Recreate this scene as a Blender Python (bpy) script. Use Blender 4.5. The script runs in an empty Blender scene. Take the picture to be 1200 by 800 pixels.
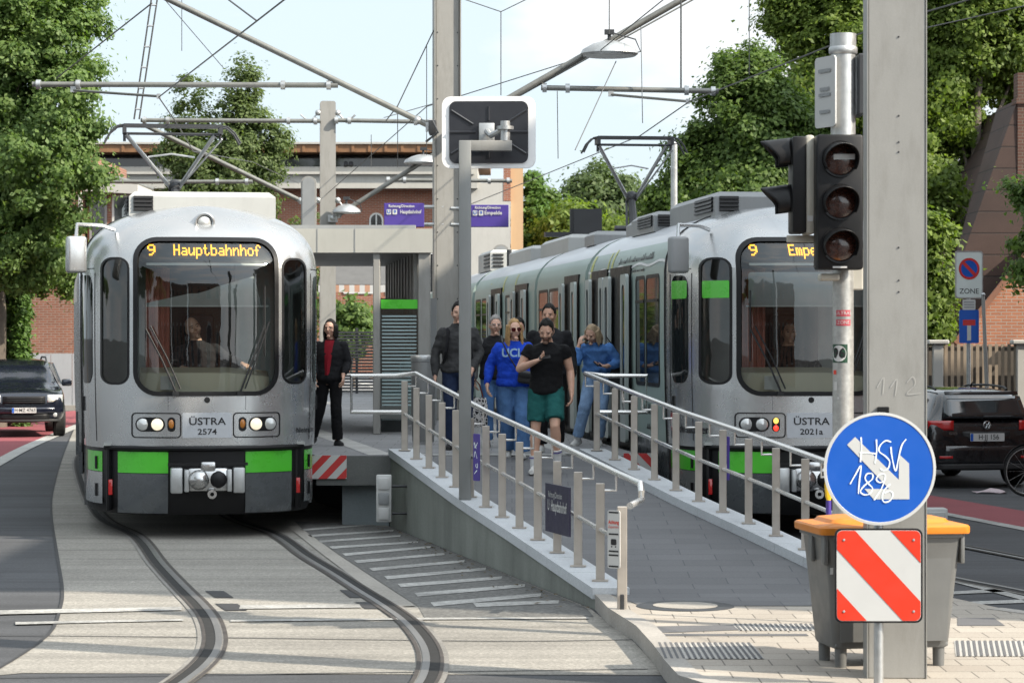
import bpy, bmesh, math, random
import numpy as np
from mathutils import Vector, Matrix, Euler, noise
R = math.radians
PI = math.pi
V = Vector
random.seed(7)
scene = bpy.context.scene
col = scene.collection
# ------------------------------------------------------------- camera
F, CAMH, HOR, MID = 3000.0, 2.2, 394.0, 600.0     # focal length in pixels of a 1200 px wide frame, eye height, horizon row
cam_d = bpy.data.cameras.new("camera")
cam = bpy.data.objects.new("camera", cam_d)
col.objects.link(cam)
scene.camera = cam
cam.location = (0, 0, CAMH)
cam.rotation_euler = (R(90), 0, 0)
cam_d.sensor_width = 36
cam_d.lens = F / 1200 * 36
cam_d.shift_y = (HOR - 400) / 1200
cam_d.clip_end = 3000
cam_d.clip_start = 0.5
cam_d.dof.use_dof = True
cam_d.dof.focus_distance = 26.5
cam_d.dof.aperture_fstop = 7.1
# ------------------------------------------------------------- world and sun
SUN_AZ, SUN_EL = 66.0, 37.0          # degrees to the right of the direction behind the camera, and above the horizon
to_sun = V((math.sin(R(SUN_AZ)) * math.cos(R(SUN_EL)), -math.cos(R(SUN_AZ)) * math.cos(R(SUN_EL)), math.sin(R(SUN_EL))))
w = bpy.data.worlds.new("World")
scene.world = w
w.use_nodes = True
nt = w.node_tree
nt.nodes.clear()
wo = nt.nodes.new("ShaderNodeOutputWorld")
bg = nt.nodes.new("ShaderNodeBackground")
sky = nt.nodes.new("ShaderNodeTexSky")
sky.sky_type = 'NISHITA'
sky.sun_disc = False
sky.sun_elevation = R(SUN_EL)
sky.sun_rotation = math.atan2(to_sun.x, to_sun.y)
sky.dust_density = 2.0
sky.air_density = 1.0
sky.ozone_density = 1.0
def wn(kind, **kw):
    n = nt.nodes.new(kind)
    for k, v in kw.items(): setattr(n, k, v)
    return n
def wmix(fac, a, b, mode='MIX'):
    m = wn("ShaderNodeMix", data_type='RGBA', blend_type=mode)
    for k, x in (('Factor', fac), ('A', a), ('B', b)):
        if isinstance(x, float): m.inputs[k].default_value = x
        elif isinstance(x, tuple): m.inputs[k].default_value = x
        else: nt.links.new(x, m.inputs[k])
    return m.outputs['Result']
tc = wn("ShaderNodeTexCoord")
mp = wn("ShaderNodeMapping")
mp.inputs['Scale'].default_value = (1.0, 1.0, 2.4)
mp.inputs['Location'].default_value = (0.35, 0.2, 0.12)
nz = wn("ShaderNodeTexNoise")
nz.inputs['Scale'].default_value = 4.6
nz.inputs['Detail'].default_value = 8
nz.inputs['Roughness'].default_value = 0.55
cr = wn("ShaderNodeValToRGB")
cr.color_ramp.elements[0].position = 0.46
cr.color_ramp.elements[0].color = (0, 0, 0, 1)
cr.color_ramp.elements[1].position = 0.60
cr.color_ramp.elements[1].color = (1, 1, 1, 1)
nt.links.new(tc.outputs['Generated'], mp.inputs['Vector'])
nt.links.new(mp.outputs['Vector'], nz.inputs['Vector'])
nt.links.new(nz.outputs['Fac'], cr.inputs['Fac'])
veil = wmix(0.86, sky.outputs['Color'], (3.75, 4.35, 4.75, 1))       # thin high haze over the blue
cloudy = wmix(cr.outputs['Color'], veil, (5.0, 5.05, 5.1, 1))
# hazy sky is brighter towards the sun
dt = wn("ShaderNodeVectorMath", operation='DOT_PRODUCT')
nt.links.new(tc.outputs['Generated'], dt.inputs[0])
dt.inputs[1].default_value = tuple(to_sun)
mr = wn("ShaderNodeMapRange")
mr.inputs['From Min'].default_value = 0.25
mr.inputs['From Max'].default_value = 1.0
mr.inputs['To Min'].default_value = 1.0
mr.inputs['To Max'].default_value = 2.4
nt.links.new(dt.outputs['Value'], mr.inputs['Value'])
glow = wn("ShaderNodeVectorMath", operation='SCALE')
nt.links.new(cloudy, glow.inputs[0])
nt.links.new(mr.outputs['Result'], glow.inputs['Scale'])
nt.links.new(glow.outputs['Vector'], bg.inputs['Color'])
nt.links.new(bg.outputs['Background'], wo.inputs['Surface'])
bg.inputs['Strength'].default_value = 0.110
sd = bpy.data.lights.new("sun", 'SUN')
sd.energy = 4.0
sd.angle = R(0.55)
sd.color = (1.0, 0.905, 0.76)
sun = bpy.data.objects.new("sun", sd)
col.objects.link(sun)
sun.rotation_euler = to_sun.to_track_quat('Z', 'Y').to_euler()
scene.view_settings.view_transform = 'Standard'
scene.view_settings.look = 'None'
scene.view_settings.gamma = 1
scene.view_settings.use_curve_mapping = False
scene.view_settings.exposure = 1.06
scene.render.engine = 'CYCLES'
scene.cycles.use_denoising = True
scene.cycles.max_bounces = 8
scene.cycles.transparent_max_bounces = 16
scene.cycles.caustics_reflective = False
scene.cycles.caustics_refractive = False
scene.cycles.sample_clamp_indirect = 6

# ------------------------------------------------------------- helpers
def G(px, py, z=0.0):
    "where the sight line of a photograph pixel meets the level z"
    s = (py - HOR) / (CAMH - z)
    return V(((px - MID) / s, F / s, z))
def P(px, py, Y):
    "the point of that sight line at depth Y"
    return V(((px - MID) * Y / F, Y, CAMH - (py - HOR) * Y / F))
def tag(o, label=None, cat=None, group=None, kind=None):
    if label: o['label'] = label
    if cat: o['category'] = cat
    if group: o['group'] = group
    if kind: o['kind'] = kind
    return o
def thing(name, label, cat, loc=(0, 0, 0), rz=0.0, group=None):
    o = bpy.data.objects.new(name, None)
    o.empty_display_size = 0.2
    col.objects.link(o)
    o.location = loc
    o.rotation_euler = (0, 0, rz)
    return tag(o, label, cat, group)
def children(o):
    return [c for c in bpy.data.objects if c.parent == o]
def copy_tree(o, parent=None):
    c = o.copy()
    col.objects.link(c)
    if parent: c.parent = parent
    for ch in children(o):
        copy_tree(ch, c)
    return c
def frame(o, x, y):
    x = V(x).normalized()
    z = x.cross(V(y)).normalized()
    y = z.cross(x)
    m = Matrix((x, y, z)).transposed().to_4x4()
    m.translation = V(o)
    return m
def facing(o, rz=0.0):
    "frame of a sign standing upright whose face looks along -Y (x to the right, y up)"
    return Matrix.Translation(V(o)) @ Matrix.Rotation(rz, 4, 'Z') @ Matrix(((1, 0, 0, 0), (0, 0, -1, 0), (0, 1, 0, 0), (0, 0, 0, 1)))
def rr(cx, cy, wd, ht, r, n=6):
    pts = []
    for (sx, sy, a0) in ((1, 1, 0), (-1, 1, 90), (-1, -1, 180), (1, -1, 270)):
        for i in range(n + 1):
            a = R(a0 + 90 * i / n)
            pts.append((cx + sx * (wd / 2 - r) + r * math.cos(a), cy + sy * (ht / 2 - r) + r * math.sin(a)))
    return pts
def dense(out, k=6):
    "the same outline with k points along each long straight edge"
    res = []
    n = len(out)
    L = max(math.dist(out[i], out[(i + 1) % n]) for i in range(n))
    for i in range(n):
        a, b = out[i], out[(i + 1) % n]
        m = max(1, math.ceil(k * math.dist(a, b) / L)) if math.dist(a, b) > 0.3 * L or k > 6 else 1
        for j in range(m): res.append((a[0] + (b[0] - a[0]) * j / m, a[1] + (b[1] - a[1]) * j / m))
    return res
_fontcache = {}
def text_geo(s, size, offset=0.0):
    k = (s, size, offset)
    if k not in _fontcache:
        cu = bpy.data.curves.new("lettering", 'FONT')
        cu.body = s
        cu.size = size
        cu.align_x = 'CENTER'
        cu.align_y = 'CENTER'
        cu.offset = offset
        cu.resolution_u = 3
        o = bpy.data.objects.new("lettering_source", cu)
        col.objects.link(o)
        bpy.context.view_layer.update()
        dg = bpy.context.evaluated_depsgraph_get()
        me = bpy.data.meshes.new_from_object(o.evaluated_get(dg))
        vs = [v.co.copy() for v in me.vertices]
        fs = [tuple(p.vertices) for p in me.polygons]
        bpy.data.objects.remove(o)
        bpy.data.curves.remove(cu)
        bpy.data.meshes.remove(me)
        _fontcache[k] = (vs, fs)
    return _fontcache[k]

class MB:
    "collects shapes and links them as ONE mesh object"
    def __init__(s):
        s.bm = bmesh.new()
        s.mi = 0
    def v(s, p): return s.bm.verts.new(p)
    def f(s, vs):
        try:
            q = s.bm.faces.new(vs)
            q.material_index = s.mi
            return q
        except ValueError:
            return None
    def box(s, c, size, rot=None, bev=0.0, seg=2):
        hx, hy, hz = [a / 2 for a in size]
        M = Matrix.Translation(V(c))
        if rot is not None:
            M = M @ (rot if isinstance(rot, Matrix) else Euler(rot if not isinstance(rot, (int, float)) else (0, 0, rot)).to_matrix().to_4x4())
        vs = [s.v(M @ V((x * hx, y * hy, z * hz))) for x in (-1, 1) for y in (-1, 1) for z in (-1, 1)]
        fs = [s.f([vs[i] for i in q]) for q in ((0, 1, 3, 2), (4, 6, 7, 5), (0, 4, 5, 1), (2, 3, 7, 6), (0, 2, 6, 4), (1, 5, 7, 3))]
        if bev > 0:
            es = list({e for q in fs for e in q.edges})
            r = bmesh.ops.bevel(s.bm, geom=es, offset=bev, segments=seg, affect='EDGES', profile=0.5)
            for q in r['faces']: q.material_index = s.mi
        return s
    def ring(s, c, x, y, r, n, ry=None):
        ry = r if ry is None else ry
        return [s.v(c + x * (r * math.cos(2 * PI * i / n)) + y * (ry * math.sin(2 * PI * i / n))) for i in range(n)]
    def cyl(s, a, b, r, r2=None, n=14, cap=True):
        a, b = V(a), V(b)
        d = (b - a).normalized()
        x = d.orthogonal().normalized()
        y = d.cross(x)
        r2 = r if r2 is None else r2
        s.strip([s.ring(a, x, y, r, n), s.ring(b, x, y, r2, n)], cap)
        return s
    def strip(s, rings, cap=True, closed=True):
        for A, B in zip(rings[:-1], rings[1:]):
            n = len(A)
            for i in range(n if closed else n - 1):
                s.f((A[i], A[(i + 1) % n], B[(i + 1) % n], B[i]))
        if cap and closed:
            s.f(list(reversed(rings[0])))
            s.f(rings[-1])
        return s
    def loft(s, rings, cap=True, closed=True):
        return s.strip([[s.v(p) for p in r] for r in rings], cap, closed)
    def tube(s, pts, r, n=8, cap=True, flat=1.0):
        pts = [V(p) for p in pts]
        m = len(pts)
        rs = r if isinstance(r, (list, tuple)) else [r] * m
        t = []
        for i in range(m):
            d = pts[min(i + 1, m - 1)] - pts[max(i - 1, 0)]
            t.append(d.normalized() if d.length > 1e-9 else V((0, 0, 1)))
        x = t[0].orthogonal().normalized()
        rings = []
        for i in range(m):
            x = (x - t[i] * x.dot(t[i]))
            x = x.normalized() if x.length > 1e-6 else t[i].orthogonal().normalized()
            y = t[i].cross(x)
            rings.append(s.ring(pts[i], x, y, rs[i], n, rs[i] * flat))
        return s.strip(rings, cap)
    def prism(s, out, M, d0, d1):
        "outline in the frame's xy plane, from z=d0 to z=d1"
        A = [s.v(M @ V((p[0], p[1], d0))) for p in out]
        B = [s.v(M @ V((p[0], p[1], d1))) for p in out]
        return s.strip([A, B], True)
    def sheet(s, out, M, d=0.0):
        s.f([s.v(M @ V((p[0], p[1], d))) for p in out])
        return s
    def ringplate(s, o1, o2, M, d0, d1):
        "frame between two outlines of the same number of points"
        a0 = [s.v(M @ V((p[0], p[1], d0))) for p in o1]
        a1 = [s.v(M @ V((p[0], p[1], d1))) for p in o1]
        b1 = [s.v(M @ V((p[0], p[1], d1))) for p in o2]
        b0 = [s.v(M @ V((p[0], p[1], d0))) for p in o2]
        return s.strip([a0, a1, b1, b0, a0], False)
    def ball(s, c, r, n=12, m=8, M=None):
        r = r if isinstance(r, (list, tuple)) else (r, r, r)
        c = V(c)
        rings = []
        for j in range(1, m):
            a = PI * j / m
            q = [V((r[0] * math.sin(a) * math.cos(2 * PI * i / n), r[1] * math.sin(a) * math.sin(2 * PI * i / n), -r[2] * math.cos(a))) for i in range(n)]
            rings.append([s.v(c + ((M @ p) if M else p)) for p in q])
        for A, B in zip(rings[:-1], rings[1:]):
            for i in range(n): s.f((A[i], A[(i + 1) % n], B[(i + 1) % n], B[i]))
        lo, hi = V((0, 0, -r[2])), V((0, 0, r[2]))
        lo, hi = s.v(c + ((M @ lo) if M else lo)), s.v(c + ((M @ hi) if M else hi))
        for i in range(n):
            s.f((lo, rings[0][(i + 1) % n], rings[0][i]))
            s.f((hi, rings[-1][i], rings[-1][(i + 1) % n]))
        return s
    def lathe(s, prof, M, n=20, cap=True):
        rings = [[s.v(M @ V((r * math.cos(2 * PI * i / n), r * math.sin(2 * PI * i / n), z))) for i in range(n)] for r, z in prof]
        return s.strip(rings, cap)
    def text(s, t, size, M, d=0.001, sx=1.0, offset=0.0, fn=None):
        vs, fs = text_geo(t, size, offset)
        q = [V((p.x * sx, p.y, d)) for p in vs]
        q = [fn(p) if fn else (M @ p) for p in q]
        q = [s.v(p) for p in q]
        for f in fs: s.f([q[i] for i in f])
        return s
    def tri(s):
        bmesh.ops.triangulate(s.bm, faces=s.bm.faces[:])
        return s
    def map(s, fn):
        for v in s.bm.verts: v.co = fn(v.co)
        return s
    def build(s, name, mats, parent=None, smooth=38, recalc=True):
        if recalc: bmesh.ops.recalc_face_normals(s.bm, faces=s.bm.faces[:])
        me = bpy.data.meshes.new(name)
        s.bm.to_mesh(me)
        s.bm.free()
        for m in (mats if isinstance(mats, (list, tuple)) else [mats]): me.materials.append(m)
        if smooth:
            me.polygons.foreach_set('use_smooth', [True] * len(me.polygons))
            me.set_sharp_from_angle(angle=R(smooth))
        o = bpy.data.objects.new(name, me)
        col.objects.link(o)
        if parent: o.parent = parent
        return o
def bake(o, mods):
    "replace the object's mesh by the result of modifiers"
    for kind, kw in mods:
        m = o.modifiers.new(kind.lower(), kind)
        for k, x in kw.items(): setattr(m, k, x)
    bpy.context.view_layer.update()
    dg = bpy.context.evaluated_depsgraph_get()
    me = bpy.data.meshes.new_from_object(o.evaluated_get(dg))
    old = o.data
    o.modifiers.clear()
    o.data = me
    me.name = old.name
    bpy.data.meshes.remove(old)
    return o

# ------------------------------------------------------------- materials
def lk(t, a, b): t.links.new(a, b)
def new_mat(name):
    m = bpy.data.materials.new(name)
    m.use_nodes = True
    return m, m.node_tree, m.node_tree.nodes['Principled BSDF']
def c4(c, k=1.0): return (min(1, c[0] * k), min(1, c[1] * k), min(1, c[2] * k), 1)
def noise_node(t, scale, detail=4, rough=0.6, vec=None):
    n = t.nodes.new("ShaderNodeTexNoise")
    n.inputs['Scale'].default_value = scale
    n.inputs['Detail'].default_value = detail
    n.inputs['Roughness'].default_value = rough
    if vec is not None: lk(t, vec, n.inputs['Vector'])
    return n
def ramp(t, fac, stops):
    r = t.nodes.new("ShaderNodeValToRGB")
    e = r.color_ramp.elements
    while len(e) < len(stops): e.new(0.5)
    for q, (p, c) in zip(e, stops):
        q.position = p
        q.color = c if len(c) == 4 else (*c, 1)
    lk(t, fac, r.inputs['Fac'])
    return r
def mixc(t, fac, a, b, mode='MIX'):
    m = t.nodes.new("ShaderNodeMix")
    m.data_type = 'RGBA'
    m.blend_type = mode
    for k, x in (('Factor', fac), ('A', a), ('B', b)):
        if isinstance(x, (int, float)): m.inputs[k].default_value = x
        elif isinstance(x, tuple): m.inputs[k].default_value = x if len(x) == 4 else (*x, 1)
        else: lk(t, x, m.inputs[k])
    return m.outputs['Result']
def objco(t):
    return t.nodes.new("ShaderNodeTexCoord").outputs['Object']
def bump(t, b, h, strength=0.3, dist=0.01):
    n = t.nodes.new("ShaderNodeBump")
    n.inputs['Strength'].default_value = strength
    n.inputs['Distance'].default_value = dist
    lk(t, h, n.inputs['Height'])
    lk(t, n.outputs['Normal'], b.inputs['Normal'])
def mat(name, c, rough=0.6, metal=0.0, var=0.12, scale=2.5, grain=0.0, gscale=120, bmp=0.0, bscale=60, coat=0.0, dirt=0.0, emit=None, estr=1.0, spec=0.5, rv=0.07):
    m, t, b = new_mat(name)
    o = objco(t)
    n = noise_node(t, scale, 5, 0.62, o)
    r = ramp(t, n.outputs['Fac'], [(0.3, c4(c, 1 - var)), (0.7, c4(c, 1 + var))])
    out = r.outputs['Color']
    if grain:
        g = noise_node(t, gscale, 2, 0.7, o)
        gr = ramp(t, g.outputs['Fac'], [(0.3, (1 - grain,) * 3), (0.7, (1 + grain,) * 3)])
        out = mixc(t, 1.0, out, gr.outputs['Color'], 'MULTIPLY')
    if dirt:
        mpn = t.nodes.new("ShaderNodeMapping")
        mpn.inputs['Scale'].default_value = (1.6, 1.6, 0.35)
        lk(t, o, mpn.inputs['Vector'])
        d = noise_node(t, 5.0, 6, 0.7, mpn.outputs['Vector'])
        dr = ramp(t, d.outputs['Fac'], [(0.48, (0, 0, 0)), (0.75, (dirt, dirt, dirt))])
        out = mixc(t, dr.outputs['Color'], out, c4((c[0] * 0.45 + 0.02, c[1] * 0.43 + 0.018, c[2] * 0.40 + 0.015)))
    lk(t, out, b.inputs['Base Color'])
    rn = noise_node(t, scale * 4, 4, 0.6, o)
    rrp = ramp(t, rn.outputs['Fac'], [(0.3, (max(0, rough - rv),) * 3), (0.7, (min(1, rough + rv),) * 3)])
    lk(t, rrp.outputs['Color'], b.inputs['Roughness'])
    b.inputs['Metallic'].default_value = metal
    b.inputs['Specular IOR Level'].default_value = spec
    if coat:
        b.inputs['Coat Weight'].default_value = coat
        b.inputs['Coat Roughness'].default_value = 0.06
    if bmp:
        bn = noise_node(t, bscale, 4, 0.6, o)
        bump(t, b, bn.outputs['Fac'], bmp, 0.01)
    if emit:
        b.inputs['Emission Color'].default_value = c4(emit)
        b.inputs['Emission Strength'].default_value = estr
    return m
def glass(name, tint, refl=0.08, rough=0.0):
    m, t, b = new_mat(name)
    t.nodes.remove(b)
    out = t.nodes['Material Output']
    tr = t.nodes.new("ShaderNodeBsdfTransparent")
    tr.inputs['Color'].default_value = c4(tint)
    gl = t.nodes.new("ShaderNodeBsdfGlossy")
    gl.inputs['Color'].default_value = (1, 1, 1, 1)
    gl.inputs['Roughness'].default_value = rough
    fr = t.nodes.new("ShaderNodeFresnel")
    fr.inputs['IOR'].default_value = 1.5
    ad = t.nodes.new("ShaderNodeMath")
    ad.operation = 'ADD'
    ad.use_clamp = True
    ad.inputs[1].default_value = refl
    lk(t, fr.outputs['Fac'], ad.inputs[0])
    ms = t.nodes.new("ShaderNodeMixShader")
    lk(t, ad.outputs[0], ms.inputs['Fac'])
    lk(t, tr.outputs[0], ms.inputs[1])
    lk(t, gl.outputs[0], ms.inputs[2])
    lk(t, ms.outputs[0], out.inputs['Surface'])
    return m
def brick_mat(name, c1, c2, mortar, bw=0.25, bh=0.077, ms=0.012, rough=0.85, vertical=True, bmp=0.3, offset=0.5, big=0.2):
    m, t, b = new_mat(name)
    o = objco(t)
    if vertical:
        sp = t.nodes.new("ShaderNodeSeparateXYZ")
        lk(t, o, sp.inputs[0])
        ad = t.nodes.new("ShaderNodeMath")
        ad.operation = 'ADD'
        lk(t, sp.outputs['X'], ad.inputs[0])
        lk(t, sp.outputs['Y'], ad.inputs[1])
        cb = t.nodes.new("ShaderNodeCombineXYZ")
        lk(t, ad.outputs[0], cb.inputs['X'])
        lk(t, sp.outputs['Z'], cb.inputs['Y'])
        o2 = cb.outputs[0]
    else:
        o2 = o
    k = t.nodes.new("ShaderNodeTexBrick")
    k.inputs['Scale'].default_value = 1.0
    k.inputs['Brick Width'].default_value = bw
    k.inputs['Row Height'].default_value = bh
    k.inputs['Mortar Size'].default_value = ms
    k.inputs['Mortar Smooth'].default_value = 0.3
    k.offset = offset
    k.inputs['Color1'].default_value = c4(c1)
    k.inputs['Color2'].default_value = c4(c2)
    k.inputs['Mortar'].default_value = c4(mortar)
    lk(t, o2, k.inputs['Vector'])
    n = noise_node(t, 0.5, 6, 0.65, o)
    nr = ramp(t, n.outputs['Fac'], [(0.3, (1 - big,) * 3), (0.7, (1 + big,) * 3)])
    g = noise_node(t, 60, 2, 0.6, o)
    gr = ramp(t, g.outputs['Fac'], [(0.3, (0.88,) * 3), (0.7, (1.12,) * 3)])
    out = mixc(t, 1.0, k.outputs['Color'], nr.outputs['Color'], 'MULTIPLY')
    out = mixc(t, 1.0, out, gr.outputs['Color'], 'MULTIPLY')
    lk(t, out, b.inputs['Base Color'])
    b.inputs['Roughness'].default_value = rough
    inv = t.nodes.new("ShaderNodeMath")
    inv.operation = 'SUBTRACT'
    inv.inputs[0].default_value = 1.0
    lk(t, k.outputs['Fac'], inv.inputs[1])
    bump(t, b, inv.outputs[0], bmp, 0.008)
    return m
def leaf_mat(name, c1, c2, trans=0.45):
    m, t, b = new_mat(name)
    ge = t.nodes.new("ShaderNodeNewGeometry")
    o = objco(t)
    n = noise_node(t, 0.55, 3, 0.6, o)
    ad = t.nodes.new("ShaderNodeMath")
    ad.operation = 'MULTIPLY_ADD'
    ad.inputs[1].default_value = 0.55
    lk(t, ge.outputs['Random Per Island'], ad.inputs[0])
    sc_ = t.nodes.new("ShaderNodeMath")
    sc_.operation = 'MULTIPLY'
    sc_.inputs[1].default_value = 0.5
    lk(t, n.outputs['Fac'], sc_.inputs[0])
    lk(t, sc_.outputs[0], ad.inputs[2])
    r = ramp(t, ad.outputs[0], [(0.1, c4(c1)), (0.9, c4(c2))])
    lk(t, r.outputs['Color'], b.inputs['Base Color'])
    b.inputs['Roughness'].default_value = 0.55
    b.inputs['Specular IOR Level'].default_value = 0.35
    tl = t.nodes.new("ShaderNodeBsdfTranslucent")
    tcx = mixc(t, 1.0, r.outputs['Color'], (1.25, 1.35, 0.6), 'MULTIPLY')
    lk(t, tcx, tl.inputs['Color'])
    ms = t.nodes.new("ShaderNodeMixShader")
    ms.inputs['Fac'].default_value = trans
    lk(t, b.outputs[0], ms.inputs[1])
    lk(t, tl.outputs[0], ms.inputs[2])
    lk(t, ms.outputs[0], t.nodes['Material Output'].inputs['Surface'])
    return m
def ground_mat(name, c, grain=0.25, gscale=70, stain=0.3, sscale=0.5, rough=0.9, cracks=False, streak=None):
    m, t, b = new_mat(name)
    o = objco(t)
    n = noise_node(t, sscale, 7, 0.62, o)
    nr = ramp(t, n.outputs['Fac'], [(0.28, c4(c, 1 - stain)), (0.72, c4(c, 1 + stain))])
    g = noise_node(t, gscale, 3, 0.75, o)
    gr = ramp(t, g.outputs['Fac'], [(0.32, (1 - grain,) * 3), (0.68, (1 + grain,) * 3)])
    out = mixc(t, 1.0, nr.outputs['Color'], gr.outputs['Color'], 'MULTIPLY')
    vo = t.nodes.new("ShaderNodeTexVoronoi")
    vo.inputs['Scale'].default_value = gscale * 0.55
    lk(t, o, vo.inputs['Vector'])
    vr = ramp(t, vo.outputs['Distance'], [(0.0, (1 + grain * 0.9,) * 3), (0.55, (1 - grain * 0.5,) * 3)])
    out = mixc(t, 0.7, out, vr.outputs['Color'], 'MULTIPLY')
    if streak:
        mpn = t.nodes.new("ShaderNodeMapping")
        mpn.inputs['Scale'].default_value = streak
        lk(t, o, mpn.inputs['Vector'])
        sn = noise_node(t, 1.0, 5, 0.7, mpn.outputs['Vector'])
        sr = ramp(t, sn.outputs['Fac'], [(0.35, (0.62,) * 3), (0.55, (1.0,) * 3), (0.8, (1.12,) * 3)])
        out = mixc(t, 0.85, out, sr.outputs['Color'], 'MULTIPLY')
    if cracks:
        cv = t.nodes.new("ShaderNodeTexVoronoi")
        cv.feature = 'DISTANCE_TO_EDGE'
        cv.inputs['Scale'].default_value = 0.45
        wn = noise_node(t, 2.5, 4, 0.6, o)
        wv = mixc(t, 0.12, o, wn.outputs['Color'])
        lk(t, wv, cv.inputs['Vector'])
        cvr = ramp(t, cv.outputs['Distance'], [(0.004, (0.5,) * 3), (0.012, (1,) * 3)])
        out = mixc(t, 0.8, out, cvr.outputs['Color'], 'MULTIPLY')
    lk(t, out, b.inputs['Base Color'])
    b.inputs['Roughness'].default_value = rough
    bump(t, b, g.outputs['Fac'], 0.35, 0.006)
    return m
# ------------------------------------------------------------- shared materials
M_asphalt = ground_mat("asphalt", (0.062, 0.064, 0.070), 0.28, 55, 0.22, 0.35, streak=(0.08, 2.2, 1))
M_asphalt_dark = ground_mat("asphalt_dark", (0.055, 0.057, 0.062), 0.25, 60, 0.2, 0.4)
M_asphalt_worn = ground_mat("asphalt_worn", (0.12, 0.118, 0.112), 0.42, 32, 0.2, 0.6)
M_trackbed = ground_mat("trackbed", (0.272, 0.256, 0.228), 0.32, 44, 0.2, 0.45, cracks=False, streak=(0.05, 2.6, 1))
M_concrete = ground_mat("pale_concrete", (0.30, 0.28, 0.25), 0.14, 45, 0.16, 0.8)
M_kerb = ground_mat("kerbstone", (0.33, 0.31, 0.285), 0.14, 60, 0.18, 1.2)
M_coping = ground_mat("coping_stone", (0.50, 0.52, 0.54), 0.10, 70, 0.10, 1.0)
M_rampwall = ground_mat("ramp_concrete", (0.235, 0.25, 0.225), 0.08, 50, 0.14, 0.7, streak=(0.8, 0.8, 0.15))
M_red = ground_mat("red_lane", (0.225, 0.05, 0.06), 0.14, 60, 0.14, 0.5)
M_white = ground_mat("road_paint", (0.36, 0.355, 0.34), 0.14, 50, 0.22, 1.6, rough=0.7)
M_white_worn = ground_mat("worn_road_paint", (0.32, 0.315, 0.30), 0.3, 30, 0.4, 1.4, rough=0.75)
M_pave = brick_mat("ramp_paver", (0.110, 0.111, 0.116), (0.134, 0.135, 0.140), (0.07, 0.072, 0.08), 0.6, 0.3, 0.006, 0.8, False, 0.15, big=0.10)
M_tile = brick_mat("plaza_tile", (0.315, 0.28, 0.24), (0.365, 0.33, 0.285), (0.13, 0.115, 0.10), 0.30, 0.30, 0.006, 0.85, False, 0.2, big=0.10)
M_platform = brick_mat("platform_slab", (0.19, 0.19, 0.195), (0.22, 0.22, 0.225), (0.1, 0.1, 0.1), 0.5, 0.5, 0.006, 0.8, False, 0.15)
M_rail = mat("rail_steel", (0.20, 0.195, 0.19), 0.45, 0.6, 0.1, 1)
M_railside = mat("rail_rust", (0.055, 0.048, 0.044), 0.8, 0.2, 0.3, 6)
M_groove = mat("rail_groove", (0.012, 0.012, 0.012), 0.95)
M_joint = mat("joint_bitumen", (0.03, 0.03, 0.032), 0.8)
M_black = mat("black_rubber", (0.012, 0.012, 0.013), 0.6, var=0.2)
M_darkmetal = mat("dark_metal", (0.05, 0.052, 0.056), 0.45, 0.4, dirt=0.3)
M_steel = mat("brushed_steel", (0.74, 0.73, 0.71), 0.26, 0.75, 0.04, 2, rv=0.02)
M_mast = mat("mast_paint", (0.265, 0.26, 0.245), 0.5, 0.0, 0.06, 1.5, grain=0.05, gscale=180, bmp=0.05, dirt=0.4)
M_post = mat("railing_post", (0.47, 0.43, 0.385), 0.38, 0.55, 0.08, 4, dirt=0.15)
M_galv = mat("galvanised", (0.46, 0.47, 0.47), 0.42, 0.75, 0.16, 7)
M_tubegrey = mat("bracket_tube", (0.20, 0.20, 0.185), 0.45, 0.5, 0.15, 4)
M_wire = mat("contact_wire", (0.09, 0.092, 0.09), 0.5, 0.4)
M_signwhite = mat("sign_white", (0.50, 0.50, 0.49), 0.4, var=0.04)
M_signred = mat("sign_red", (0.60, 0.035, 0.012), 0.4, var=0.04)
M_signblue = mat("sign_blue", (0.006, 0.085, 0.42), 0.35, var=0.05)
M_indigo = mat("sign_indigo", (0.06, 0.035, 0.24), 0.45, var=0.06)
M_ink = mat("lettering_black", (0.01, 0.01, 0.012), 0.5)

def flat(pts, z):
    return [V((p[0], p[1], z)) for p in pts]
def gp(*px, z=0.0):
    return [G(x, y, z) for x, y in px]
def patch(mb, pts, z):
    mb.f([mb.v(p) for p in flat(pts, z)])
def smooth(pts, n=6):
    "Catmull-Rom through points"
    pts = [V(p) for p in pts]
    out = []
    for i in range(len(pts) - 1):
        p0, p1, p2, p3 = pts[max(i - 1, 0)], pts[i], pts[i + 1], pts[min(i + 2, len(pts) - 1)]
        for k in range(n):
            t = k / n
            out.append(0.5 * ((2 * p1) + (p2 - p0) * t + (2 * p0 - 5 * p1 + 4 * p2 - p3) * t * t + (3 * p1 - p0 - 3 * p2 + p3) * t ** 3))
    out.append(pts[-1])
    return out
def ribbon(mb, pts, a, b, z):
    "strip along a path between lateral offsets a and b (positive to the right of travel)"
    L = []
    for i, p in enumerate(pts):
        d = pts[min(i + 1, len(pts) - 1)] - pts[max(i - 1, 0)]
        n = V((d.y, -d.x, 0)).normalized()
        L.append((mb.v((p.x + n.x * a, p.y + n.y * a, z)), mb.v((p.x + n.x * b, p.y + n.y * b, z))))
    for (p, q), (r, s) in zip(L[:-1], L[1:]): mb.f((p, q, s, r))
def struct(mb, name, m, parent=None, smooth_=0):
    return tag(mb.build(name, m, parent, smooth_), kind='structure')

# ------------------------------------------------------------- ground
mb = MB()
for i in range(-12, 12):
    for j in range(-3, 24):
        x, y = i * 40, j * 40
        mb.f([mb.v(p) for p in ((x, y, 0), (x + 40, y, 0), (x + 40, y + 40, 0), (x, y + 40, 0))])
bmesh.ops.remove_doubles(mb.bm, verts=mb.bm.verts[:], dist=0.01)
struct(mb, 'ground', M_asphalt)
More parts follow.
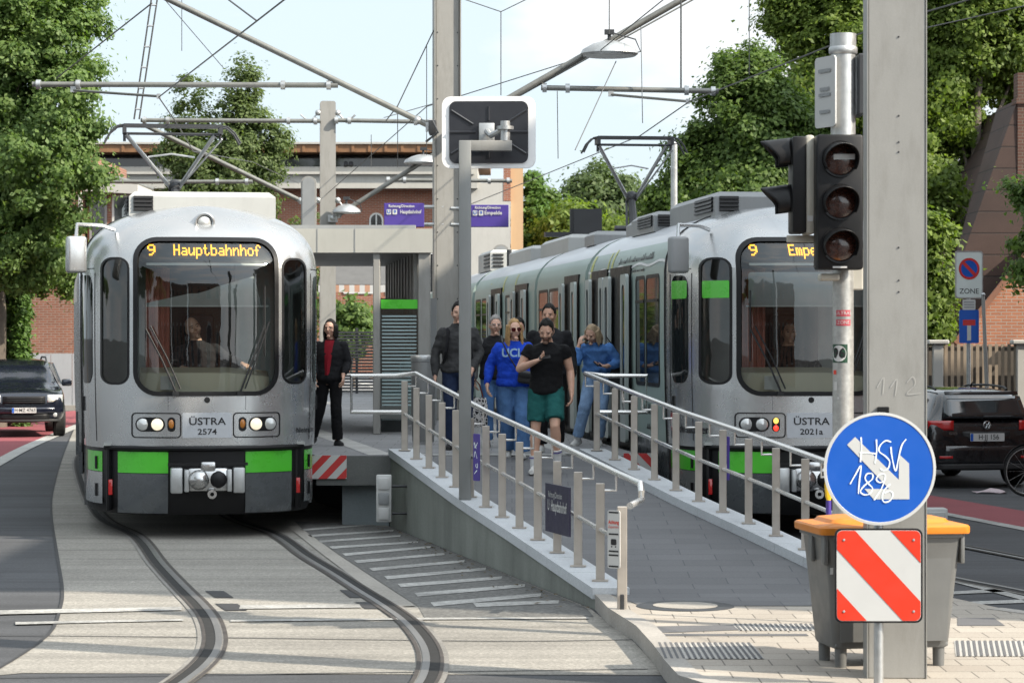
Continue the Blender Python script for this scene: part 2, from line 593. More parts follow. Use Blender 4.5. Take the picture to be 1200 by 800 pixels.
# track bed of exposed aggregate
left_edge = smooth(gp((100, 470), (92, 490), (75, 530), (63, 570), (60, 600), (67, 650), (73, 690), (70, 715), (56, 745), (0, 783), (-30, 794)), 4)
wall_foot = [V((0.63, 20.7, 0)), V((-1.42, 29.6, 0)), V((-2.6, 34, 0)), V((-3.4, 41, 0))]
mb = MB()
patch(mb, [*left_edge, V((-3.2, 16.72, 0)), V((0.97, 16.62, 0)), V((0.95, 17.3, 0)), V((0.88, 18.4, 0)), *wall_foot], 0.004)
struct(mb, 'track_bed', M_trackbed)
mb = MB()
for i in range(3):
    y = 12.5 + i * 1.05
    patch(mb, [(-14, y + 0.1), (-14, y + 1.1), (13, y + 1.35), (13, y + 0.33)], 0.003)
struct(mb, 'cross_road', M_asphalt_dark)
# hatched no-parking strip beside the ramp wall
mb = MB()
patch(mb, gp((345, 611), (356, 622), (400, 652), (448, 684), (490, 711), (498, 725)) + [V((0.64, 20.05, 0)), V((0.60, 20.72, 0)), V((-1.40, 29.5, 0))], 0.008)
struct(mb, 'hatched_strip', M_asphalt_worn)
mb = MB()
def cpx(x, y): return (300 + x * 0.4167, 480 + y * 0.4167)
for (x0, y0, x1, y1) in ((135, 340, 330, 325), (155, 357, 385, 342), (183, 373, 405, 357), (215, 390, 455, 374), (252, 410, 490, 388), (285, 430, 530, 408), (328, 452, 585, 428), (370, 475, 645, 450), (408, 497, 690, 475), (455, 523, 755, 497), (500, 550, 800, 523), (620, 552, 850, 543)):
    a, b = cpx(x0, y0), cpx(x1, y1)
    th = 1.6 + 2.2 * (y0 - 340) / 200
    patch(mb, gp((a[0], a[1] + th * 0.6), (b[0], b[1] + th * 0.5), (b[0] + 1, b[1] - th * 0.5), (a[0] - 4, a[1] - th * 0.6)), 0.012)
struct(mb, 'hatch_marking', M_white_worn)
mb = MB()
patch(mb, gp((336, 617), (349, 617), (398, 652), (440, 680), (487, 711), (464, 712), (420, 682), (380, 652)), 0.012)
struct(mb, 'concrete_strip', M_concrete)
# painted lines
mb = MB()
for q in (((-40, 717), (85, 714.5), (213, 712), (213, 716), (85, 719), (-40, 722)), ((282, 710), (421, 709), (424, 713), (280, 714.5)),
          ((18, 730), (120, 728), (215, 726.5), (215, 728.5), (120, 730.5), (18, 733)), ((270, 727.5), (500, 725), (690, 724), (690, 726), (500, 727.2), (270, 729.5))):
    patch(mb, gp(*q), 0.012)
struct(mb, 'crossing_marking', M_white_worn)
mb = MB()
ribbon(mb, smooth(gp((-60, 575), (0, 541), (30, 525), (62, 511), (98, 496), (125, 484))), -0.14, 0.14, 0.012)
struct(mb, 'lane_marking', M_white)
mb = MB()
ribbon(mb, left_edge, -0.014, 0.014, 0.009)
ribbon(mb, [V((-8, 16.0, 0)), V((0.9, 16.9, 0))], -0.012, 0.012, 0.008)
ribbon(mb, smooth(gp((-10, 745), (200, 747), (420, 750), (600, 752), (745, 750))), -0.013, 0.013, 0.0085)
for (a, b, c_, d) in ((398, 692, 30, 9), (416, 706, 32, 8), (240, 693, 22, 8), (252, 708, 26, 8)):
    patch(mb, gp((a, b), (a + c_, b), (a + c_ + 12, b + d), (a + 12, b + d)), 0.0095)
struct(mb, 'road_joint', M_joint)
# red cycle lanes
mb = MB()
patch(mb, gp((-60, 572), (0, 538), (30, 522), (60, 509), (95, 495), (118, 481), (90, 481), (20, 487), (-120, 487), (-160, 540)), 0.006)
struct(mb, 'red_cycle_lane', M_red)
def line_at(a, b, x):
    a, b = G(*a), G(*b)
    t = (x - a.x) / (b.x - a.x)
    return a + (b - a) * t
def band(name, up, lo, m, z, x0, x1):
    mb = MB()
    patch(mb, [line_at(*up, x0), line_at(*up, x1), line_at(*lo, x1), line_at(*lo, x0)], z)
    return struct(mb, name, m)
band('red_cycle_lane', ((1093, 581), (1200, 599)), ((1100, 599), (1200, 618)), M_red, 0.006, 4.3, 9.0)
band('lane_marking', ((1100, 599), (1200, 618)), ((1100, 602.5), (1200, 622)), M_white_worn, 0.008, 4.3, 9.0)
band('road_marking', ((1127, 681), (1200, 699)), ((1127, 685), (1200, 704)), M_white_worn, 0.008, 3.2, 8.0)
for i, y in enumerate((693, 706, 719)):
    band('hatch_marking', ((1126, y), (1196, y - 4 + i)), ((1126, y + 3.5), (1196, y + i)), M_white_worn, 0.008, 3.3, 4.3 + 0.25 * i)
M_railbed = ground_mat("rail_bedding", (0.20, 0.19, 0.175), 0.25, 60, 0.2, 1.0)
# ------------------------------------------------------------- rails
def make_rail(name, pts, inner):
    "grooved rail let into the road; inner is the side of the flange groove"
    pts = smooth(pts, 6)
    mb = MB()
    s = inner
    def rb(a, b, z, mi):
        mb.mi = mi
        ribbon(mb, pts, min(a * s, b * s), max(a * s, b * s), z)
    rb(-0.085, 0.135, 0.0105, 3)
    rb(-0.045, 0.005, 0.016, 0)
    rb(0.005, 0.075, 0.0125, 2)
    rb(0.075, 0.10, 0.0155, 1)
    rb(-0.085, -0.055, 0.0135, 1)
    return struct(mb, name, [M_rail, M_railside, M_groove, M_railbed])
railL = gp((162, 629), (187, 660), (212, 687), (234, 709), (247, 726), (253, 745), (251, 762), (239, 779), (217, 797), (180, 822))
railR = gp((321, 627), (357, 652), (390, 672), (421, 692), (450, 710), (475, 728), (493, 748), (502, 766), (502, 785), (494, 803), (470, 830))
make_rail('tram_track', [V((-8.3, 50, 0)), V((-7.6, 45, 0)), V((-6.15, 37, 0)), V((-4.95, 31, 0))] + railL, 1)
make_rail('tram_track', [V((-6.85, 50, 0)), V((-6.15, 45, 0)), V((-4.72, 37, 0)), V((-3.42, 31, 0))] + railR, -1)
make_rail('tram_track', [V((-2.2, 70, 0)), V((1.2, 40, 0)), V((2.55, 29, 0)), V((3.3, 26, 0)), V((4.02, 23.2, 0)), V((4.4, 22, 0)), V((5.4, 18.5, 0)), V((7.2, 13, 0))], 1)
make_rail('tram_track', [V((-0.7, 70, 0)), V((2.7, 40, 0)), V((4.05, 29.2, 0)), V((4.7, 26.7, 0)), V((5.08, 25.2, 0)), V((5.9, 22, 0)), V((6.9, 18.5, 0)), V((8.6, 13, 0))], -1)
# ------------------------------------------------------------- plaza (paved island at the foot of the ramp)
PZ = 0.12
plaza = [V((0.66, 20.75, 0)), V((0.735, 19.6, 0)), V((0.89, 18.4, 0)), V((0.95, 17.3, 0)), V((0.98, 16.4, 0)), V((1.02, 15.7, 0)), V((1.15, 15.35, 0)), V((1.9, 14.8, 0)), V((6.0, 14.3, 0)), V((5.0, 17.6, 0)), V((3.75, 19.6, 0)), V((3.2, 21.4, 0)), V((3.0, 23, 0))]
mb = MB()
top = flat(plaza, PZ)
mb.f([mb.v(p) for p in top])
struct(mb, 'plaza_pavement', M_tile)
mb = MB()
ins = []
c0 = V((2.6, 18.4, 0))
for i, p in enumerate(plaza):
    d = plaza[(i + 1) % len(plaza)] - plaza[i - 1]
    n = V((-d.y, d.x, 0)).normalized()
    if n.dot(c0 - p) < 0: n = -n
    ins.append(p + n * 0.14)
n = len(plaza)
A = [mb.v(p) for p in flat(plaza, -0.02)]
B = [mb.v(p) for p in flat(plaza, PZ + 0.006)]
C = [mb.v(p) for p in flat(ins, PZ + 0.006)]
D = [mb.v(p) for p in flat(ins, PZ - 0.02)]
for i in range(n - 3):
    j = i + 1
    mb.f((A[i], A[j], B[j], B[i])); mb.f((B[i], B[j], C[j], C[i])); mb.f((C[i], C[j], D[j], D[i]))
struct(mb, 'kerb', M_kerb)
def rz_early(y): return max(PZ + 0.004, 0.18 + (y - 20.7) * 0.0786 - 0.085)
# tactile paving, grooved slabs and the manhole
def grooved(px0, px1, n, z=PZ):
    mb = MB()
    a, b, c, d = [G(x, y, z) for x, y in px0]
    mb.f([mb.v(p + V((0, 0, 0.003))) for p in (a, b, c, d)])
    mb.mi = 1
    for i in range(n):
        t0, t1 = (i + 0.3) / n, (i + 0.75) / n
        mb.f([mb.v(p + V((0, 0, 0.007))) for p in (a.lerp(b, t0), a.lerp(b, t1), d.lerp(c, t1), d.lerp(c, t0))])
    return struct(mb, 'tactile_paving', [M_white_tact, M_dark_tact])
M_white_tact = ground_mat("tactile_white", (0.40, 0.385, 0.36), 0.1, 60, 0.12, 1.0)
M_dark_tact = ground_mat("tactile_dark", (0.11, 0.11, 0.115), 0.1, 60, 0.12, 1.0)
grooved(((769, 753), (880, 753), (896, 772), (777, 772)), None, 17)
grooved(((858, 731), (1000, 731), (1006, 739), (866, 739)), None, 24)
grooved(((1118, 751), (1230, 751), (1236, 769), (1120, 769)), None, 17)
mb = MB()
patch(mb, gp((754, 734), (858, 732), (866, 738), (760, 742), z=PZ), PZ + 0.003)
patch(mb, gp((756, 742.5), (945, 742.5), (948, 745), (757, 745), z=PZ), PZ + 0.003)
patch(mb, gp((1122, 724), (1165, 724), (1178, 733), (1122, 733), z=PZ), PZ + 0.003)
struct(mb, 'dark_paving', M_dark_tact)
mb = MB()
for k in range(46):
    a_, b_ = G(742 + k * 4.6, 691, 0.15), G(744.6 + k * 4.6, 691, 0.15)
    zz_ = 0.0
    for p_, q_ in ((a_, b_),):
        y_ = 20.93
        mb.f([mb.v((x, y, rz_early(y) + 0.004)) for x, y in ((p_.x * y_ / p_.y, y_), (q_.x * y_ / q_.y, y_), (q_.x * y_ / q_.y, y_ + 0.07), (p_.x * y_ / p_.y, y_ + 0.07))])
struct(mb, 'tactile_row', M_white_worn)
mc = G(803, 710, PZ)
mb = MB()
Mz = Matrix.Translation(mc)
mb.mi = 0
mb.lathe([(0.0, 0.010), (0.25, 0.010), (0.25, 0.004)], Mz, 32, False)
mb.mi = 1
mb.lathe([(0.251, 0.006), (0.37, 0.007), (0.38, 0.002)], Mz, 32, False)
tag(mb.build('manhole_cover', [M_concrete, M_darkmetal]), 'round manhole cover with pale centre set in paving at foot of ramp', 'manhole cover')

# ------------------------------------------------------------- platform and ramp
PLAT = 0.82
ZC = [(19.9, 0.13), (20.7, 0.18), (23.5, 0.40), (25.7, 0.555), (27.6, 0.72), (29.6, 0.90)]
def zc(y):
    if y <= ZC[0][0]: return ZC[0][1]
    for (y0, z0), (y1, z1) in zip(ZC[:-1], ZC[1:]):
        if y <= y1: return z0 + (z1 - z0) * (y - y0) / (y1 - y0)
    return ZC[-1][1]
def rz_(y): return min(PLAT, max(PZ + 0.004, zc(y) - 0.085))
def lx(y): return -1.42 + (29.6 - y) * 2.05 / 8.9      # outer face of the left ramp wall
def rx_(y): return 0.79 + (29.6 - y) * 0.2325           # inner face of the right kerb
COP = 0.30
def plat_l(y): return -2.26 - 0.18 * (min(y, 38) - 29.6) - 0.12 * max(0, y - 38)
def plat_r(y): return 1.55 - 0.1127 * (y - 29.6)
mb = MB()
ys = [19.75] + [20 + 0.6 * i for i in range(16)] + [29.6]
L = [(mb.v((lx(y) + 0.15, y, rz_(y))), mb.v((rx_(y) + 0.1, y, rz_(y)))) for y in ys]
for (p, q), (r, s) in zip(L[:-1], L[1:]): mb.f((p, q, s, r))
struct(mb, 'ramp_path', M_pave)
mb = MB()
ys = [29.6, 32, 34, 36, 38, 42, 50, 60, 75, 95]
top = [(mb.v((plat_l(y), y, PLAT)), mb.v((plat_r(y), y, PLAT))) for y in ys]
bot = [(mb.v((plat_l(y), y, PLAT - 0.34)), mb.v((plat_r(y), y, PLAT - 0.34))) for y in ys]
for i in range(len(ys) - 1):
    mb.mi = 0
    mb.f((top[i][0], top[i][1], top[i + 1][1], top[i + 1][0]))
    mb.mi = 1
    mb.f((top[i][0], top[i + 1][0], bot[i + 1][0], bot[i][0]))
    mb.f((top[i][1], top[i + 1][1], bot[i + 1][1], bot[i][1]))
    mb.f((bot[i][0], bot[i][1], bot[i + 1][1], bot[i + 1][0]))
mb.f((top[0][0], top[0][1], bot[0][1], bot[0][0]))
# set-back base under the slab
mb.mi = 2
for x0, x1 in ((-1.9, -1.35), (1.1, 1.3)):
    mb.box(((x0 + x1) / 2, 30.6, 0.24), (x1 - x0, 1.6, 0.48), -0.1)
M_slabedge = ground_mat("slab_edge", (0.13, 0.135, 0.13), 0.1, 60, 0.2, 1.0)
M_cabin = ground_mat("painted_plinth", (0.20, 0.23, 0.24), 0.06, 60, 0.12, 1.0)
struct(mb, 'platform', [M_platform, M_slabedge, M_cabin])
mb = MB()
for d0, d1 in ((0.62, 0.92),):
    pts = [(plat_l(y) + d0, plat_l(y) + d1, y) for y in (29.75, 32, 34, 36, 38, 42, 60, 80)]
    L = [(mb.v((a, y, PLAT + 0.004)), mb.v((b, y, PLAT + 0.004))) for a, b, y in pts]
    for (p, q), (r, s) in zip(L[:-1], L[1:]): mb.f((p, q, s, r))
patch(mb, [(-1.1, 29.72), (0.8, 29.72), (0.8, 29.98), (-1.1, 29.98)], PLAT + 0.004)
pts = [(plat_r(y) - 0.9, plat_r(y) - 0.62, y) for y in (29.75, 32, 40, 60, 80)]
L = [(mb.v((a, y, PLAT + 0.004)), mb.v((b, y, PLAT + 0.004))) for a, b, y in pts]
for (p, q), (r, s) in zip(L[:-1], L[1:]): mb.f((p, q, s, r))
struct(mb, 'platform_marking', M_white)

def ramp_wall(name, label, x_of, x_in, y0, y1, foot):
    t = thing(name, label, 'ramp wall', (x_of(y0), y0, 0))
    o = V((x_of(y0), y0, 0))
    n = 40
    ys = [y0 + (y1 - y0) * i / n for i in range(n + 1)]
    mb = MB()
    rings = []
    for y in ys:
        a, b = x_of(y), x_in(y)
        s = 0.02 if b > a else -0.02
        z = zc(y) - 0.09
        rings.append([V((a + s, y, foot)) - o, V((b - s, y, foot)) - o, V((b - s, y, z)) - o, V((a + s, y, z)) - o])
    mb.loft(rings)
    mb.build('wall', M_rampwall, t, 0)
    mb = MB()
    ns = round((y1 - y0) / 0.74)
    for i in range(ns):
        a0, a1 = y0 + (y1 - y0) * i / ns + 0.004, y0 + (y1 - y0) * (i + 1) / ns - 0.004
        rings = []
        for y in (a0, a1):
            z = zc(y)
            rings.append([V((x_of(y), y, z - 0.09)) - o, V((x_in(y), y, z - 0.09)) - o, V((x_in(y), y, z)) - o, V((x_of(y), y, z)) - o])
        mb.loft(rings)
    mb.build('coping', M_coping, t, 0)
    return t
ramp_wall('ramp_wall', 'grey concrete ramp wall with pale coping beside the hatched strip', lx, lambda y: lx(y) + COP, 20.62, 29.66, -0.05)
ramp_wall('ramp_wall', 'low kerb wall with pale coping between ramp and the tram to Empelde', lambda y: rx_(y) + COP, rx_, 19.9, 29.66, -0.05)

def railing(label, px_of, side, y0, y1, n, ret, cat='railing', dy_=0.35):
    "posts on the coping, sloping handrail on brackets towards the ramp, mid rail; a return loop guards the platform end"
    t = thing('ramp_railing', label, cat, (px_of(y0), y0, zc(y0)))
    o = V((px_of(y0), y0, zc(y0)))
    PH = 0.80
    for i in range(n):
        y = y0 + (y1 - y0) * i / (n - 1)
        x, z = px_of(y), zc(y)
        mb = MB()
        mb.box(V((x, y, z + PH / 2)) - o, (0.072, 0.03, PH), -0.10, 0.004, 1)
        mb.box(V((x, y, z + 0.006)) - o, (0.13, 0.09, 0.012), -0.10)
        mb.build('post', M_post, t, 0)
        mb = MB()
        hx = x + side * 0.13
        mb.tube([V((x, y, z + PH - 0.06)) - o, V((hx, y, z + PH - 0.06)) - o, V((hx, y, z + PH + 0.07)) - o], 0.012, 6)
        mb.build('bracket', M_steel, t)
    ye = y0 + (y1 - y0)
    dy = dy_
    mb = MB()
    pts = [V((px_of(y0 - dy) + side * (0.02 if dy > 0.5 else 0.13), y0 - dy - (0.4 if dy > 0.5 else 0), zc(y0 - dy) + 0.74))] + [V((px_of(y0 - dy) + side * 0.13, y0 - dy, zc(y0 - dy) + 0.76)), V((px_of(y0 - dy) + side * 0.13, y0 - dy, zc(y0 - dy) + 0.83))]
    for y in [y0 - dy + 0.04, y0, *[q for q, _ in ZC if y0 < q < y1], y1]:
        pts.append(V((px_of(y) + side * 0.13, y, zc(y) + PH + 0.085)))
    zt = zc(y1) + PH + 0.06
    xo, yo = px_of(y1), y1 + 0.12
    pts += [V((xo - side * 0.1, yo, zt)), V((xo - side * ret, yo, zt)), V((xo - side * ret, yo, zt - 0.42)), V((xo, yo - 0.1, zt - 0.42))]
    mb.tube([p - o for p in pts], 0.027, 12)
    mb.build('handrail', M_steel, t)
    mb = MB()
    pts = []
    for y in [y0 - dy, y0, *[q for q, _ in ZC if y0 < q < y1], y1, y1 + 0.05]:
        pts.append(V((px_of(y), y, zc(y) + 0.42)) - o)
    mb.tube(pts, 0.020, 8)
    mb.build('mid_rail', M_steel, t)
    return t
rail_left = railing('steel ramp railing on the concrete wall beside the hatched strip', lambda y: lx(y) + 0.15, 1, 20.95, 29.45, 13, 0.62, 'railing', 0.74)
rail_right = railing('steel ramp railing on the low kerb beside the tram to Empelde', lambda y: rx_(y) + 0.15, -1, 21.0, 29.45, 12, 0.58)
# ------------------------------------------------------------- trams
M_silver = mat("tram_silver", (0.50, 0.51, 0.515), 0.27, 0.75, 0.02, 0.8, coat=0.35, rv=0.015)
M_roofsilver = mat("tram_roof", (0.50, 0.52, 0.55), 0.38, 0.5, 0.04, 1.0, coat=0.2, dirt=0.06, rv=0.02)
M_mint = mat("tram_mint_livery", (0.29, 0.37, 0.34), 0.42, 0.0, 0.06, 0.9, coat=0.08, dirt=0.12, rv=0.02, spec=0.3)
M_leaf = mat("tram_door_leaf", (0.38, 0.42, 0.405), 0.42, 0.0, 0.05, 1.0, spec=0.3, dirt=0.08)
M_tgreen = mat("tram_green", (0.075, 0.50, 0.03), 0.3, 0.0, 0.05, 2, coat=0.4, dirt=0.15)
M_skirt = mat("tram_skirt", (0.10, 0.11, 0.118), 0.28, 0.2, 0.1, 2, coat=0.5, dirt=0.3)
M_tblack = mat("tram_black", (0.008, 0.008, 0.009), 0.45, 0.0, 0.2, 3, spec=0.3)
M_windscreen = glass("windscreen_glass", (0.80, 0.84, 0.82), 0.025)
M_sideglass = mat("tinted_glass", (0.012, 0.015, 0.016), 0.03, 0.0, 0.2, 1.0, spec=0.13, rv=0.0)
M_container = mat("roof_box", (0.42, 0.43, 0.42), 0.5, 0.0, 0.05, 1.5, dirt=0.15)
M_boxgrey = mat("roof_box_grey", (0.26, 0.27, 0.275), 0.5, 0.1, 0.08, 1.5, dirt=0.2)
M_interior = mat("cab_lining", (0.30, 0.31, 0.30), 0.7, 0.0, 0.2, 2)
M_console = mat("cab_console", (0.60, 0.55, 0.42), 0.6, 0.0, 0.08, 2)
M_seat = mat("cab_seat", (0.018, 0.019, 0.024), 0.8, 0.0, 0.2, 6)
M_curtain = mat("cab_curtain", (0.28, 0.085, 0.06), 0.8, 0.0, 0.2, 8)
M_lens = mat("headlamp_lens", (0.55, 0.56, 0.55), 0.12, 0.3, 0.05, 5, coat=1.0)
M_lampon = mat("headlamp_lit", (0.9, 0.85, 0.7), 0.2, emit=(1.0, 0.84, 0.58), estr=0.3)
M_amber = mat("amber_led", (0.05, 0.02, 0.0), 0.5, emit=(1.0, 0.42, 0.015), estr=1.5)
M_amberlens = mat("amber_lens", (0.45, 0.16, 0.02), 0.25, coat=0.6)
M_redlens = mat("red_lens", (0.45, 0.012, 0.012), 0.2, coat=0.6)
M_amberlit = mat("amber_lens_lit", (0.8, 0.4, 0.05), 0.2, emit=(1.0, 0.6, 0.12), estr=0.8)
M_redlit = mat("red_lens_lit", (0.7, 0.03, 0.03), 0.2, emit=(1.0, 0.06, 0.03), estr=0.7)
M_chrome = mat("coupler_steel", (0.52, 0.52, 0.52), 0.22, 0.95, 0.15, 5, dirt=0.25)

TW, TD, TN = 1.325, 1.6, 2.6
def twid(z):
    if z > 2.9: return max(0.05, TW * max(0.0, 1 - min(1, (z - 2.9) / 0.765) ** 2.5) ** (1 / 2.5))
    return TW - 0.03 * ((2.3 - z) / 1.4) ** 2 if z < 2.3 else TW
def tnose(z):
    a = 0.95 * max(0, (z - 2.75) / 0.9) ** 2.4
    return a + 0.03 * max(0, (1.3 - z)) ** 2
def tfront(x, z):
    q = min(0.9999, abs(x) / twid(z))
    return tnose(z) + (TD - tnose(z)) * (1 - (1 - q ** TN) ** (1 / TN))
def tside(y, z):
    k = (TD - y) / (TD - tnose(z))
    if k <= 0: return twid(z)
    return twid(z) * max(0.0, 1 - min(1, k) ** TN) ** (1 / TN)
def onfront(p): return V((p.x, tfront(p.x, p.z) + p.y, p.z))
def tring(z, inset, yend, nq=18):
    W, n0 = twid(z) - inset, tnose(z) + inset
    if W < 0.05: W = 0.05
    pts = []
    for i in range(nq + 1):
        a = -PI / 2 + PI / 2 * i / nq
        pts.append(V((-W * abs(math.sin(a)) ** (2 / TN), n0 + (TD - inset - n0) * (1 - abs(math.cos(a)) ** (2 / TN)), z)))
    right = [V((-p.x, p.y, z)) for p in reversed(pts[:-1])]
    return [V((-W, yend, z))] + pts + right + [V((W, yend, z))]
def solid(levels, inset, yend, name='cutter'):
    mb = MB()
    mb.loft([tring(z, inset, yend) for z in levels])
    mb.tri()
    return mb
def boolean(o, mbs):
    for m in mbs:
        c = m.tri().build('cutter', M_tblack, o.parent, 0)
        md = o.modifiers.new('cut', 'BOOLEAN')
        md.operation = 'DIFFERENCE'
        md.solver = 'EXACT'
        md.object = c
        bpy.context.view_layer.update()
        dg = bpy.context.evaluated_depsgraph_get()
        me = bpy.data.meshes.new_from_object(o.evaluated_get(dg))
        old = o.data
        o.modifiers.clear()
        o.data = me
        bpy.data.meshes.remove(old)
        bpy.data.objects.remove(c)
FR = Matrix(((1, 0, 0, 0), (0, 0, 1, 0), (0, 1, 0, 0), (0, 0, 0, 1)))      # outline (x, z), depth along y
def front_panel(mb, out, d0=-0.006, d1=0.02, rings=5):
    "plate that follows the curved front: concentric outlines so it bends with it"
    out = dense(out)
    cx = (min(p[0] for p in out) + max(p[0] for p in out)) / 2
    cz = (min(p[1] for p in out) + max(p[1] for p in out)) / 2
    R_ = []
    for k in range(rings, 0, -1):
        t = k / rings
        R_.append([onfront(V((cx + (p[0] - cx) * t, d0, cz + (p[1] - cz) * t))) for p in out])
    base = [onfront(V((p[0], d1, p[1]))) for p in out]
    rows = [[mb.v(p) for p in base]] + [[mb.v(p) for p in r] for r in R_]
    mb.strip(rows, False)
    mb.f(rows[-1])
def frame_pair(o1, o2, k=8):
    r1, r2, n = [], [], len(o1)
    for i in range(n):
        j = (i + 1) % n
        m = k if math.dist(o1[i], o1[j]) > 0.12 else 1
        for q in range(m):
            t = q / m
            r1.append((o1[i][0] + (o1[j][0] - o1[i][0]) * t, o1[i][1] + (o1[j][1] - o1[i][1]) * t))
            r2.append((o2[i][0] + (o2[j][0] - o2[i][0]) * t, o2[i][1] + (o2[j][1] - o2[i][1]) * t))
    return r1, r2
def front_frame(mb, o1, o2, d0=-0.012, d1=0.03):
    o1, o2 = frame_pair(o1, o2)
    a0 = [mb.v(onfront(V((p[0], d1, p[1])))) for p in o1]
    a1 = [mb.v(onfront(V((p[0], d0, p[1])))) for p in o1]
    b1 = [mb.v(onfront(V((p[0], d0, p[1])))) for p in o2]
    b0 = [mb.v(onfront(V((p[0], d1, p[1])))) for p in o2]
    mb.strip([a0, a1, b1, b0, a0], False)
def side_panel(mb, out, sgn, d0=0.006, rings=3):
    out = dense(out)
    cy = (min(p[0] for p in out) + max(p[0] for p in out)) / 2
    cz = (min(p[1] for p in out) + max(p[1] for p in out)) / 2
    rows = []
    for dd, t in [(-0.02, 1.0)] + [(d0, k / rings) for k in range(rings, 0, -1)]:
        r = []
        for p in out:
            y, z = cy + (p[0] - cy) * t, cz + (p[1] - cz) * t
            r.append(mb.v((sgn * (tside(y, z) + dd), y, z)))
        rows.append(r)
    mb.strip(rows, False)
    mb.f(rows[-1])
PIX = {'9': "01110 10001 10001 01111 00001 00010 01100 00000 00000", 'H': "10001 10001 10001 11111 10001 10001 10001 00000 00000",
       'a': "00000 00000 01110 00001 01111 10001 01111 00000 00000", 'u': "00000 00000 10001 10001 10001 10011 01101 00000 00000",
       'p': "00000 00000 11110 10001 10001 10001 11110 10000 10000", 't': "01000 01000 11100 01000 01000 01001 00110 00000 00000",
       'b': "10000 10000 11110 10001 10001 10001 11110 00000 00000", 'h': "10000 10000 10110 11001 10001 10001 10001 00000 00000",
       'n': "00000 00000 10110 11001 10001 10001 10001 00000 00000", 'o': "00000 00000 01110 10001 10001 10001 01110 00000 00000",
       'f': "00110 01001 01000 11100 01000 01000 01000 00000 00000", 'E': "11111 10000 10000 11110 10000 10000 11111 00000 00000",
       'm': "00000 00000 11010 10101 10101 10101 10101 00000 00000", 'l': "01100 00100 00100 00100 00100 00100 01110 00000 00000",
       'd': "00001 00001 01111 10001 10001 10001 01111 00000 00000", 'e': "00000 00000 01110 10001 11111 10000 01110 00000 00000"}
def led(mb, s, x0, zt, cw, ch, depth=0.035):
    x = x0
    for chx in s:
        rows = PIX[chx].split()
        for j, r in enumerate(rows):
            for i, b in enumerate(r):
                if b == '1':
                    a, z = x + i * cw, zt - j * ch
                    mb.f([mb.v(onfront(V((a + p * cw * 1.22, depth, z - q * ch * 0.92)))) for p, q in ((0, 0), (1, 0), (1, 1), (0, 1))])
        x += 6.1 * cw

def cross_section(W_, n=26):
    zs = [0.98, 1.2, 1.6, 2.0, 2.4, 2.8, 2.95, 3.1, 3.2, 3.3, 3.4, 3.48, 3.55, 3.6, 3.64, 3.66]
    l = [(-twid(z) * W_, z) for z in zs]
    return l + [(-p[0], p[1]) for p in reversed(l)]
def pantograph(parent, y, zb, ztop, wid):
    p = tag(MB().box((0, y, zb + 0.06), (1.0, 0.9, 0.05)).cyl((-0.42, y, zb - 0.1), (-0.42, y, zb + 0.06), 0.04).cyl((0.42, y, zb - 0.1), (0.42, y, zb + 0.06), 0.04)
            .cyl((-0.3, y - 0.1, zb + 0.15), (0.3, y - 0.1, zb + 0.15), 0.05).build('pantograph', M_darkmetal, parent))
    zk = zb + (ztop - zb) * 0.42
    MB().tube([(0.0, y - 0.1, zb + 0.12), (0.06, y + 0.5, zk)], [0.07, 0.055], 8).tube([(-0.10, y - 0.05, zb + 0.1), (-0.02, y + 0.5, zk - 0.05)], 0.02, 6).ball((0.06, y + 0.5, zk + 0.02), 0.10).build('lower_arm', M_darkmetal, p)
    MB().tube([(0.0, y + 0.5, zk), (-wid * 0.40, y - 0.15, ztop - 0.12)], 0.03, 8).tube([(0.12, y + 0.5, zk), (wid * 0.36, y - 0.15, ztop - 0.12)], 0.03, 8).tube([(0.13, y + 0.42, zk), (wid * 0.42, y - 0.25, ztop - 0.18)], 0.015, 6).tube([(-wid * 0.2, y + 0.2, zk + (ztop - zk) * 0.5), (0, y + 0.15, zk + (ztop - zk) * 0.55), (wid * 0.2, y + 0.2, zk + (ztop - zk) * 0.5)], 0.013, 6).build('upper_arm', M_galv, p)
    h = MB()
    for dy in (-0.28, 0.0):
        h.box((0, y + dy, ztop), (wid * 0.84, 0.045, 0.035))
        for s in (-1, 1):
            h.tube([(s * wid * 0.42, y + dy, ztop), (s * wid * 0.47, y + dy, ztop - 0.015), (s * wid * 0.53, y + dy, ztop - 0.10), (s * wid * 0.58, y + dy, ztop - 0.24)], 0.014, 6)
    h.tube([(-wid * 0.42, y - 0.14, ztop - 0.11), (wid * 0.42, y - 0.14, ztop - 0.11)], 0.02, 6)
    for s in (-1, 1):
        h.box((s * wid * 0.41, y - 0.14, ztop - 0.06), (0.05, 0.32, 0.10))
        h.cyl((s * wid * 0.41, y - 0.14, ztop - 0.1), (s * wid * 0.41, y - 0.14, ztop - 0.22), 0.02)
    h.build('pan_head', M_darkmetal, p)
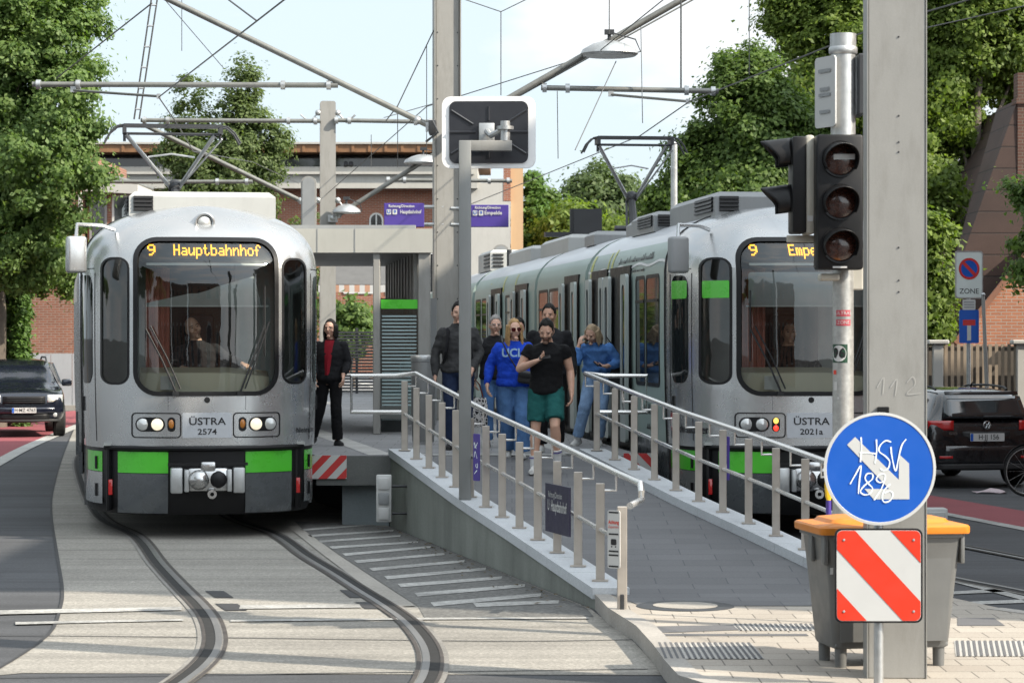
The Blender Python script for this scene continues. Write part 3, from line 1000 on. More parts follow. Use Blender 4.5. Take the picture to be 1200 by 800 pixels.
def roof_box(parent, x0, x1, y0, y1, z0, z1, m, louvre=True):
    r = MB()
    r.loft([[V((x0, y0, z0)), V((x1, y0, z0)), V((x1, y1, z0)), V((x0, y1, z0))], [V((x0, y0, z1 - 0.06)), V((x1, y0, z1 - 0.06)), V((x1, y1, z1 - 0.06)), V((x0, y1, z1 - 0.06))], [V((x0 + 0.07, y0 + 0.08, z1)), V((x1 - 0.07, y0 + 0.08, z1)), V((x1 - 0.07, y1 - 0.08, z1)), V((x0 + 0.07, y1 - 0.08, z1))]])
    o = r.build('roof_box', m, parent, 25)
    if louvre:
        l = MB()
        for k in range(4):
            z = z0 + 0.07 + k * (z1 - z0 - 0.12) / 4
            l.box((x0 - 0.012, (y0 + min(y1, y0 + 1.3)) / 2, z + 0.02), (0.02, min(y1 - y0, 1.3) * 0.82, 0.035), (0, 0.4, 0))
            l.box((x0 + 0.16, y0 - 0.012, z + 0.02), (0.22, 0.02, 0.035), (-0.4, 0, 0))
        l.build('louvre', M_tblack, o, 0)
    return o

def tram(label, cat, loc, rz, number, dest, dest_x, livery, sections, lit, loz=0.26):
    t = thing('tram', label, cat, loc, rz)
    # hull of the front section with a hollow cab
    zl = [0.98, 1.15, 1.4, 1.7, 2.0, 2.3, 2.6, 2.8, 2.95, 3.06, 3.16, 3.25, 3.33, 3.40, 3.46, 3.51, 3.555, 3.59, 3.62, 3.64, 3.655, 3.662]
    yend = 1.62
    hull = solid(zl, 0.0, yend).build('cab_body', M_silver, t, 38)
    wz0, wz1, wx = 1.57, 3.27, 0.775
    inner = solid([1.02, 1.4, 2.0, 2.6, 2.95, 3.16, 3.33], 0.07, yend - 0.06)
    ws = MB().prism(rr(0, (wz0 + wz1) / 2, 2 * wx, wz1 - wz0, 0.25, 7), FR, -1.0, 0.8)
    cuts = [inner, ws]
    cw = []
    for s in (-1, 1):
        ol = rr(s * 0.985, 2.37, 0.29, 1.38, 0.12, 5)
        cw.append((s, ol))
        cuts.append(MB().prism(ol, FR, -1.0, 1.35))
    boolean(hull, cuts)
    hull.data.polygons.foreach_set('use_smooth', [True] * len(hull.data.polygons))
    hull.data.set_sharp_from_angle(angle=R(30))
    # windscreen
    fr = MB()
    front_frame(fr, rr(0, (wz0 + wz1) / 2, 2 * wx + 0.035, wz1 - wz0 + 0.035, 0.26, 7), rr(0, (wz0 + wz1) / 2, 2 * wx - 0.06, wz1 - wz0 - 0.06, 0.22, 7), -0.008, 0.05)
    fr = fr.build('windscreen', M_tblack, t)
    g = MB()
    front_panel(g, rr(0, (wz0 + wz1) / 2, 2 * wx - 0.02, wz1 - wz0 - 0.02, 0.24, 7), 0.012, 0.012, 6)
    g.build('pane', M_windscreen, fr)
    for s, ol in cw:
        f2 = MB()
        front_frame(f2, rr(s * 0.985, 2.37, 0.305, 1.395, 0.12, 5), rr(s * 0.985, 2.37, 0.262, 1.35, 0.10, 5), -0.004, 0.04)
        f2 = f2.build('corner_window', M_tblack, t)
        g = MB()
        front_panel(g, ol, 0.010, 0.010, 3)
        g.build('pane', M_windscreen, f2)
        f3 = MB()
        side_panel(f3, rr(1.0, 2.28, 0.50, 1.20, 0.15, 5), s, 0.005)
        f3 = f3.build('side_window', M_sideglass, t)
        if livery and s < 0:
            gb = MB()
            side_panel(gb, rr(1.0, 2.72, 0.46, 0.20, 0.03, 3), s, 0.010)
            gb.build('green_film', M_tgreen, f3)
            gb = MB()
            for (xa, xb) in ((-1.108, -0.862),):
                front_panel(gb, rr((xa + xb) / 2, 2.715, xb - xa, 0.19, 0.01, 2), -0.010, 0.012, 4)
            gb.build('green_film', M_tgreen, t)
        # cab door outline and handle
        d = MB()
        for yy in (0.68, 1.33):
            d.tube([V((s * (tside(yy, z) + 0.001), yy, z)) for z in (1.05, 1.4, 1.8, 2.2, 2.6, 2.9)], 0.006, 4)
        d.tube([V((s * (tside(y, 2.95) + 0.001), y, 2.95)) for y in (0.7, 0.9, 1.1, 1.31)], 0.006, 4)
        d.box((s * (tside(1.2, 1.45) + 0.008), 1.2, 1.45), (0.02, 0.05, 0.16))
        d.build('cab_door', M_tblack, t)
    # destination display behind the top of the windscreen
    dp = MB()
    dp.f([dp.v(onfront(V((x, 0.05, z)))) for x, z in ((-0.72, 3.005), (0.72, 3.005), (0.72, 3.26), (-0.72, 3.26))])
    front_panel(dp, rr(0, 3.13, 1.44, 0.25, 0.03, 3), 0.045, 0.12, 5)
    dp = dp.build('display', M_tblack, t)
    l = MB()
    led(l, '9', -0.635, 3.205, 0.0165, 0.018)
    led(l, dest, dest_x, 3.205, 0.0132, 0.018)
    l.build('lettering', M_amber, dp, 0, False)
    l = MB()
    front_panel(l, rr(0.0, 2.985, 1.30, 0.028, 0.01, 2), 0.035, 0.06, 5)
    l.build('trim', M_container, dp)
    # cab inside
    c = MB()
    c.box((0, 1.43, 2.1), (2.3, 0.04, 2.1))
    c.box((0, 0.9, 1.02), (2.2, 1.0, 0.03))
    c.mi = 1
    c.box((-0.05, 1.40, 2.15), (0.9, 0.03, 2.0))
    c.mi = 2
    for k in range(9):
        c.tube([(-0.62 + 0.028 * k, 0.62 + 0.02 * (k % 2), z) for z in (1.5, 2.2, 2.95)], 0.02, 5)
    c.build('cab_lining', [M_interior, M_tblack, M_curtain], t, 0)
    c = MB()
    prof = [(0.16, 1.08), (0.15, 1.55), (0.22, 1.80), (0.42, 1.86), (0.62, 1.80), (0.66, 1.08)]
    rings = []
    for i in range(13):
        x = -0.70 + 1.40 * i / 12
        k = 0.12 * abs(x) ** 2
        rings.append([V((x, tfront(x, 1.6) + a + 0.0 * k, z - (0.10 * max(0, x - 0.25)))) for a, z in prof])
    c.loft(rings)
    c = c.build('console', M_console, t, 50)
    q = MB()
    q.f([q.v(onfront(V((x, 0.04, z)))) for x, z in ((-0.50, 1.62), (-0.34, 1.62), (-0.34, 1.77), (-0.50, 1.77))])
    q.build('paper_notice', M_signwhite, c, 0)
    c = MB()
    c.box((-0.02, 1.18, 1.55), (0.48, 0.14, 0.9), (-0.12, 0, 0), 0.05)
    c.box((-0.02, 1.24, 2.24), (0.34, 0.11, 0.42), (-0.05, 0, 0), 0.05)
    c.box((-0.02, 0.95, 1.20), (0.46, 0.5, 0.12), None, 0.04)
    c.build('driver_seat', M_seat, t)
    c = MB()
    sun_w = MB()
    front_panel(sun_w, [(-0.66, 2.54), (0.60, 2.54), (0.52, 2.86), (0.2, 2.72), (-0.30, 2.57), (-0.66, 2.56)] if not livery else rr(0, 2.72, 1.3, 0.36, 0.03, 3), 0.10, 0.11, 4)
    sun_w.build('sun_blind', M_boxgrey if livery else M_interior, t)
    b = MB()
    front_panel(b, rr(0, 2.53, 1.36, 0.018, 0.005, 2), 0.06, 0.075, 4)
    b.build('blind_rail', M_container, t)
    # wipers
    for pts in (((-0.34, 1.60), (-0.48, 1.93), (-0.66, 2.28)), ((0.36, 1.60), (0.52, 2.02), (0.63, 2.33))):
        w_ = MB()
        w_.tube([onfront(V((x, -0.035, z))) for x, z in pts], 0.011, 6)
        w_.tube([onfront(V((x + 0.05, -0.03, z + 0.03))) for x, z in pts], 0.009, 6)
        w_.box(onfront(V((pts[0][0], -0.02, pts[0][1] - 0.02))), (0.07, 0.04, 0.05))
        w_.tube([onfront(V((pts[2][0] - 0.0, -0.028, pts[2][1] - 0.35))), onfront(V((pts[2][0], -0.028, pts[2][1] + 0.42)))], 0.008, 5)
        w_.build('wiper', M_black, t)
    # top lamp, horn hole
    M0 = lambda x, z, d=0.0: Matrix.Translation(onfront(V((x, d, z)))) @ Matrix.Rotation(math.atan((tfront(x, z + 0.02) - tfront(x, z - 0.02)) / 0.04) * -1, 4, 'X') @ Matrix(((1, 0, 0, 0), (0, 0, -1, 0), (0, 1, 0, 0), (0, 0, 0, 1)))
    m_ = facing(onfront(V((0, -0.005, 3.455))))
    tl = MB()
    tl.lathe([(0.118, -0.16), (0.115, 0.03), (0.10, 0.045), (0.082, 0.035), (0.08, -0.02)], m_, 24)
    tl = tl.build('top_lamp', M_silver, t)
    MB().lathe([(0.08, 0.0), (0.075, 0.02), (0.05, 0.035), (0.0, 0.042)], m_, 20, False).build('lens', M_lens, tl)
    MB().lathe([(0.032, -0.01), (0.032, 0.006), (0.02, 0.008), (0.0, 0.004)], M0(0.0, 1.51), 14, False).build('horn', M_tblack, t)
    # lamp clusters and number plate
    for s in (-1, 1):
        k = MB()
        front_frame(k, rr(s * 0.545, 1.235, 0.53, 0.275, 0.045, 4), rr(s * 0.545, 1.235, 0.505, 0.25, 0.035, 4), -0.004, 0.02)
        k = k.build('lamp_cluster', M_tblack, t)
        k2 = MB()
        front_panel(k2, rr(s * 0.61, 1.245, 0.315, 0.155, 0.077, 6), -0.004, 0.01, 3)
        front_panel(k2, rr(s * 0.385, 1.245, 0.085, 0.155, 0.04, 6), -0.004, 0.01, 3)
        k2.build('lamp_mount', M_tblack, k)
        for j, (x, m) in enumerate(((0.535, M_lampon if lit else M_lens), (0.69, M_lens))):
            MB().lathe([(0.066, -0.005), (0.064, 0.018), (0.045, 0.03), (0.0, 0.034)], M0(s * x, 1.245, -0.004), 18, False).build('headlight', m, k)
        if lit:
            MB().ball(onfront(V((s * 0.385, -0.006, 1.25))), (0.03, 0.012, 0.05)).build('indicator', M_amberlens, k)
        else:
            MB().ball(onfront(V((s * 0.385, -0.006, 1.285))), (0.03, 0.015, 0.033)).build('indicator', M_amberlit, k)
            MB().ball(onfront(V((s * 0.385, -0.006, 1.205))), (0.03, 0.015, 0.033)).build('tail_light', M_redlit, k)
    pl = MB()
    front_panel(pl, rr(0, 1.235, 0.535, 0.272, 0.004, 2), -0.006, 0.02, 3)
    pl = pl.build('number_plate', M_plate, t)
    tx = MB()
    tx.text('ÜSTRA', 0.110, None, 0, 1.2, 0.0015, lambda p: onfront(V((p.x, -0.010, 1.275 + p.y))))
    tx.text(number, 0.088, None, 0, 1.2, 0.0012, lambda p: onfront(V((p.x, -0.010, 1.163 + p.y))))
    tx.build('lettering', M_ink, pl, 0, False)
    for x in (-0.42, 0.42):
        MB().tube([onfront(V((x, 0.001, z))) for z in (1.40, 1.48, 1.55)], 0.003, 4).build('panel_joint', M_skirt, t)
    # lower front: black bumper frame, green bands, grey skirts, coupler
    lz = [loz, loz + 0.05, 0.45, 0.75, 0.975]
    lo = MB()
    rings = []
    for z in lz:
        k = 0.03 + 0.12 * max(0, (0.5 - z) / 0.3) ** 2
        r = tring(max(z, 1.0), 0.0, yend)
        rings.append([V((p.x * (1 - k * 0.5), p.y + k if p.y < yend - 0.01 else p.y, z)) for p in r])
    lo.loft(rings)
    lo = lo.build('bumper', M_tblack, t)
    def low(p): return V((p.x * 0.985, tfront(p.x, 1.0) + p.y + 0.03 + 0.12 * max(0, (0.5 - p.z) / 0.3) ** 2, p.z))
    def lowplate(x0, x1, z0, z1, m, name, d=-0.02, n=7):
        q = MB()
        rows = [[q.v(low(V((x0 + (x1 - x0) * i / n, dd, z)))) for i in range(n + 1)] for dd, z in ((0.02, z0), (d, z0), (d, z0 + (z1 - z0) * 0.3), (d, z1), (0.02, z1))]
        q.strip(rows, False, False)
        for i in (0, n):
            q.f([r[i] for r in rows])
        return q.build(name, m, lo)
    for s in (-1, 1):
        xs = sorted((s * 0.425, s * 0.965))
        lowplate(*xs, 0.715, 0.945, M_tgreen, 'green_panel')
        lowplate(*xs, loz + 0.015, 0.708, M_skirt, 'skirt_panel')
        xs = sorted((s * 1.13, s * 1.298))
        lowplate(*xs, 0.715, 0.935, M_tgreen, 'green_panel', -0.012, 10)
        lowplate(*xs, 0.36, 0.708, M_silver, 'corner_panel', -0.012, 10)
        for z0, z1 in ((0.74, 0.88), (0.44, 0.58)):
            MB().box(low(V((s * 1.19, -0.022, (z0 + z1) / 2))), (0.03, 0.03, z1 - z0), (0, 0, s * 0.9)).build('step_recess', M_tblack, lo)
        q = MB()
        q.box(low(V((s * 1.045, -0.035, 0.55))), (0.045, 0.02, 0.17), None, 0.006)
        q.build('reflector', M_redlens, lo)
        q = MB()
        q.tube([low(V((s * 1.05, -0.012, z))) for z in (0.30, 0.45, 0.7, 0.97)], 0.05, 8, True, 0.5)
        q.build('bumper_post', M_tblack, lo)
    q = MB()
    q.tube([onfront(V((x, -0.01, 0.985))) for x in (-1.08, -0.8, -0.4, 0, 0.4, 0.8, 1.08)], 0.03, 8)
    q.build('bumper_rail', M_tblack, lo)
    cp = MB()
    y = -0.10
    for s in (-1, 1):
        cp.mi = 1
        cp.box((s * 0.335, y + 0.02, 0.645), (0.13, 0.16, 0.28), None, 0.02)
        cp.box((s * 0.23, y, 0.645), (0.05, 0.2, 0.24), None, 0.01)
    cp.mi = 0
    cp.box((0, y + 0.02, 0.655), (0.46, 0.2, 0.27), None, 0.05)
    cp.box((0, y - 0.04, 0.80), (0.16, 0.14, 0.10), None, 0.02)
    cp.ball((-0.10, y - 0.09, 0.655), (0.115, 0.10, 0.11))
    cp.mi = 2
    cp.ball((0.11, y - 0.06, 0.655), (0.10, 0.05, 0.10))
    cp.box((0, y - 0.02, 0.82), (0.86, 0.06, 0.03))
    cp.mi = 0
    cp.lathe([(0.022, -0.02), (0.05, -0.02), (0.05, 0.02), (0.022, 0.02), (0.022, -0.02)], facing((0.04, y - 0.1, 0.50)), 14, False)
    cp.build('coupler', [M_chrome, M_galv, M_tblack], t)
    # mirror on its arm
    mm = MB()
    mx_, my_ = -1.40, 0.36
    mm.box((mx_, my_, 3.09), (0.22, 0.13, 0.40), (0, 0, 0.25), 0.035, 3)
    mm = mm.build('mirror', M_silver if not livery else M_boxgrey, t)
    MB().tube([(mx_, my_, 3.28), (mx_ + 0.01, my_ + 0.05, 3.42), (-1.12, 0.62, 3.42), (-0.98, 0.75, 3.38)], 0.022, 6).build('arm', M_silver, mm)
    # roof gear of the front section
    roof_box(t, -0.80, 0.86, 1.35, 4.3, 3.55, 3.845, M_container if not livery else M_boxgrey)
    # body sections
    xs = cross_section(1.0)
    for si, (y0, y1, bend, doors, wins) in enumerate(sections):
        piv = V((0, y0, 0))
        B = Matrix.Translation(piv) @ Matrix.Rotation(bend, 4, 'Z')
        def T(p): return B @ (V(p) - V((0, y0, 0)))
        s_ = MB()
        n = len(xs)
        rings = [[T((p[0], y, p[1])) for p in xs] for y in (y0 + 0.02, y1)]
        s_.loft(rings)
        for f_ in s_.bm.faces:
            zz = sum(v.co.z for v in f_.verts) / len(f_.verts)
            f_.material_index = 1 if zz > 3.27 else 0
        for sg in (-1, 1):
            s_.mi = 2
            s_.box(T((sg * 1.27, (y0 + y1) / 2, 0.63)), (0.05, y1 - y0 - 0.06, 0.70), bend)
        s_.box(T((0, (y0 + y1) / 2, 0.72)), (2.3, y1 - y0 - 0.1, 0.52), bend)
        sec = s_.build('body', [M_mint if livery else M_silver, M_roofsilver, M_skirt], t, 35)
        bl = MB()
        xb = cross_section(0.955)
        bl.loft([[T((p[0], y, p[1] - 0.05)) for p in xb] for y in (y1 - 0.02, y1 + 0.26)])
        bl.build('bellows', M_tblack, sec)
        if si == 0:
            sm = MB()
            xo = cross_section(1.003)
            sm.tube([T((p[0], y0 - 0.01, p[1])) for p in xo], 0.014, 6)
            sm.build('panel_joint', M_tblack, sec)
        for sg in (-1, 1):
            for (a, b) in wins:
                q = MB()
                ol = rr((a + b) / 2, 2.27, b - a, 1.32, 0.09, 4)
                ii = rr((a + b) / 2, 2.27, b - a - 0.09, 1.23, 0.07, 4)
                A = [q.v(T((sg * (twid(z) - 0.02), y, z))) for y, z in ol]
                Bq = [q.v(T((sg * (twid(z) + 0.008), y, z))) for y, z in ol]
                C = [q.v(T((sg * (twid(z) + 0.008), y, z))) for y, z in ii]
                q.strip([A, Bq, C], False)
                q = q.build('window', M_tblack, sec)
                g = MB()
                C = [g.v(T((sg * (twid(z) + 0.004), y, z))) for y, z in ii]
                g.f(C)
                g.build('pane', M_sideglass, q, 0)
                h = MB()
                h.box(T((sg * (TW + 0.012), (a + b) / 2, 2.62)), (0.012, b - a - 0.10, 0.035), bend)
                h.build('sash', M_tblack, q, 0)
            for (a, b) in doors:
                q = MB()
                op = livery and sg < 0
                q.box(T((sg * (TW - 0.03), (a + b) / 2, 1.95)), (0.09, (b - a) * (1.5 if op else 1.0), 2.26), bend)
                q = q.build('doorway', M_tblack, sec, 0)
                op = livery and sg < 0
                wd = (b - a) / 2
                for e in (-1, 1):
                    lf = MB()
                    yc = (a + b) / 2 + e * (wd * (1.30 if op else 0.5))
                    xc = TW + (0.07 if op else 0.022)
                    out = rr(0, 0, wd * (0.80 if op else 0.94), 2.08, 0.05, 3)
                    inn = rr(0, 0.12, wd * 0.46, 1.58, 0.10, 3)
                    Mf = B @ Matrix.Translation(V((sg * xc, yc, 1.93)) - V((0, y0, 0))) @ Matrix(((0, 0, sg, 0), (1, 0, 0, 0), (0, 1, 0, 0), (0, 0, 0, 1)))
                    lf.ringplate(out, inn, Mf, -0.02, 0.02)
                    lf = lf.build('door_leaf', M_leaf if livery else M_silver, q, 30)
                    g = MB()
                    g.prism(inn, Mf, -0.008, 0.008)
                    g.build('pane', M_sideglass, lf, 0)
    return t
M_plate = mat("tram_number_plate", (0.50, 0.52, 0.55), 0.35, 0.3, 0.03, 2, dirt=0.06)
ANG_L, ANG_R = math.atan((600 - 60) / F), math.atan((600 - 262) / F)
LOC_L, LOC_R = V((-3.31, 27.8, 0)), V((3.25, 27.8, 0))
tram_l = tram('silver tram to Hauptbahnhof with lit headlights and green bumper panels', 'tram', LOC_L, ANG_L, '2574', 'Hauptbahnhof', -0.355, False,
              [(1.62, 7.9, -0.02, [(3.1, 4.4), (5.6, 6.9)], [(1.8, 2.9), (4.6, 5.4)]), (8.2, 13.7, -0.10, [], [(9, 10.2), (11, 12.4)]), (14.0, 24, -0.16, [], [])], True)
tram_r = tram('silver and mint tram to Empelde with its doors open at the platform', 'tram', LOC_R, ANG_R, '2021a', 'Empelde', -0.215, True,
              [(1.62, 7.9, 0, [(4.35, 5.45), (6.25, 7.2)], [(2.0, 2.95), (3.02, 3.72)]), (8.2, 13.7, 0, [(9.0, 10.0)], [(10.9, 12.1), (12.25, 13.4)]), (14.0, 24.0, 0, [(15.2, 16.4), (19.2, 20.4)], [(17.2, 18.3), (21.4, 22.5), (22.7, 23.7)]), (24.5, 36, 0, [(28, 29.2), (32, 33.2)], [(25.2, 26.6)])], False)
# roof gear and pantographs
def Tl(x, y, z): return Matrix.Rotation(ANG_L, 4, 'Z') @ V((x, y, z)) + LOC_L
pantograph(tram_l, 8.2, 3.72, 5.13, 1.62)
pantograph(tram_r, 12.2, 3.72, 5.28, 1.40)
roof_box(tram_r, -0.95, 0.9, 4.6, 6.4, 3.52, 3.78, M_boxgrey)
roof_box(tram_r, -0.8, 0.8, 7.0, 7.8, 3.55, 3.78, M_boxgrey, False)
roof_box(tram_r, -0.9, 0.8, 10.2, 11.2, 3.55, 3.76, M_boxgrey, False)
roof_box(tram_r, -0.85, 0.8, 13.4, 17.0, 3.52, 3.84, M_container, False)
roof_box(tram_r, -0.85, 0.8, 18.5, 22.0, 3.52, 3.84, M_container, False)
roof_box(tram_r, -0.9, 0.8, 25.0, 27.5, 3.55, 3.98, M_container)
q = MB()
q.cyl((-0.2, 17.6, 3.6), (-0.2, 17.6, 4.45), 0.06).box((0.05, 17.6, 4.2), (0.5, 0.2, 0.5)).box((-0.1, 17.65, 4.0), (1.2, 0.2, 0.08))
q.build('roof_equipment', M_darkmetal, tram_r)
for k in range(5):
    MB().cyl((-0.6 + 0.25 * k, 24.2, 3.6), (-0.6 + 0.25 * k, 24.2, 3.95), 0.05).build('insulator', M_darkmetal, tram_r)
# writing and livery on the platform side of the tram to Empelde
q = MB()
def side_txt(mb, s, size, y, z, d=0.012, sx=1.0, off=0.0):
    mb.text(s, size, None, 0, sx, off, lambda p: V((-(tside(y - p.x, z + p.y) + d), y - p.x, z + p.y)))
side_txt(q, 'ÜSTRA', 0.13, 1.12, 3.13, 0.008, 1.35, 0.003)
side_txt(q, 'Niedersachsen', 0.13, 0.80, 1.17, 0.008, 1.0, 0.002)
q.build('lettering', M_ink, tram_r, 0, False)
q = MB()
side_panel(q, rr(1.26, 1.24, 0.15, 0.20, 0.01, 2), -1, 0.006)
q = q.build('emblem', M_redlens, tram_r, 0)
z = MB()
pts = [(1.31, 1.20), (1.29, 1.30), (1.26, 1.25), (1.23, 1.31), (1.21, 1.26), (1.235, 1.22), (1.22, 1.17), (1.25, 1.19), (1.28, 1.17)]
z.f([z.v((-(tside(y, zz) + 0.010), y, zz)) for y, zz in pts])
z.build('horse_mark', M_signwhite, q, 0)
M_reed = mat("livery_reed", (0.42, 0.44, 0.10), 0.4, var=0.2)
M_swoosh = mat("livery_white", (0.70, 0.72, 0.72), 0.35, var=0.05)
q = MB()
for y, z0, z1, wd in ((6.05, 2.98, 3.30, 0.10), (5.72, 3.0, 3.33, 0.14), (7.55, 3.0, 3.3, 0.2), (7.7, 1.0, 2.9, 0.16), (5.6, 1.1, 1.5, 0.12), (16.8, 3.0, 3.28, 0.15), (18.7, 3.0, 3.28, 0.2), (21.0, 1.1, 3.2, 0.2)):
    pts = []
    for k in range(6):
        zz = z0 + (z1 - z0) * k / 5
        pts.append((q.v((-(twid(zz) + 0.004), y - wd / 2 + 0.03 * k, zz)), q.v((-(twid(zz) + 0.004), y + wd / 2 + 0.03 * k, zz))))
    for (a, b), (c, d) in zip(pts[:-1], pts[1:]): q.f((a, b, d, c))
q.mi = 1
pts = []
for k in range(30):
    y = 1.65 + k * 0.215
    zz = 3.05 + 0.02 * math.sin(k * 0.9)
    pts.append((q.v((-(twid(zz) + 0.004), y, zz)), q.v((-(twid(zz + 0.03) + 0.004), y, zz + 0.03))))
for (a, b), (c, d) in zip(pts[:-1], pts[1:]): q.f((a, b, d, c))
q.mi = 2
random.seed(3)
for y0, y1, z0, hh in ((2.6, 5.2, 3.12, 0.07), (3.1, 4.6, 2.99, 0.03), (2.2, 3.3, 1.28, 0.10), (2.4, 3.0, 1.10, 0.06)):
    y = y0
    while y < y1:
        h = hh * random.choice((0.6, 0.6, 1.0, 0.6, 1.2))
        q.f([q.v((-(twid(z) + 0.006), yy, z)) for yy, z in ((y, z0), (y + 0.035, z0), (y + 0.02, z0 + h), (y - 0.02, z0 + h))])
        if random.random() < 0.6:
            q.f([q.v((-(twid(z) + 0.006), yy, z)) for yy, z in ((y, z0), (y + 0.09, z0), (y + 0.09, z0 + 0.018), (y, z0 + 0.018))])
        y += random.uniform(0.06, 0.12)
q.build('livery_print', [M_reed, M_swoosh, M_ink], tram_r, 0)
q = MB()
q.text('Niedersachsen', 0.085, None, 0, 1.0, 0.001, lambda p: V((tside(0.62 + p.x, 1.16 + p.y) + 0.008, 0.62 + p.x, 1.16 + p.y)))
q.build('lettering', M_ink, tram_l, 0, False)
# ------------------------------------------------------------- masts along the platform
def stroke(mb, pts, wd, M, d, n=5):
    "a hand-drawn line lying on the plane of frame M"
    pts = smooth([V((x, y, 0)) for x, y in pts], n)
    L = []
    for i, p in enumerate(pts):
        t = pts[min(i + 1, len(pts) - 1)] - pts[max(i - 1, 0)]
        nn = V((-t.y, t.x, 0)).normalized() * wd / 2 * (0.72 + 0.45 * abs(math.sin(i * 0.37 + len(pts))))
        L.append((mb.v(M @ V((p.x + nn.x, p.y + nn.y, d))), mb.v(M @ V((p.x - nn.x, p.y - nn.y, d)))))
    for (a, b), (c, e) in zip(L[:-1], L[1:]): mb.f((a, b, e, c))
# near mast, a box section with flange edges
mast = thing('mast', 'wide grey steel mast standing in front of the grey bin', 'mast', (2.349, 15.71, PZ), R(-3))
MB().box((0, 0, 5), (0.348, 0.28, 10.0), None, 0.006, 1).build('shaft', M_mast, mast, 0)
m_ = MB()
for x in (-0.1775, 0.1775):
    m_.box((x, 0.0, 5.0), (0.007, 0.288, 10.0))
m_.build('flange', M_mast, mast, 0)
m_ = MB()
Mf = facing((0, -0.142, 0))
for z in (0.9, 1.35, 2.35, 2.42, 2.62, 3.2, 3.26, 3.42, 3.9):
    m_.lathe([(0.006, 0.0), (0.004, 0.003), (0, 0.003)], Mf @ Matrix.Translation((0.01, z, 0)), 8, False)
m_.build('bolt', M_darkmetal, mast)
m_ = MB()
for pts in (([(-0.12, 1.77), (-0.08, 1.83), (-0.085, 1.73)]), ([(-0.04, 1.77), (0.0, 1.82), (-0.01, 1.72)]), ([(0.06, 1.80), (0.095, 1.835), (0.11, 1.79), (0.06, 1.73), (0.145, 1.735)])):
    stroke(m_, pts, 0.004, Mf, 0.002)
M_chalk = mat("scratched_mark", (0.40, 0.395, 0.38), 0.8)
m_.build('graffiti', M_chalk, mast, 0)
MB().box((-0.085, -0.155, 1.63), (0.07, 0.03, 0.045), None, 0.004, 1).build('bracket', M_tblack, mast, 0)

def platform_mast(label, x, y, top, h0=0.0):
    t = thing('mast', label, 'mast', (x, y, PLAT), R(6.4))
    MB().box((0.0, 0, (top - PLAT) / 2), (0.40, 0.34, top - PLAT), None, 0.02, 2).build('shaft', M_mast, t, 0)
    m_ = MB()
    for sx in (-0.165, 0.165):
        for k in range(int((top - PLAT) / 0.55)):
            m_.lathe([(0.012, 0.0), (0.010, 0.006), (0, 0.007)], facing((sx, -0.17, 0.35 + k * 0.55)), 8, False)
    m_.build('bolt', M_darkmetal, t)
    m_ = MB()
    m_.box((-0.212, -0.02, (top - PLAT) / 2), (0.02, 0.42, top - PLAT))
    m_.box((0.212, -0.02, (top - PLAT) / 2), (0.02, 0.42, top - PLAT))
    m_.build('flange', M_mast, t, 0)
    return t
mast_a = platform_mast('tall grey bolted mast behind the man in the grey jacket', -1.085, 42.5, 12.0)
# rounded-top mast farther along
mast_b = thing('mast', 'pale grey mast with rounded top rising behind the shelter roof', 'mast', (-4.75, 66, PLAT), R(6.4))
m_ = MB()
hh = 8.25 - PLAT
out = [(-0.2, 0), (0.2, 0)] + [(0.2 - 0.06 + 0.06 * math.cos(R(a)), hh - 0.06 + 0.06 * math.sin(R(a))) for a in (0, 30, 60, 90)] + [(-0.14 + 0.06 * math.cos(R(a)), hh - 0.06 + 0.06 * math.sin(R(a))) for a in (90, 120, 150, 180)]
m_.prism(out, facing((0, 0.15, 0)), 0.0, 0.3)
m_.build('shaft', M_mast, mast_b, 0)
# two far signal heads with rounded tops
for i, (px, py0, py1, Y, lab) in enumerate(((362, 208, 268, 62, 'dark rounded signal board beside the rounded-top mast'), (587, 288, 330, 58, 'dark rounded signal board below the sign towards Empelde'))):
    a, b = P(px, py0, Y), P(px, py1, Y)
    t = thing('signal_board', lab, 'signal', (a.x, a.y, PLAT), 0)
    wv = 0.15
    m_ = MB()
    zt, zb = a.z - PLAT, b.z - PLAT
    out = [(-wv, zb), (wv, zb)] + [(wv * math.cos(R(q)), zt - wv + wv * math.sin(R(q))) for q in range(0, 181, 30)]
    m_.prism(out, facing((0, 0, 0)), 0, 0.12)
    m_.build('board', M_boxgrey, t, 30)
    m_ = MB()
    o2 = [(p[0] * 1.22, p[1] + (0.03 if p[1] > zb + 0.1 else -0.02)) for p in out]
    m_.prism(o2, facing((0, 0, 0)), -0.02, 0.10)
    m_.build('rim', M_mast, t, 30)
    MB().cyl((0, 0.06, 0), (0, 0.06, zb + 0.05), 0.05).build('post', M_galv, t)

# ------------------------------------------------------------- grey bin with orange lid
M_bin = mat("bin_plastic", (0.125, 0.127, 0.125), 0.42, 0.0, 0.07, 2.0, grain=0.05, gscale=160, bmp=0.04, bscale=200, dirt=0.28)
M_lid = mat("bin_lid", (0.62, 0.20, 0.015), 0.42, 0.0, 0.06, 2.0, grain=0.04, gscale=160, dirt=0.18)
binn = thing('bin', 'grey four-legged refuse bin with orange lid behind the near mast', 'bin', (2.355, 16.34, PZ), R(9))
binn.scale = (0.80, 0.84, 0.93)
def rbox_ring(w_, d_, z, r, n=4):
    return [V((x, y, z)) for x, y in rr(0, 0, w_, d_, r, n)]
m_ = MB()
m_.loft([rbox_ring(0.92, 0.56, 0.13, 0.06), rbox_ring(0.945, 0.585, 0.15, 0.07), rbox_ring(1.03, 0.64, 0.55, 0.06), rbox_ring(1.10, 0.68, 0.86, 0.05), rbox_ring(1.12, 0.69, 0.875, 0.04), rbox_ring(1.15, 0.72, 0.878, 0.04), rbox_ring(1.15, 0.72, 0.91, 0.04)])
m_.build('body', M_bin, binn, 30)
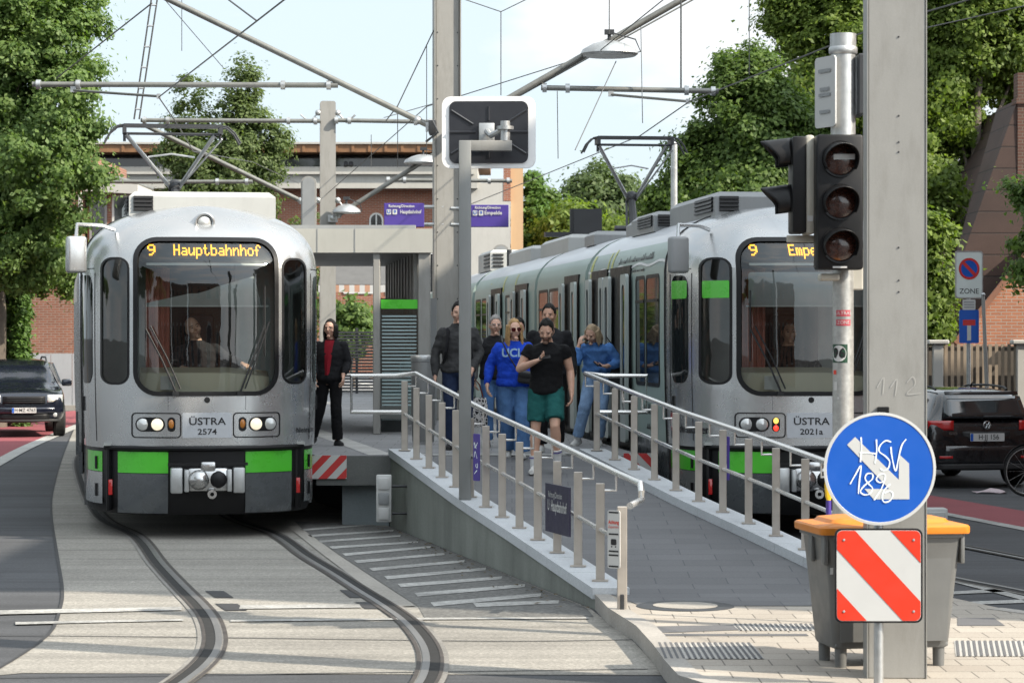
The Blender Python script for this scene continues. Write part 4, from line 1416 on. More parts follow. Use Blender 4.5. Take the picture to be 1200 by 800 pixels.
for s in (-1, 1):
    m_ = MB()
    m_.loft([[V((s * x, -0.32 - 0.03 * k, z)) for x, z in ((0.18 + 0.0, 0.18), (0.43, 0.18), (0.47, 0.80), (0.18, 0.80))] for k in (0, 0.4)])
    m_.build('rib', M_bin, binn, 30)
    for yy in (-0.30, 0.05):
        MB().box((s * 0.555, yy, 0.80), (0.035, 0.10, 0.20), None, 0.01).build('trunnion', M_bin, binn, 30)
lid = MB()
lid.loft([rbox_ring(1.215, 0.78, 0.905, 0.05), rbox_ring(1.225, 0.79, 0.92, 0.055), rbox_ring(1.225, 0.79, 0.95, 0.055), rbox_ring(1.20, 0.76, 0.962, 0.05), rbox_ring(0.98, 0.55, 0.975, 0.08), rbox_ring(0.94, 0.50, 0.998, 0.08), rbox_ring(0.74, 0.34, 1.012, 0.1)])
lid = lid.build('lid', M_lid, binn, 30)
m_ = MB()
m_.tube([(-0.25, -0.375, 0.935), (-0.22, -0.43, 0.94), (0.22, -0.43, 0.94), (0.25, -0.375, 0.935)], 0.014, 8)
m_.build('handle', M_lid, lid)
for sx in (-1, 1):
    for sy in (-1, 1):
        l_ = MB()
        l_.cyl((sx * 0.40, sy * 0.22, 0.0), (sx * 0.40, sy * 0.22, 0.16), 0.045, 0.05)
        l_.box((sx * 0.40, sy * 0.22, 0.15), (0.12, 0.12, 0.03), None, 0.01)
        l_.build('leg', M_bin, binn)
MB().box((-0.505, -0.325, 0.66), (0.022, 0.006, 0.045)).build('sticker', M_signwhite, binn, 0)
t = thing('cable_marker', 'yellow loop marker standing behind the orange bin lid', 'marker', P(971, 640, 18.6), 0)
base = P(971, 640, 18.6).z
t.location.z = PZ
m_ = MB()
M_yellow = mat("yellow_plastic", (0.75, 0.46, 0.02), 0.45)
m_.loft([[V((x, y, z)) for x, y in rr(0, 0, 0.04 * w_, 0.035, 0.012, 3)] for z, w_ in ((0.88, 0.6), (0.92, 1.2), (1.0, 1.5), (1.07, 1.0), (1.10, 0.3))])
m_.build('body', M_yellow, t)
MB().cyl((0, 0, 0), (0, 0, 0.89), 0.02).build('post', M_indigo, t)

# ------------------------------------------------------------- round blue sign and striped board on one post
SY = 15.2
sp = P(1031, 549, SY)
sign = thing('traffic_sign', 'round blue keep-right sign scrawled HSV 1896 above a red and white striped board', 'traffic sign', (sp.x, sp.y + 0.05, PZ), 0)
zc_ = sp.z - PZ
MB().cyl((0, 0.0, 0), (0, 0.0, zc_ + 0.30), 0.029, None, 16).build('post', M_galv, sign)
M0_ = facing((0, -0.05, zc_), R(1.5))
rad = 0.335
m_ = MB()
m_.lathe([(0.0, -0.004), (rad, -0.004), (rad, 0.004), (rad - 0.016, 0.005), (rad - 0.018, 0.002)], M0_, 64, False)
m_.mi = 1
m_.lathe([(rad - 0.018, 0.002), (0, 0.002)], M0_, 64, False)
plate = m_.build('plate', [M_signwhite, M_signblue], sign, 30)
def sgn(x, y): return ((x - 400) / 400 * 0.352, -(y - 398) / 400 * 0.352)     # from a close-up of the disc
m_ = MB()
arrow = [sgn(*p) for p in ((232, 183), (528, 472), (530, 300), (598, 362), (600, 603), (358, 603), (296, 533), (462, 533), (178, 236))]
for ids in ((0, 1, 7, 8), (1, 2, 3, 4), (1, 4, 7), (7, 4, 5, 6)):
    m_.f([m_.v(M0_ @ V((*arrow[i], 0.0045))) for i in ids])
m_.build('arrow', M_signwhite, plate, 0)
M_scrawl = mat("paint_marker", (0.80, 0.86, 0.86), 0.5)
m_ = MB()
for s_ in ([(272, 185), (275, 260), (268, 352)], [(376, 200), (378, 280), (366, 362)], [(262, 288), (320, 290), (376, 296)],
           [(476, 218), (440, 208), (402, 240), (395, 280), (440, 315), (466, 350), (455, 395), (425, 410), (402, 396)],
           [(474, 250), (482, 320), (506, 412), (525, 330), (548, 240), (578, 198)],
           [(198, 500), (232, 440), (272, 376), (262, 470), (254, 566)],
           [(345, 428), (312, 432), (300, 465), (325, 500), (350, 530), (330, 565), (295, 572), (268, 550), (295, 510), (345, 470), (352, 440), (340, 426)],
           [(432, 478), (400, 490), (376, 470), (392, 440), (425, 432), (436, 455), (410, 530), (360, 608)],
           [(470, 500), (430, 540), (415, 590), (430, 622), (470, 610), (488, 570), (470, 548), (430, 560)]):
    stroke(m_, [sgn(*p) for p in s_], 0.0075, M0_, 0.007)
m_.build('graffiti', M_scrawl, plate, 0)
bz = (CAMH - (674 - HOR) * SY / F) - PZ
Mb = facing((-0.007, -0.05, bz))
bw, bh = 0.522, 0.56
m_ = MB()
m_.prism(rr(0, 0, bw, bh, 0.04, 5), Mb, -0.004, 0.004)
m_.mi = 1
m_.sheet(rr(0, 0, bw - 0.022, bh - 0.022, 0.034, 5), Mb, 0.0055)
board = m_.build('board', [M_tblack, M_signwhite], sign, 20)
def clip_poly(poly, nx, ny, c):
    out = []
    for i in range(len(poly)):
        a, b = poly[i], poly[(i + 1) % len(poly)]
        da, db = nx * a[0] + ny * a[1] - c, nx * b[0] + ny * b[1] - c
        if da >= 0: out.append(a)
        if (da >= 0) != (db >= 0):
            t_ = da / (da - db)
            out.append((a[0] + (b[0] - a[0]) * t_, a[1] + (b[1] - a[1]) * t_))
    return out
m_ = MB()
poly = rr(0, 0, bw - 0.026, bh - 0.026, 0.033, 5)
k = 0.7071
for lo_, hi_ in ((-0.9, -0.233), (-0.077, 0.078), (0.233, 0.9)):
    q = clip_poly(clip_poly(poly, 0.735, 0.678, lo_), -0.735, -0.678, -hi_)
    if len(q) > 2: m_.f([m_.v(Mb @ V((x, y, 0.0075))) for x, y in q])
m_.build('stripe', M_signred, board, 0)
m_ = MB()
for x in (-1, 1):
    for y in (-1, 1):
        m_.lathe([(0.008, 0.005), (0.007, 0.011), (0, 0.012)], Mb @ Matrix.Translation((x * 0.207, y * 0.212, 0)), 10, False)
m_.build('rivet', M_galv, board)
for z in (bz + 0.1, bz - 0.1, zc_ + 0.12, zc_ - 0.12):
    MB().box((0, -0.015, z), (0.10, 0.06, 0.03), None, 0.004, 1).build('clamp', M_galv, sign, 0)

# ------------------------------------------------------------- traffic light
TLY = 18.15
tp = P(988, 600, TLY)
tl = thing('traffic_light', 'black three-lamp traffic light on galvanised pole with stickers left of the near mast', 'traffic light', (tp.x, TLY, PZ), 0)
def tz(py): return CAMH - (py - HOR) * TLY / F - PZ
def tx_(px): return (px - 988) * TLY / F
M_poster = mat("weathered_pole", (0.40, 0.40, 0.385), 0.42, 0.5, 0.2, 6, grain=0.12, gscale=40, dirt=0.4)
MB().cyl((0, 0, 0), (0, 0, tz(150)), 0.075, 0.075, 24).build('pole', M_poster, tl)
m_ = MB()
m_.cyl((0, 0, tz(165)), (0, 0, tz(58)), 0.088, None, 24).cyl((0, 0, tz(60)), (0, 0, tz(40)), 0.093, None, 24)
m_.lathe([(0.094, tz(64)), (0.102, tz(62)), (0.102, tz(57)), (0.094, tz(55))], Matrix.Identity(4), 24, False)
m_.build('pole_head', M_galv, tl)
HW, HH, HD = 0.325, 0.945, 0.17
hc = V((tx_(978.5), -0.10 - HD / 2, (tz(160) + tz(318)) / 2))
m_ = MB()
m_.box(hc, (HW, HD, HH), R(3), 0.02)
head = m_.build('signal_head', M_tblack, tl, 30)
def visor(mb, M, r, L):
    rings = []
    for k in range(7):
        d = L * k / 6
        ring = []
        for i in range(17):
            a = R(-35 + 250 * i / 16)
            ll = d * (0.45 + 0.55 * max(0, math.sin(a)))
            ring.append(M @ V((r * math.cos(a), r * math.sin(a) - 0.12 * ll, ll)))
        rings.append([mb.v(p) for p in ring])
    mb.strip(rings, False, False)
M_siglens = mat("signal_lens", (0.05, 0.018, 0.012), 0.25, 0.0, 0.4, 30, coat=0.8)
for k, dz in enumerate((0.30, 0.0, -0.30)):
    Ml = facing(hc + V((0.0, -HD / 2 - 0.002, dz)), R(3))
    m_ = MB()
    m_.lathe([(0.128, 0.0), (0.128, 0.012), (0.112, 0.012)], Ml, 28, False)
    visor(m_, Ml, 0.122, 0.20)
    vs = m_.build('visor', M_tblack, head, 40)
    bake(vs, [('SOLIDIFY', dict(thickness=0.006))])
    m_ = MB()
    m_.lathe([(0.112, 0.006), (0.08, 0.022), (0.04, 0.03), (0, 0.033)], Ml, 24, False)
    m_.build('lens', M_siglens, vs)
m_ = MB()
m_.sheet([(-0.07, -0.018), (0.08, -0.016), (0.08, 0.022), (-0.07, 0.02)], facing(hc + V((0.02, -HD / 2 - 0.045, 0.31)), R(3)))
m_.build('sticker', M_signwhite, head, 0)
m_ = MB()
m_.box(hc + V((0.0, -HD / 2 - 0.003, -0.455)), (0.10, 0.004, 0.012))
m_.build('maker_plate', M_signwhite, head, 0)
# second head turned to the left, seen from its side
h2 = V((tx_(938), 0.02, (tz(163) + tz(272)) / 2))
m_ = MB()
m_.box(h2 + V((-0.02, 0, 0)), (0.10, 0.30, 0.68), None, 0.015)
h2o = m_.build('pedestrian_head', M_tblack, tl, 30)
M_cream = mat("signal_casing", (0.46, 0.44, 0.38), 0.5, dirt=0.25)
MB().box(h2 + V((0.055, 0, 0.0)), (0.065, 0.28, 0.70), None, 0.02).build('casing', M_cream, h2o, 30)
MB().box(h2 + V((0.055, -0.143, -0.24)), (0.04, 0.004, 0.04)).build('sticker', M_signwhite, h2o, 0)
for dz in (0.215, -0.115):
    ML = frame(h2 + V((-0.072, 0, dz)), (0, -1, 0), (0, 0, 1))
    m_ = MB()
    visor(m_, frame(h2 + V((-0.072, 0, dz)), (0, 1, 0), (0, 0, 1)) if frame(h2, (0, 1, 0), (0, 0, 1)).to_3x3().col[2].x < 0 else ML, 0.125, 0.21)
    vs = m_.build('visor', M_tblack, h2o, 40)
    bake(vs, [('SOLIDIFY', dict(thickness=0.006))])
for z in (tz(280), tz(185)):
    m_ = MB()
    m_.box((tx_(955), 0.0, z), (0.40, 0.05, 0.05), None, 0.006)
    m_.box((tx_(985), -0.09, z), (0.07, 0.16, 0.05), None, 0.006)
    m_.build('bracket', M_cream, tl, 0)
MB().box((tx_(970), -0.06, tz(325)), (0.14, 0.16, 0.05), None, 0.015).build('bracket', M_cream, tl, 0)
# back of plates and the plate turned to the left, boxes on the far side
m_ = MB()
m_.prism(rr(0, 0, 0.27, 0.50, 0.03, 4), frame((tx_(967), -0.03, (tz(67) + tz(150)) / 2), (0.42, -0.9, 0), (0, 0, 1)), -0.006, 0.006)
pw = m_.build('side_plate', M_signwhite, tl, 20)
m_ = MB()
Ms = frame((tx_(967) - 0.004, -0.034, (tz(67) + tz(150)) / 2), (0.42, -0.9, 0), (0, 0, 1))
for zz, w_ in ((0.15, 0.16), (0.02, 0.12), (-0.02, 0.15), (-0.14, 0.13)):
    m_.box((0, 0, 0), (0, 0, 0))
    m_.sheet([(-w_ / 2, zz - 0.012), (w_ / 2, zz - 0.012), (w_ / 2, zz + 0.012), (-w_ / 2, zz + 0.012)], Ms, -0.009)
    m_.sheet([(-w_ / 2, zz - 0.012), (w_ / 2, zz - 0.012), (w_ / 2, zz + 0.012), (-w_ / 2, zz + 0.012)], Ms, 0.009)
m_.build('lettering', M_boxgrey, pw, 0)
m_ = MB()
m_.box((tx_(1008), 0.05, (tz(65) + tz(135)) / 2), (0.05, 0.30, 0.43), None, 0.01)
m_.build('back_plate', M_darkmetal, tl, 0)
MB().box((tx_(1004), 0.06, (tz(285) + tz(345)) / 2), (0.09, 0.14, 0.30), None, 0.01).build('button_box', M_cream, tl, 0)
MB().box((tx_(1004), 0.06, (tz(190) + tz(270)) / 2), (0.10, 0.05, 0.42), None, 0.01).build('rear_casing', M_cream, tl, 0)
# stickers wrapped round the pole
def wrap(mb, out, z, a0, r, fn=None):
    mb.f([mb.v((r * math.sin(a0 + x / r), -r * math.cos(a0 + x / r), z + y)) for x, y in out])
def wraptext(mb, s, size, z, a0, r, sx=1.0, off=0.0):
    mb.text(s, size, None, 0, sx, off, lambda p: V((r * math.sin(a0 + p.x / r), -r * math.cos(a0 + p.x / r), z + p.y)))
m_red_st = mat("sticker_red", (0.42, 0.05, 0.07), 0.5)
for zz, word in ((tz(367), 'ULTRAS'), (tz(378), 'ZONE')):
    m_ = MB()
    n = 6
    for i in range(n):
        wrap(m_, [(-0.055 + 0.11 * i / n, -0.022), (-0.055 + 0.11 * (i + 1) / n, -0.022), (-0.055 + 0.11 * (i + 1) / n, 0.022), (-0.055 + 0.11 * i / n, 0.022)], zz, -0.1, 0.0765)
    st = m_.build('sticker', m_red_st, tl, 0)
    m_ = MB()
    wraptext(m_, word, 0.034, zz, -0.1, 0.0785)
    m_.build('lettering', M_signwhite, st, 0, False)
m_ = MB()
n = 6
for i in range(n):
    wrap(m_, [(-0.065 + 0.13 * i / n, -0.065), (-0.065 + 0.13 * (i + 1) / n, -0.065), (-0.065 + 0.13 * (i + 1) / n, 0.065), (-0.065 + 0.13 * i / n, 0.065)], tz(414), -0.55, 0.0765)
m_.mi = 1
for i in range(24):
    a, b = 2 * PI * i / 24, 2 * PI * (i + 1) / 24
    wrap(m_, [(0.006 * math.cos(a) * 0, 0), (0.058 * math.cos(a), 0.058 * math.sin(a)), (0.058 * math.cos(b), 0.058 * math.sin(b))], tz(414), -0.55, 0.0778)
st = m_.build('sticker', [mat("sticker_green", (0.01, 0.05, 0.025), 0.5), M_signwhite], tl, 0)
m_ = MB()
wraptext(m_, '96', 0.10, tz(414), -0.55, 0.079, 1.0, 0.002)
m_.build('lettering', M_ink, st, 0, False)
for (py, a0, wd, hh, mm_) in ((436, -1.0, 0.03, 0.03, M_signred), (452, -0.9, 0.03, 0.06, M_signwhite), (466, -0.6, 0.014, 0.014, M_signwhite)):
    m_ = MB()
    wrap(m_, [(-wd / 2, -hh / 2), (wd / 2, -hh / 2), (wd / 2, hh / 2), (-wd / 2, hh / 2)], tz(py), a0, 0.0765)
    m_.build('sticker', mm_, tl, 0)

# ------------------------------------------------------------- post with the traffic mirror (its back is seen)
my = 25.75
mp_ = P(545, 585, my)
mir = thing('traffic_mirror', 'framed traffic mirror seen from its dark back on a tall crooked post', 'mirror', (mp_.x, my, zc(my)), 0)
def mz(py): return CAMH - (py - HOR) * my / F - zc(my)
def mxx(px): return (px - 545) * my / F
MB().box((0, 0, mz(165) / 2), (0.122, 0.10, mz(165)), None, 0.008, 2).build('post', mat("post_grey", (0.21, 0.215, 0.21), 0.45, 0.1, 0.06, 2, dirt=0.2), mir, 30)
MB().box((mxx(569.5), 0, mz(171)), (mxx(600) - mxx(539), 0.094, 0.105), None, 0.008, 2).build('arm', M_mast, mir, 30)
m_ = MB()
m_.cyl((mxx(592), 0.0, mz(165)), (mxx(592), 0.0, mz(142)), 0.05)
m_.cyl((mxx(592), 0.0, mz(152)), (mxx(592), 0.0, mz(148)), 0.085)
m_.tube([(mxx(592), 0.0, mz(150)), (mxx(575), 0.12, mz(158)), (mxx(570), 0.2, mz(152))], 0.03, 8)
m_.box((mxx(570), 0.24, mz(157)), (0.16, 0.03, 0.26), None, 0.01)
m_.build('joint', M_galv, mir)
bc = V(((mxx(517) + mxx(628)) / 2, 0.30, (mz(110) + mz(195)) / 2))
Mm = facing(bc, R(-2))
wd, hh = mxx(628) - mxx(517), mz(110) - mz(195)
m_ = MB()
m_.ringplate(rr(0, 0, wd, hh, 0.09, 6), rr(0, 0, wd - 0.16, hh - 0.11, 0.07, 6), Mm, -0.03, 0.02)
m_.build('frame', mat('mirror_frame_white', (0.85, 0.85, 0.85), 0.35, var=0.02), mir, 30)
m_ = MB()
m_.prism(rr(0, 0, wd - 0.15, hh - 0.10, 0.07, 6), Mm, -0.02, 0.035)
for a, b in (((-0.38, 0.22), (-0.16, 0.08)), ((0.38, 0.22), (0.16, 0.08)), ((-0.38, -0.22), (-0.16, -0.08)), ((0.38, -0.22), (0.16, -0.08)), ((-0.4, 0), (-0.13, 0)), ((0.13, 0), (0.4, 0)), ((0, 0.26), (0, 0.12)), ((0, -0.26), (0, -0.12))):
    m_.tube([Mm @ V((a[0], a[1], 0.036)), Mm @ V((b[0], b[1], 0.036))], 0.014, 6)
m_.build('back', mat("mirror_back", (0.018, 0.02, 0.026), 0.4, 0.0, 0.1, 3, coat=0.3), mir, 30)
m_ = MB()
m_.sheet(rr(0, 0, wd - 0.16, hh - 0.11, 0.07, 6), Mm, -0.026)
m_.build('glass', M_chrome, mir, 0)

# ------------------------------------------------------------- signs on the ramp railing
def rail_pt(f, y, dz=0.0): return V((f(y) + 0.15, y, zc(y) + dz))
# indigo direction board between two posts of the left railing
ya, yb = 22.40, 21.68
pa, pb = rail_pt(lx, ya), rail_pt(lx, yb)
zb_ = (zc(ya) + zc(yb)) / 2
t = thing('direction_board', 'small dark indigo board on the ramp railing lettered Hauptbahnhof', 'sign', (pa + pb) / 2, 0)
a_ = P(640, 605, ya); b_ = P(668, 605, yb)
xd = (V((b_.x, b_.y, 0)) - V((a_.x, a_.y, 0)))
Wd = xd.length
Mq = frame(V(((a_.x + b_.x) / 2, (a_.y + b_.y) / 2, CAMH - (597 - HOR) * 22.0 / F)) - t.location, xd, (0, 0, 1))
H2 = 57 * 22.0 / F
m_ = MB()
m_.prism([(-Wd / 2, -H2 / 2), (Wd / 2, -H2 / 2), (Wd / 2, H2 / 2), (-Wd / 2, H2 / 2)], Mq, -0.008, 0.008)
M_darkindigo = mat("board_indigo", (0.022, 0.018, 0.05), 0.4)
m_.build('board', M_darkindigo, t, 0)
m_ = MB()
m_.text('Richtung/Direction', 0.075, Mq @ Matrix.Translation((-0.06, H2 * 0.28, 0)), 0.0095, 0.75)
m_.text('U  Hauptbahnhof', 0.13, Mq @ Matrix.Translation((0.0, 0.02, 0)), 0.0095, 0.65, 0.003)
m_.build('lettering', M_signwhite, t, 0, False)
# end post with the white warning plate
ep = G(729, 714, PZ)
t = thing('end_post', 'beige steel end post with a white Achtung plate at foot of the left railing', 'post', (ep.x, ep.y, PZ), 0)
hp = (714 - 593) * ep.y / F
MB().box((0.0, 0, hp / 2), (0.075, 0.05, hp), 0.0, 0.005, 1).build('post', M_post, t, 0)
MB().box((0.0, -0.03, 0.06), (0.03, 0.02, 0.12), 0.0, 0.005, 1).build('lock', M_darkmetal, t, 0)
Mq = facing((-0.062, -0.012, hp - 0.25), R(-38))
m_ = MB()
m_.prism(rr(0, 0, 0.115, 0.44, 0.015, 3), Mq, -0.004, 0.004)
pl = m_.build('plate', M_signwhite, t, 0)
m_ = MB()
m_.text('Achtung', 0.04, Mq @ Matrix.Translation((0, 0.13, 0)), 0.006, 0.72, 0.001)
m_.text('Zugverkehr', 0.028, Mq @ Matrix.Translation((0, 0.095, 0)), 0.006, 0.75)
m_.build('lettering', M_signred, pl, 0, False)
m_ = MB()
for zz, hh_ in ((0.205, 0.012), (0.04, 0.012), (-0.09, 0.012), (-0.12, 0.012), (-0.205, 0.012)):
    m_.sheet([(-0.045, zz - hh_ / 2), (0.045, zz - hh_ / 2), (0.045, zz + hh_ / 2), (-0.045, zz + hh_ / 2)], Mq, 0.006)
m_.prism(rr(0, -0.02, 0.05, 0.045, 0.01, 3), Mq, 0.004, 0.007)
for x in (-0.018, 0.018):
    m_.sheet(rr(x, -0.055, 0.012, 0.012, 0.005, 3), Mq, 0.006)
m_.build('pictogram', M_ink, pl, 0)
# narrow blue boards clipped to railing posts
for f, y, px0, px1, py0, py1, lab in ((lambda y: rx_(y), 25.6, 845, 854, 511, 562, 'narrow blue scrawled board on the right ramp railing'), (lx, 24.9, 555, 562, 508, 563, 'narrow blue board edge-on beside the crooked mirror post')):
    a_ = P((px0 + px1) / 2, (py0 + py1) / 2, y)
    t = thing('railing_board', lab, 'sign', a_, 0)
    Mq = facing((0, 0, 0), R(-55))
    hh = (py1 - py0) * y / F
    wd = (px1 - px0) * y / F / math.cos(R(55))
    m_ = MB()
    m_.prism(rr(0, 0, wd, hh, 0.01, 2), Mq, -0.006, 0.006)
    m_.build('board', M_indigo, t, 0)
    m_ = MB()
    random.seed(5)
    for k in range(4):
        zz = -hh * 0.35 + k * hh * 0.2
        stroke(m_, [(random.uniform(-wd * .3, wd * .3), zz + random.uniform(-.04, .04)) for _ in range(4)], 0.008, Mq, 0.008)
    m_.build('graffiti', M_scrawl, t, 0)
    MB().box((0, 0.05, hh * 0.3), (0.02, 0.1, 0.02)).build('clip', M_steel, t, 0)
# ------------------------------------------------------------- red and white plates on the platform end
def striped_plate(label, cx, y, cz, wd, hh, flip=1, n=5):
    t = thing('warning_plate', label, 'warning plate', (cx, y, cz), 0)
    Mq = facing((0, 0, 0))
    m_ = MB()
    m_.prism([(-wd / 2, -hh / 2), (wd / 2, -hh / 2), (wd / 2, hh / 2), (-wd / 2, hh / 2)], Mq, -0.01, 0.004)
    pl = m_.build('plate', M_signwhite, t, 0)
    m_ = MB()
    poly = [(-wd / 2, -hh / 2), (wd / 2, -hh / 2), (wd / 2, hh / 2), (-wd / 2, hh / 2)]
    for k in range(-4, 5):
        lo_, hi_ = k * 0.15, k * 0.15 + 0.075
        q = clip_poly(clip_poly(poly, 0.72 * flip, -0.69, lo_), -0.72 * flip, 0.69, -hi_)
        if len(q) > 2: m_.f([m_.v(Mq @ V((x, y_, 0.006))) for x, y_ in q])
    m_.build('stripe', M_signred_dark, pl, 0)
M_signred_dark = mat("warning_red", (0.50, 0.03, 0.03), 0.45, dirt=0.1)
striped_plate('red and white striped plate on platform end beside tram to Hauptbahnhof', -2.11, 29.57, CAMH - (547 - HOR) * 29.57 / F, 0.40, 0.27)
striped_plate('red and white striped plate on platform end beside tram to Empelde', 1.46, 29.57, CAMH - (543 - HOR) * 29.57 / F, 0.34, 0.24, -1)
# white lamp unit on brackets at the ramp wall
y = 28.6
a_ = P(450, 584, y)
t = thing('lamp_unit', 'upright white signal box bracketed to the concrete ramp wall', 'signal box', (a_.x, y, 0), 0)
zt, zb2 = CAMH - (556 - HOR) * y / F, CAMH - (611 - HOR) * y / F
m_ = MB()
m_.box((0, 0, (zt + zb2) / 2), (0.17, 0.12, zt - zb2), None, 0.012)
u = m_.build('housing', M_signwhite, t, 30)
for k in range(3):
    m_ = MB()
    m_.box((0.0, -0.07, zb2 + (zt - zb2) * (0.18 + 0.32 * k)), (0.12, 0.03, (zt - zb2) * 0.25), None, 0.008)
    m_.build('cover', M_signwhite if k != 1 else M_boxgrey, u, 30)
for z in (zt - 0.13, zb2 + 0.09):
    MB().cyl((0.05, 0.02, z), (0.36, 0.05, z), 0.014).build('bracket', M_darkmetal, t)
# ------------------------------------------------------------- overhead line
def wire(name, label, pts, r, m=None, cat='wire', n=5):
    o = V(pts[0])
    w_ = MB()
    w_.tube([V(p) - o for p in pts], r * 0.75, n)
    ob = w_.build(name, m or M_wire)
    ob.location = o
    return tag(ob, label, cat)
def bracket(label, base, tip, r=0.05):
    t = thing('cantilever_tube', label, 'tube', base)
    d = V(tip) - V(base)
    w_ = MB()
    w_.cyl((0, 0, 0), d, r)
    w_.build('tube', M_tubegrey, t)
    w_ = MB()
    w_.ball((0, 0, 0), r * 1.7).ball(d * 0.05, r * 1.5)
    w_.box((0, 0, 0), (r * 4, r * 2, r * 3))
    w_.build('joint', M_galv, t)
    return t
YA = 42.4
# mast A: wing tubes and registration tubes
bracket('thick tube arm rising left from the tall bolted mast', P(506, 149, YA), P(170, -14, YA))
bracket('thick tube arm rising right behind the traffic mirror from the tall bolted mast', P(541, 147, YA), P(830, -18, YA), 0.055)
wire('support_cable', 'thin cable running just below the right tube arm of the tall mast', [P(541, 160, YA), P(606, 114, YA), P(826, -8, YA + 0.5)], 0.02, M_tubegrey)
def horiz(label, px0, px1, py, Y, py2=None, r=0.045, ends=True):
    a, b = P(px0, py, Y), P(px1, py2 or py, Y)
    t = thing('registration_tube', label, 'tube', a)
    MB().cyl((0, 0, 0), b - a, r).build('tube', M_tubegrey, t)
    for k in (0.02, 0.15, 0.82, 0.97) if ends else (0.02, 0.97):
        MB().cyl((b - a) * k - V((r * 0.8, 0, 0)), (b - a) * k + V((r * 0.8, 0, 0)), r * 1.7).build('clamp', M_galv, t)
    return t
horiz('long level tube above the tram to Hauptbahnhof hung from the left arm', 38, 396, 99, YA, 100)
horiz('level tube above the tram to Empelde hung from the right arm', 634, 842, 103, YA, 107)
horiz('thin level tube from rounded-top mast to the left behind the pantograph', 165, 376, 141, 65.8, 142, 0.055)
horiz('thin level tube joining the rounded-top mast to the tall mast', 392, 508, 141, 65.8, 143, 0.055)
horiz('low level tube passing behind the left pantograph base', 66, 296, 213, 72, 213, 0.055)
horiz('short level tube beside the left edge of the mirror post', 452, 600, 211, 80, 212, 0.06)
bracket('slanting tube arm crossing behind the left pantograph', P(362, 240, 65.8), P(168, 146, 65.8), 0.06)
bracket('slanting tube arm with lamps between rounded-top mast and tall mast', P(390, 256, 65.8), P(520, 174, 65.8), 0.06)
bracket('dark slanting tube left of the left pantograph base', P(110, 200, 84), P(180, 222, 84), 0.08)
# steady arms
for lab, a, b in (('thin steady arm under the long left tube', P(86, 106, YA), P(186, 113, 41)), ('thin steady arm under the right tube', P(716, 111, YA), P(806, 119, 41))):
    t = thing('steady_arm', lab, 'steady arm', a)
    MB().cyl((0, 0, 0), b - a, 0.022).build('tube', M_tubegrey, t)
    MB().box((0, 0, 0.03), (0.09, 0.06, 0.12)).box(b - a, (0.06, 0.05, 0.08)).build('clamp', M_galv, t)
# contact wires follow the tracks
wire('contact_wire', 'contact wire over the curving track of the tram to Hauptbahnhof', [P(350, 215, 100), P(296, 190, 70), (-5.35, 43, 5.3), (-4.75, 36.5, 5.19), P(186, 114, 33), (-2.1, 23.6, 5.3), (-0.4, 18.5, 5.3), (2.0, 13.0, 5.3)], 0.012, None, 'wire')
wire('contact_wire', 'contact wire over the track of the tram to Empelde', [P(480, 268, 75), P(600, 220, 52), (2.0, 40, 5.33), P(808, 119, 34), (3.75, 25.6, 5.33), (5.4, 20.0, 5.35), (8.0, 14, 5.35)], 0.012, None, 'wire')
wire('catenary_wire', 'thin bearer wire above contact wire of the right track', [P(300, 300, 95), P(500, 125, 46), P(700, 62, 42), (4.4, 27, 8.0)], 0.012)
for i, (lab, pts, r) in enumerate((
        ('thin vertical hanger wire above the traffic mirror', [P(587, 14, 44), P(587, 112, 44)], 0.012),
        ('sagging span wire meeting the hanger above the traffic mirror', [P(540, -2, 44), P(587, 14, 44), P(622, -3, 44)], 0.012),
        ('thin slack wire from tall mast down to the left', [P(510, 32, YA), P(466, 124, YA), P(452, 142, YA)], 0.014),
        ('vertical thread wire left of the tall mast', [P(500, 54, YA), P(500, 182, 52)], 0.010),
        ('vertical thread wire above the shelter roof', [P(466, 124, YA), P(466, 196, 52)], 0.010),
        ('vertical thread wire above the indigo board', [P(435, 158, 60), P(435, 196, 60)], 0.012),
        ('thin diagonal wire right of the right lamp', [P(722, 72, 42), P(674, 176, 40)], 0.012),
        ('vertical thread wire from the right arm towards the steady tube', [P(798, 0, 42), P(798, 103, 42)], 0.02),
        ('vertical thread wire between lamp and right pantograph', [P(751, 32, 42), P(753, 144, 38)], 0.010),
        ('vertical thread wire below the left end of the right tube', [P(653, 107, 42), P(654, 186, 42)], 0.010),
        ('vertical thread wire over the lamp at frame top', [P(714, -10, 42), P(714, 40, 42)], 0.012),
        ('vertical thread wire in front of the right tree', [P(878, -6, 40), P(878, 88, 40)], 0.010),
        ('thin long wire passing behind the left pantograph from upper centre', [P(188, -6, 50), P(262, 80, 56)], 0.012),
        ('thin cable from frame top running down to steady arm at left', [P(268, 0, 26), P(300, 24, 25)], 0.012),
        ('thin wire rising from the left tree to frame top', [P(66, 92, 40), P(178, 4, 34)], 0.014),
        ('vertical thread wire beside the lattice hanger', [P(213, -6, 45), P(213, 60, 45)], 0.010),
        ('thin wire crossing the far sky left of the mirror', [P(450, 138, 70), P(510, 121, 60)], 0.014),
        ('thin wire across the treetop beside the near mast', [P(1080, 34, 40), P(1215, 4, 34)], 0.012),
        ('faint wire sloping over the distant trees', [P(640, 292, 60), P(756, 262, 55)], 0.014))):
    wire('hanger_wire', lab, pts, r)
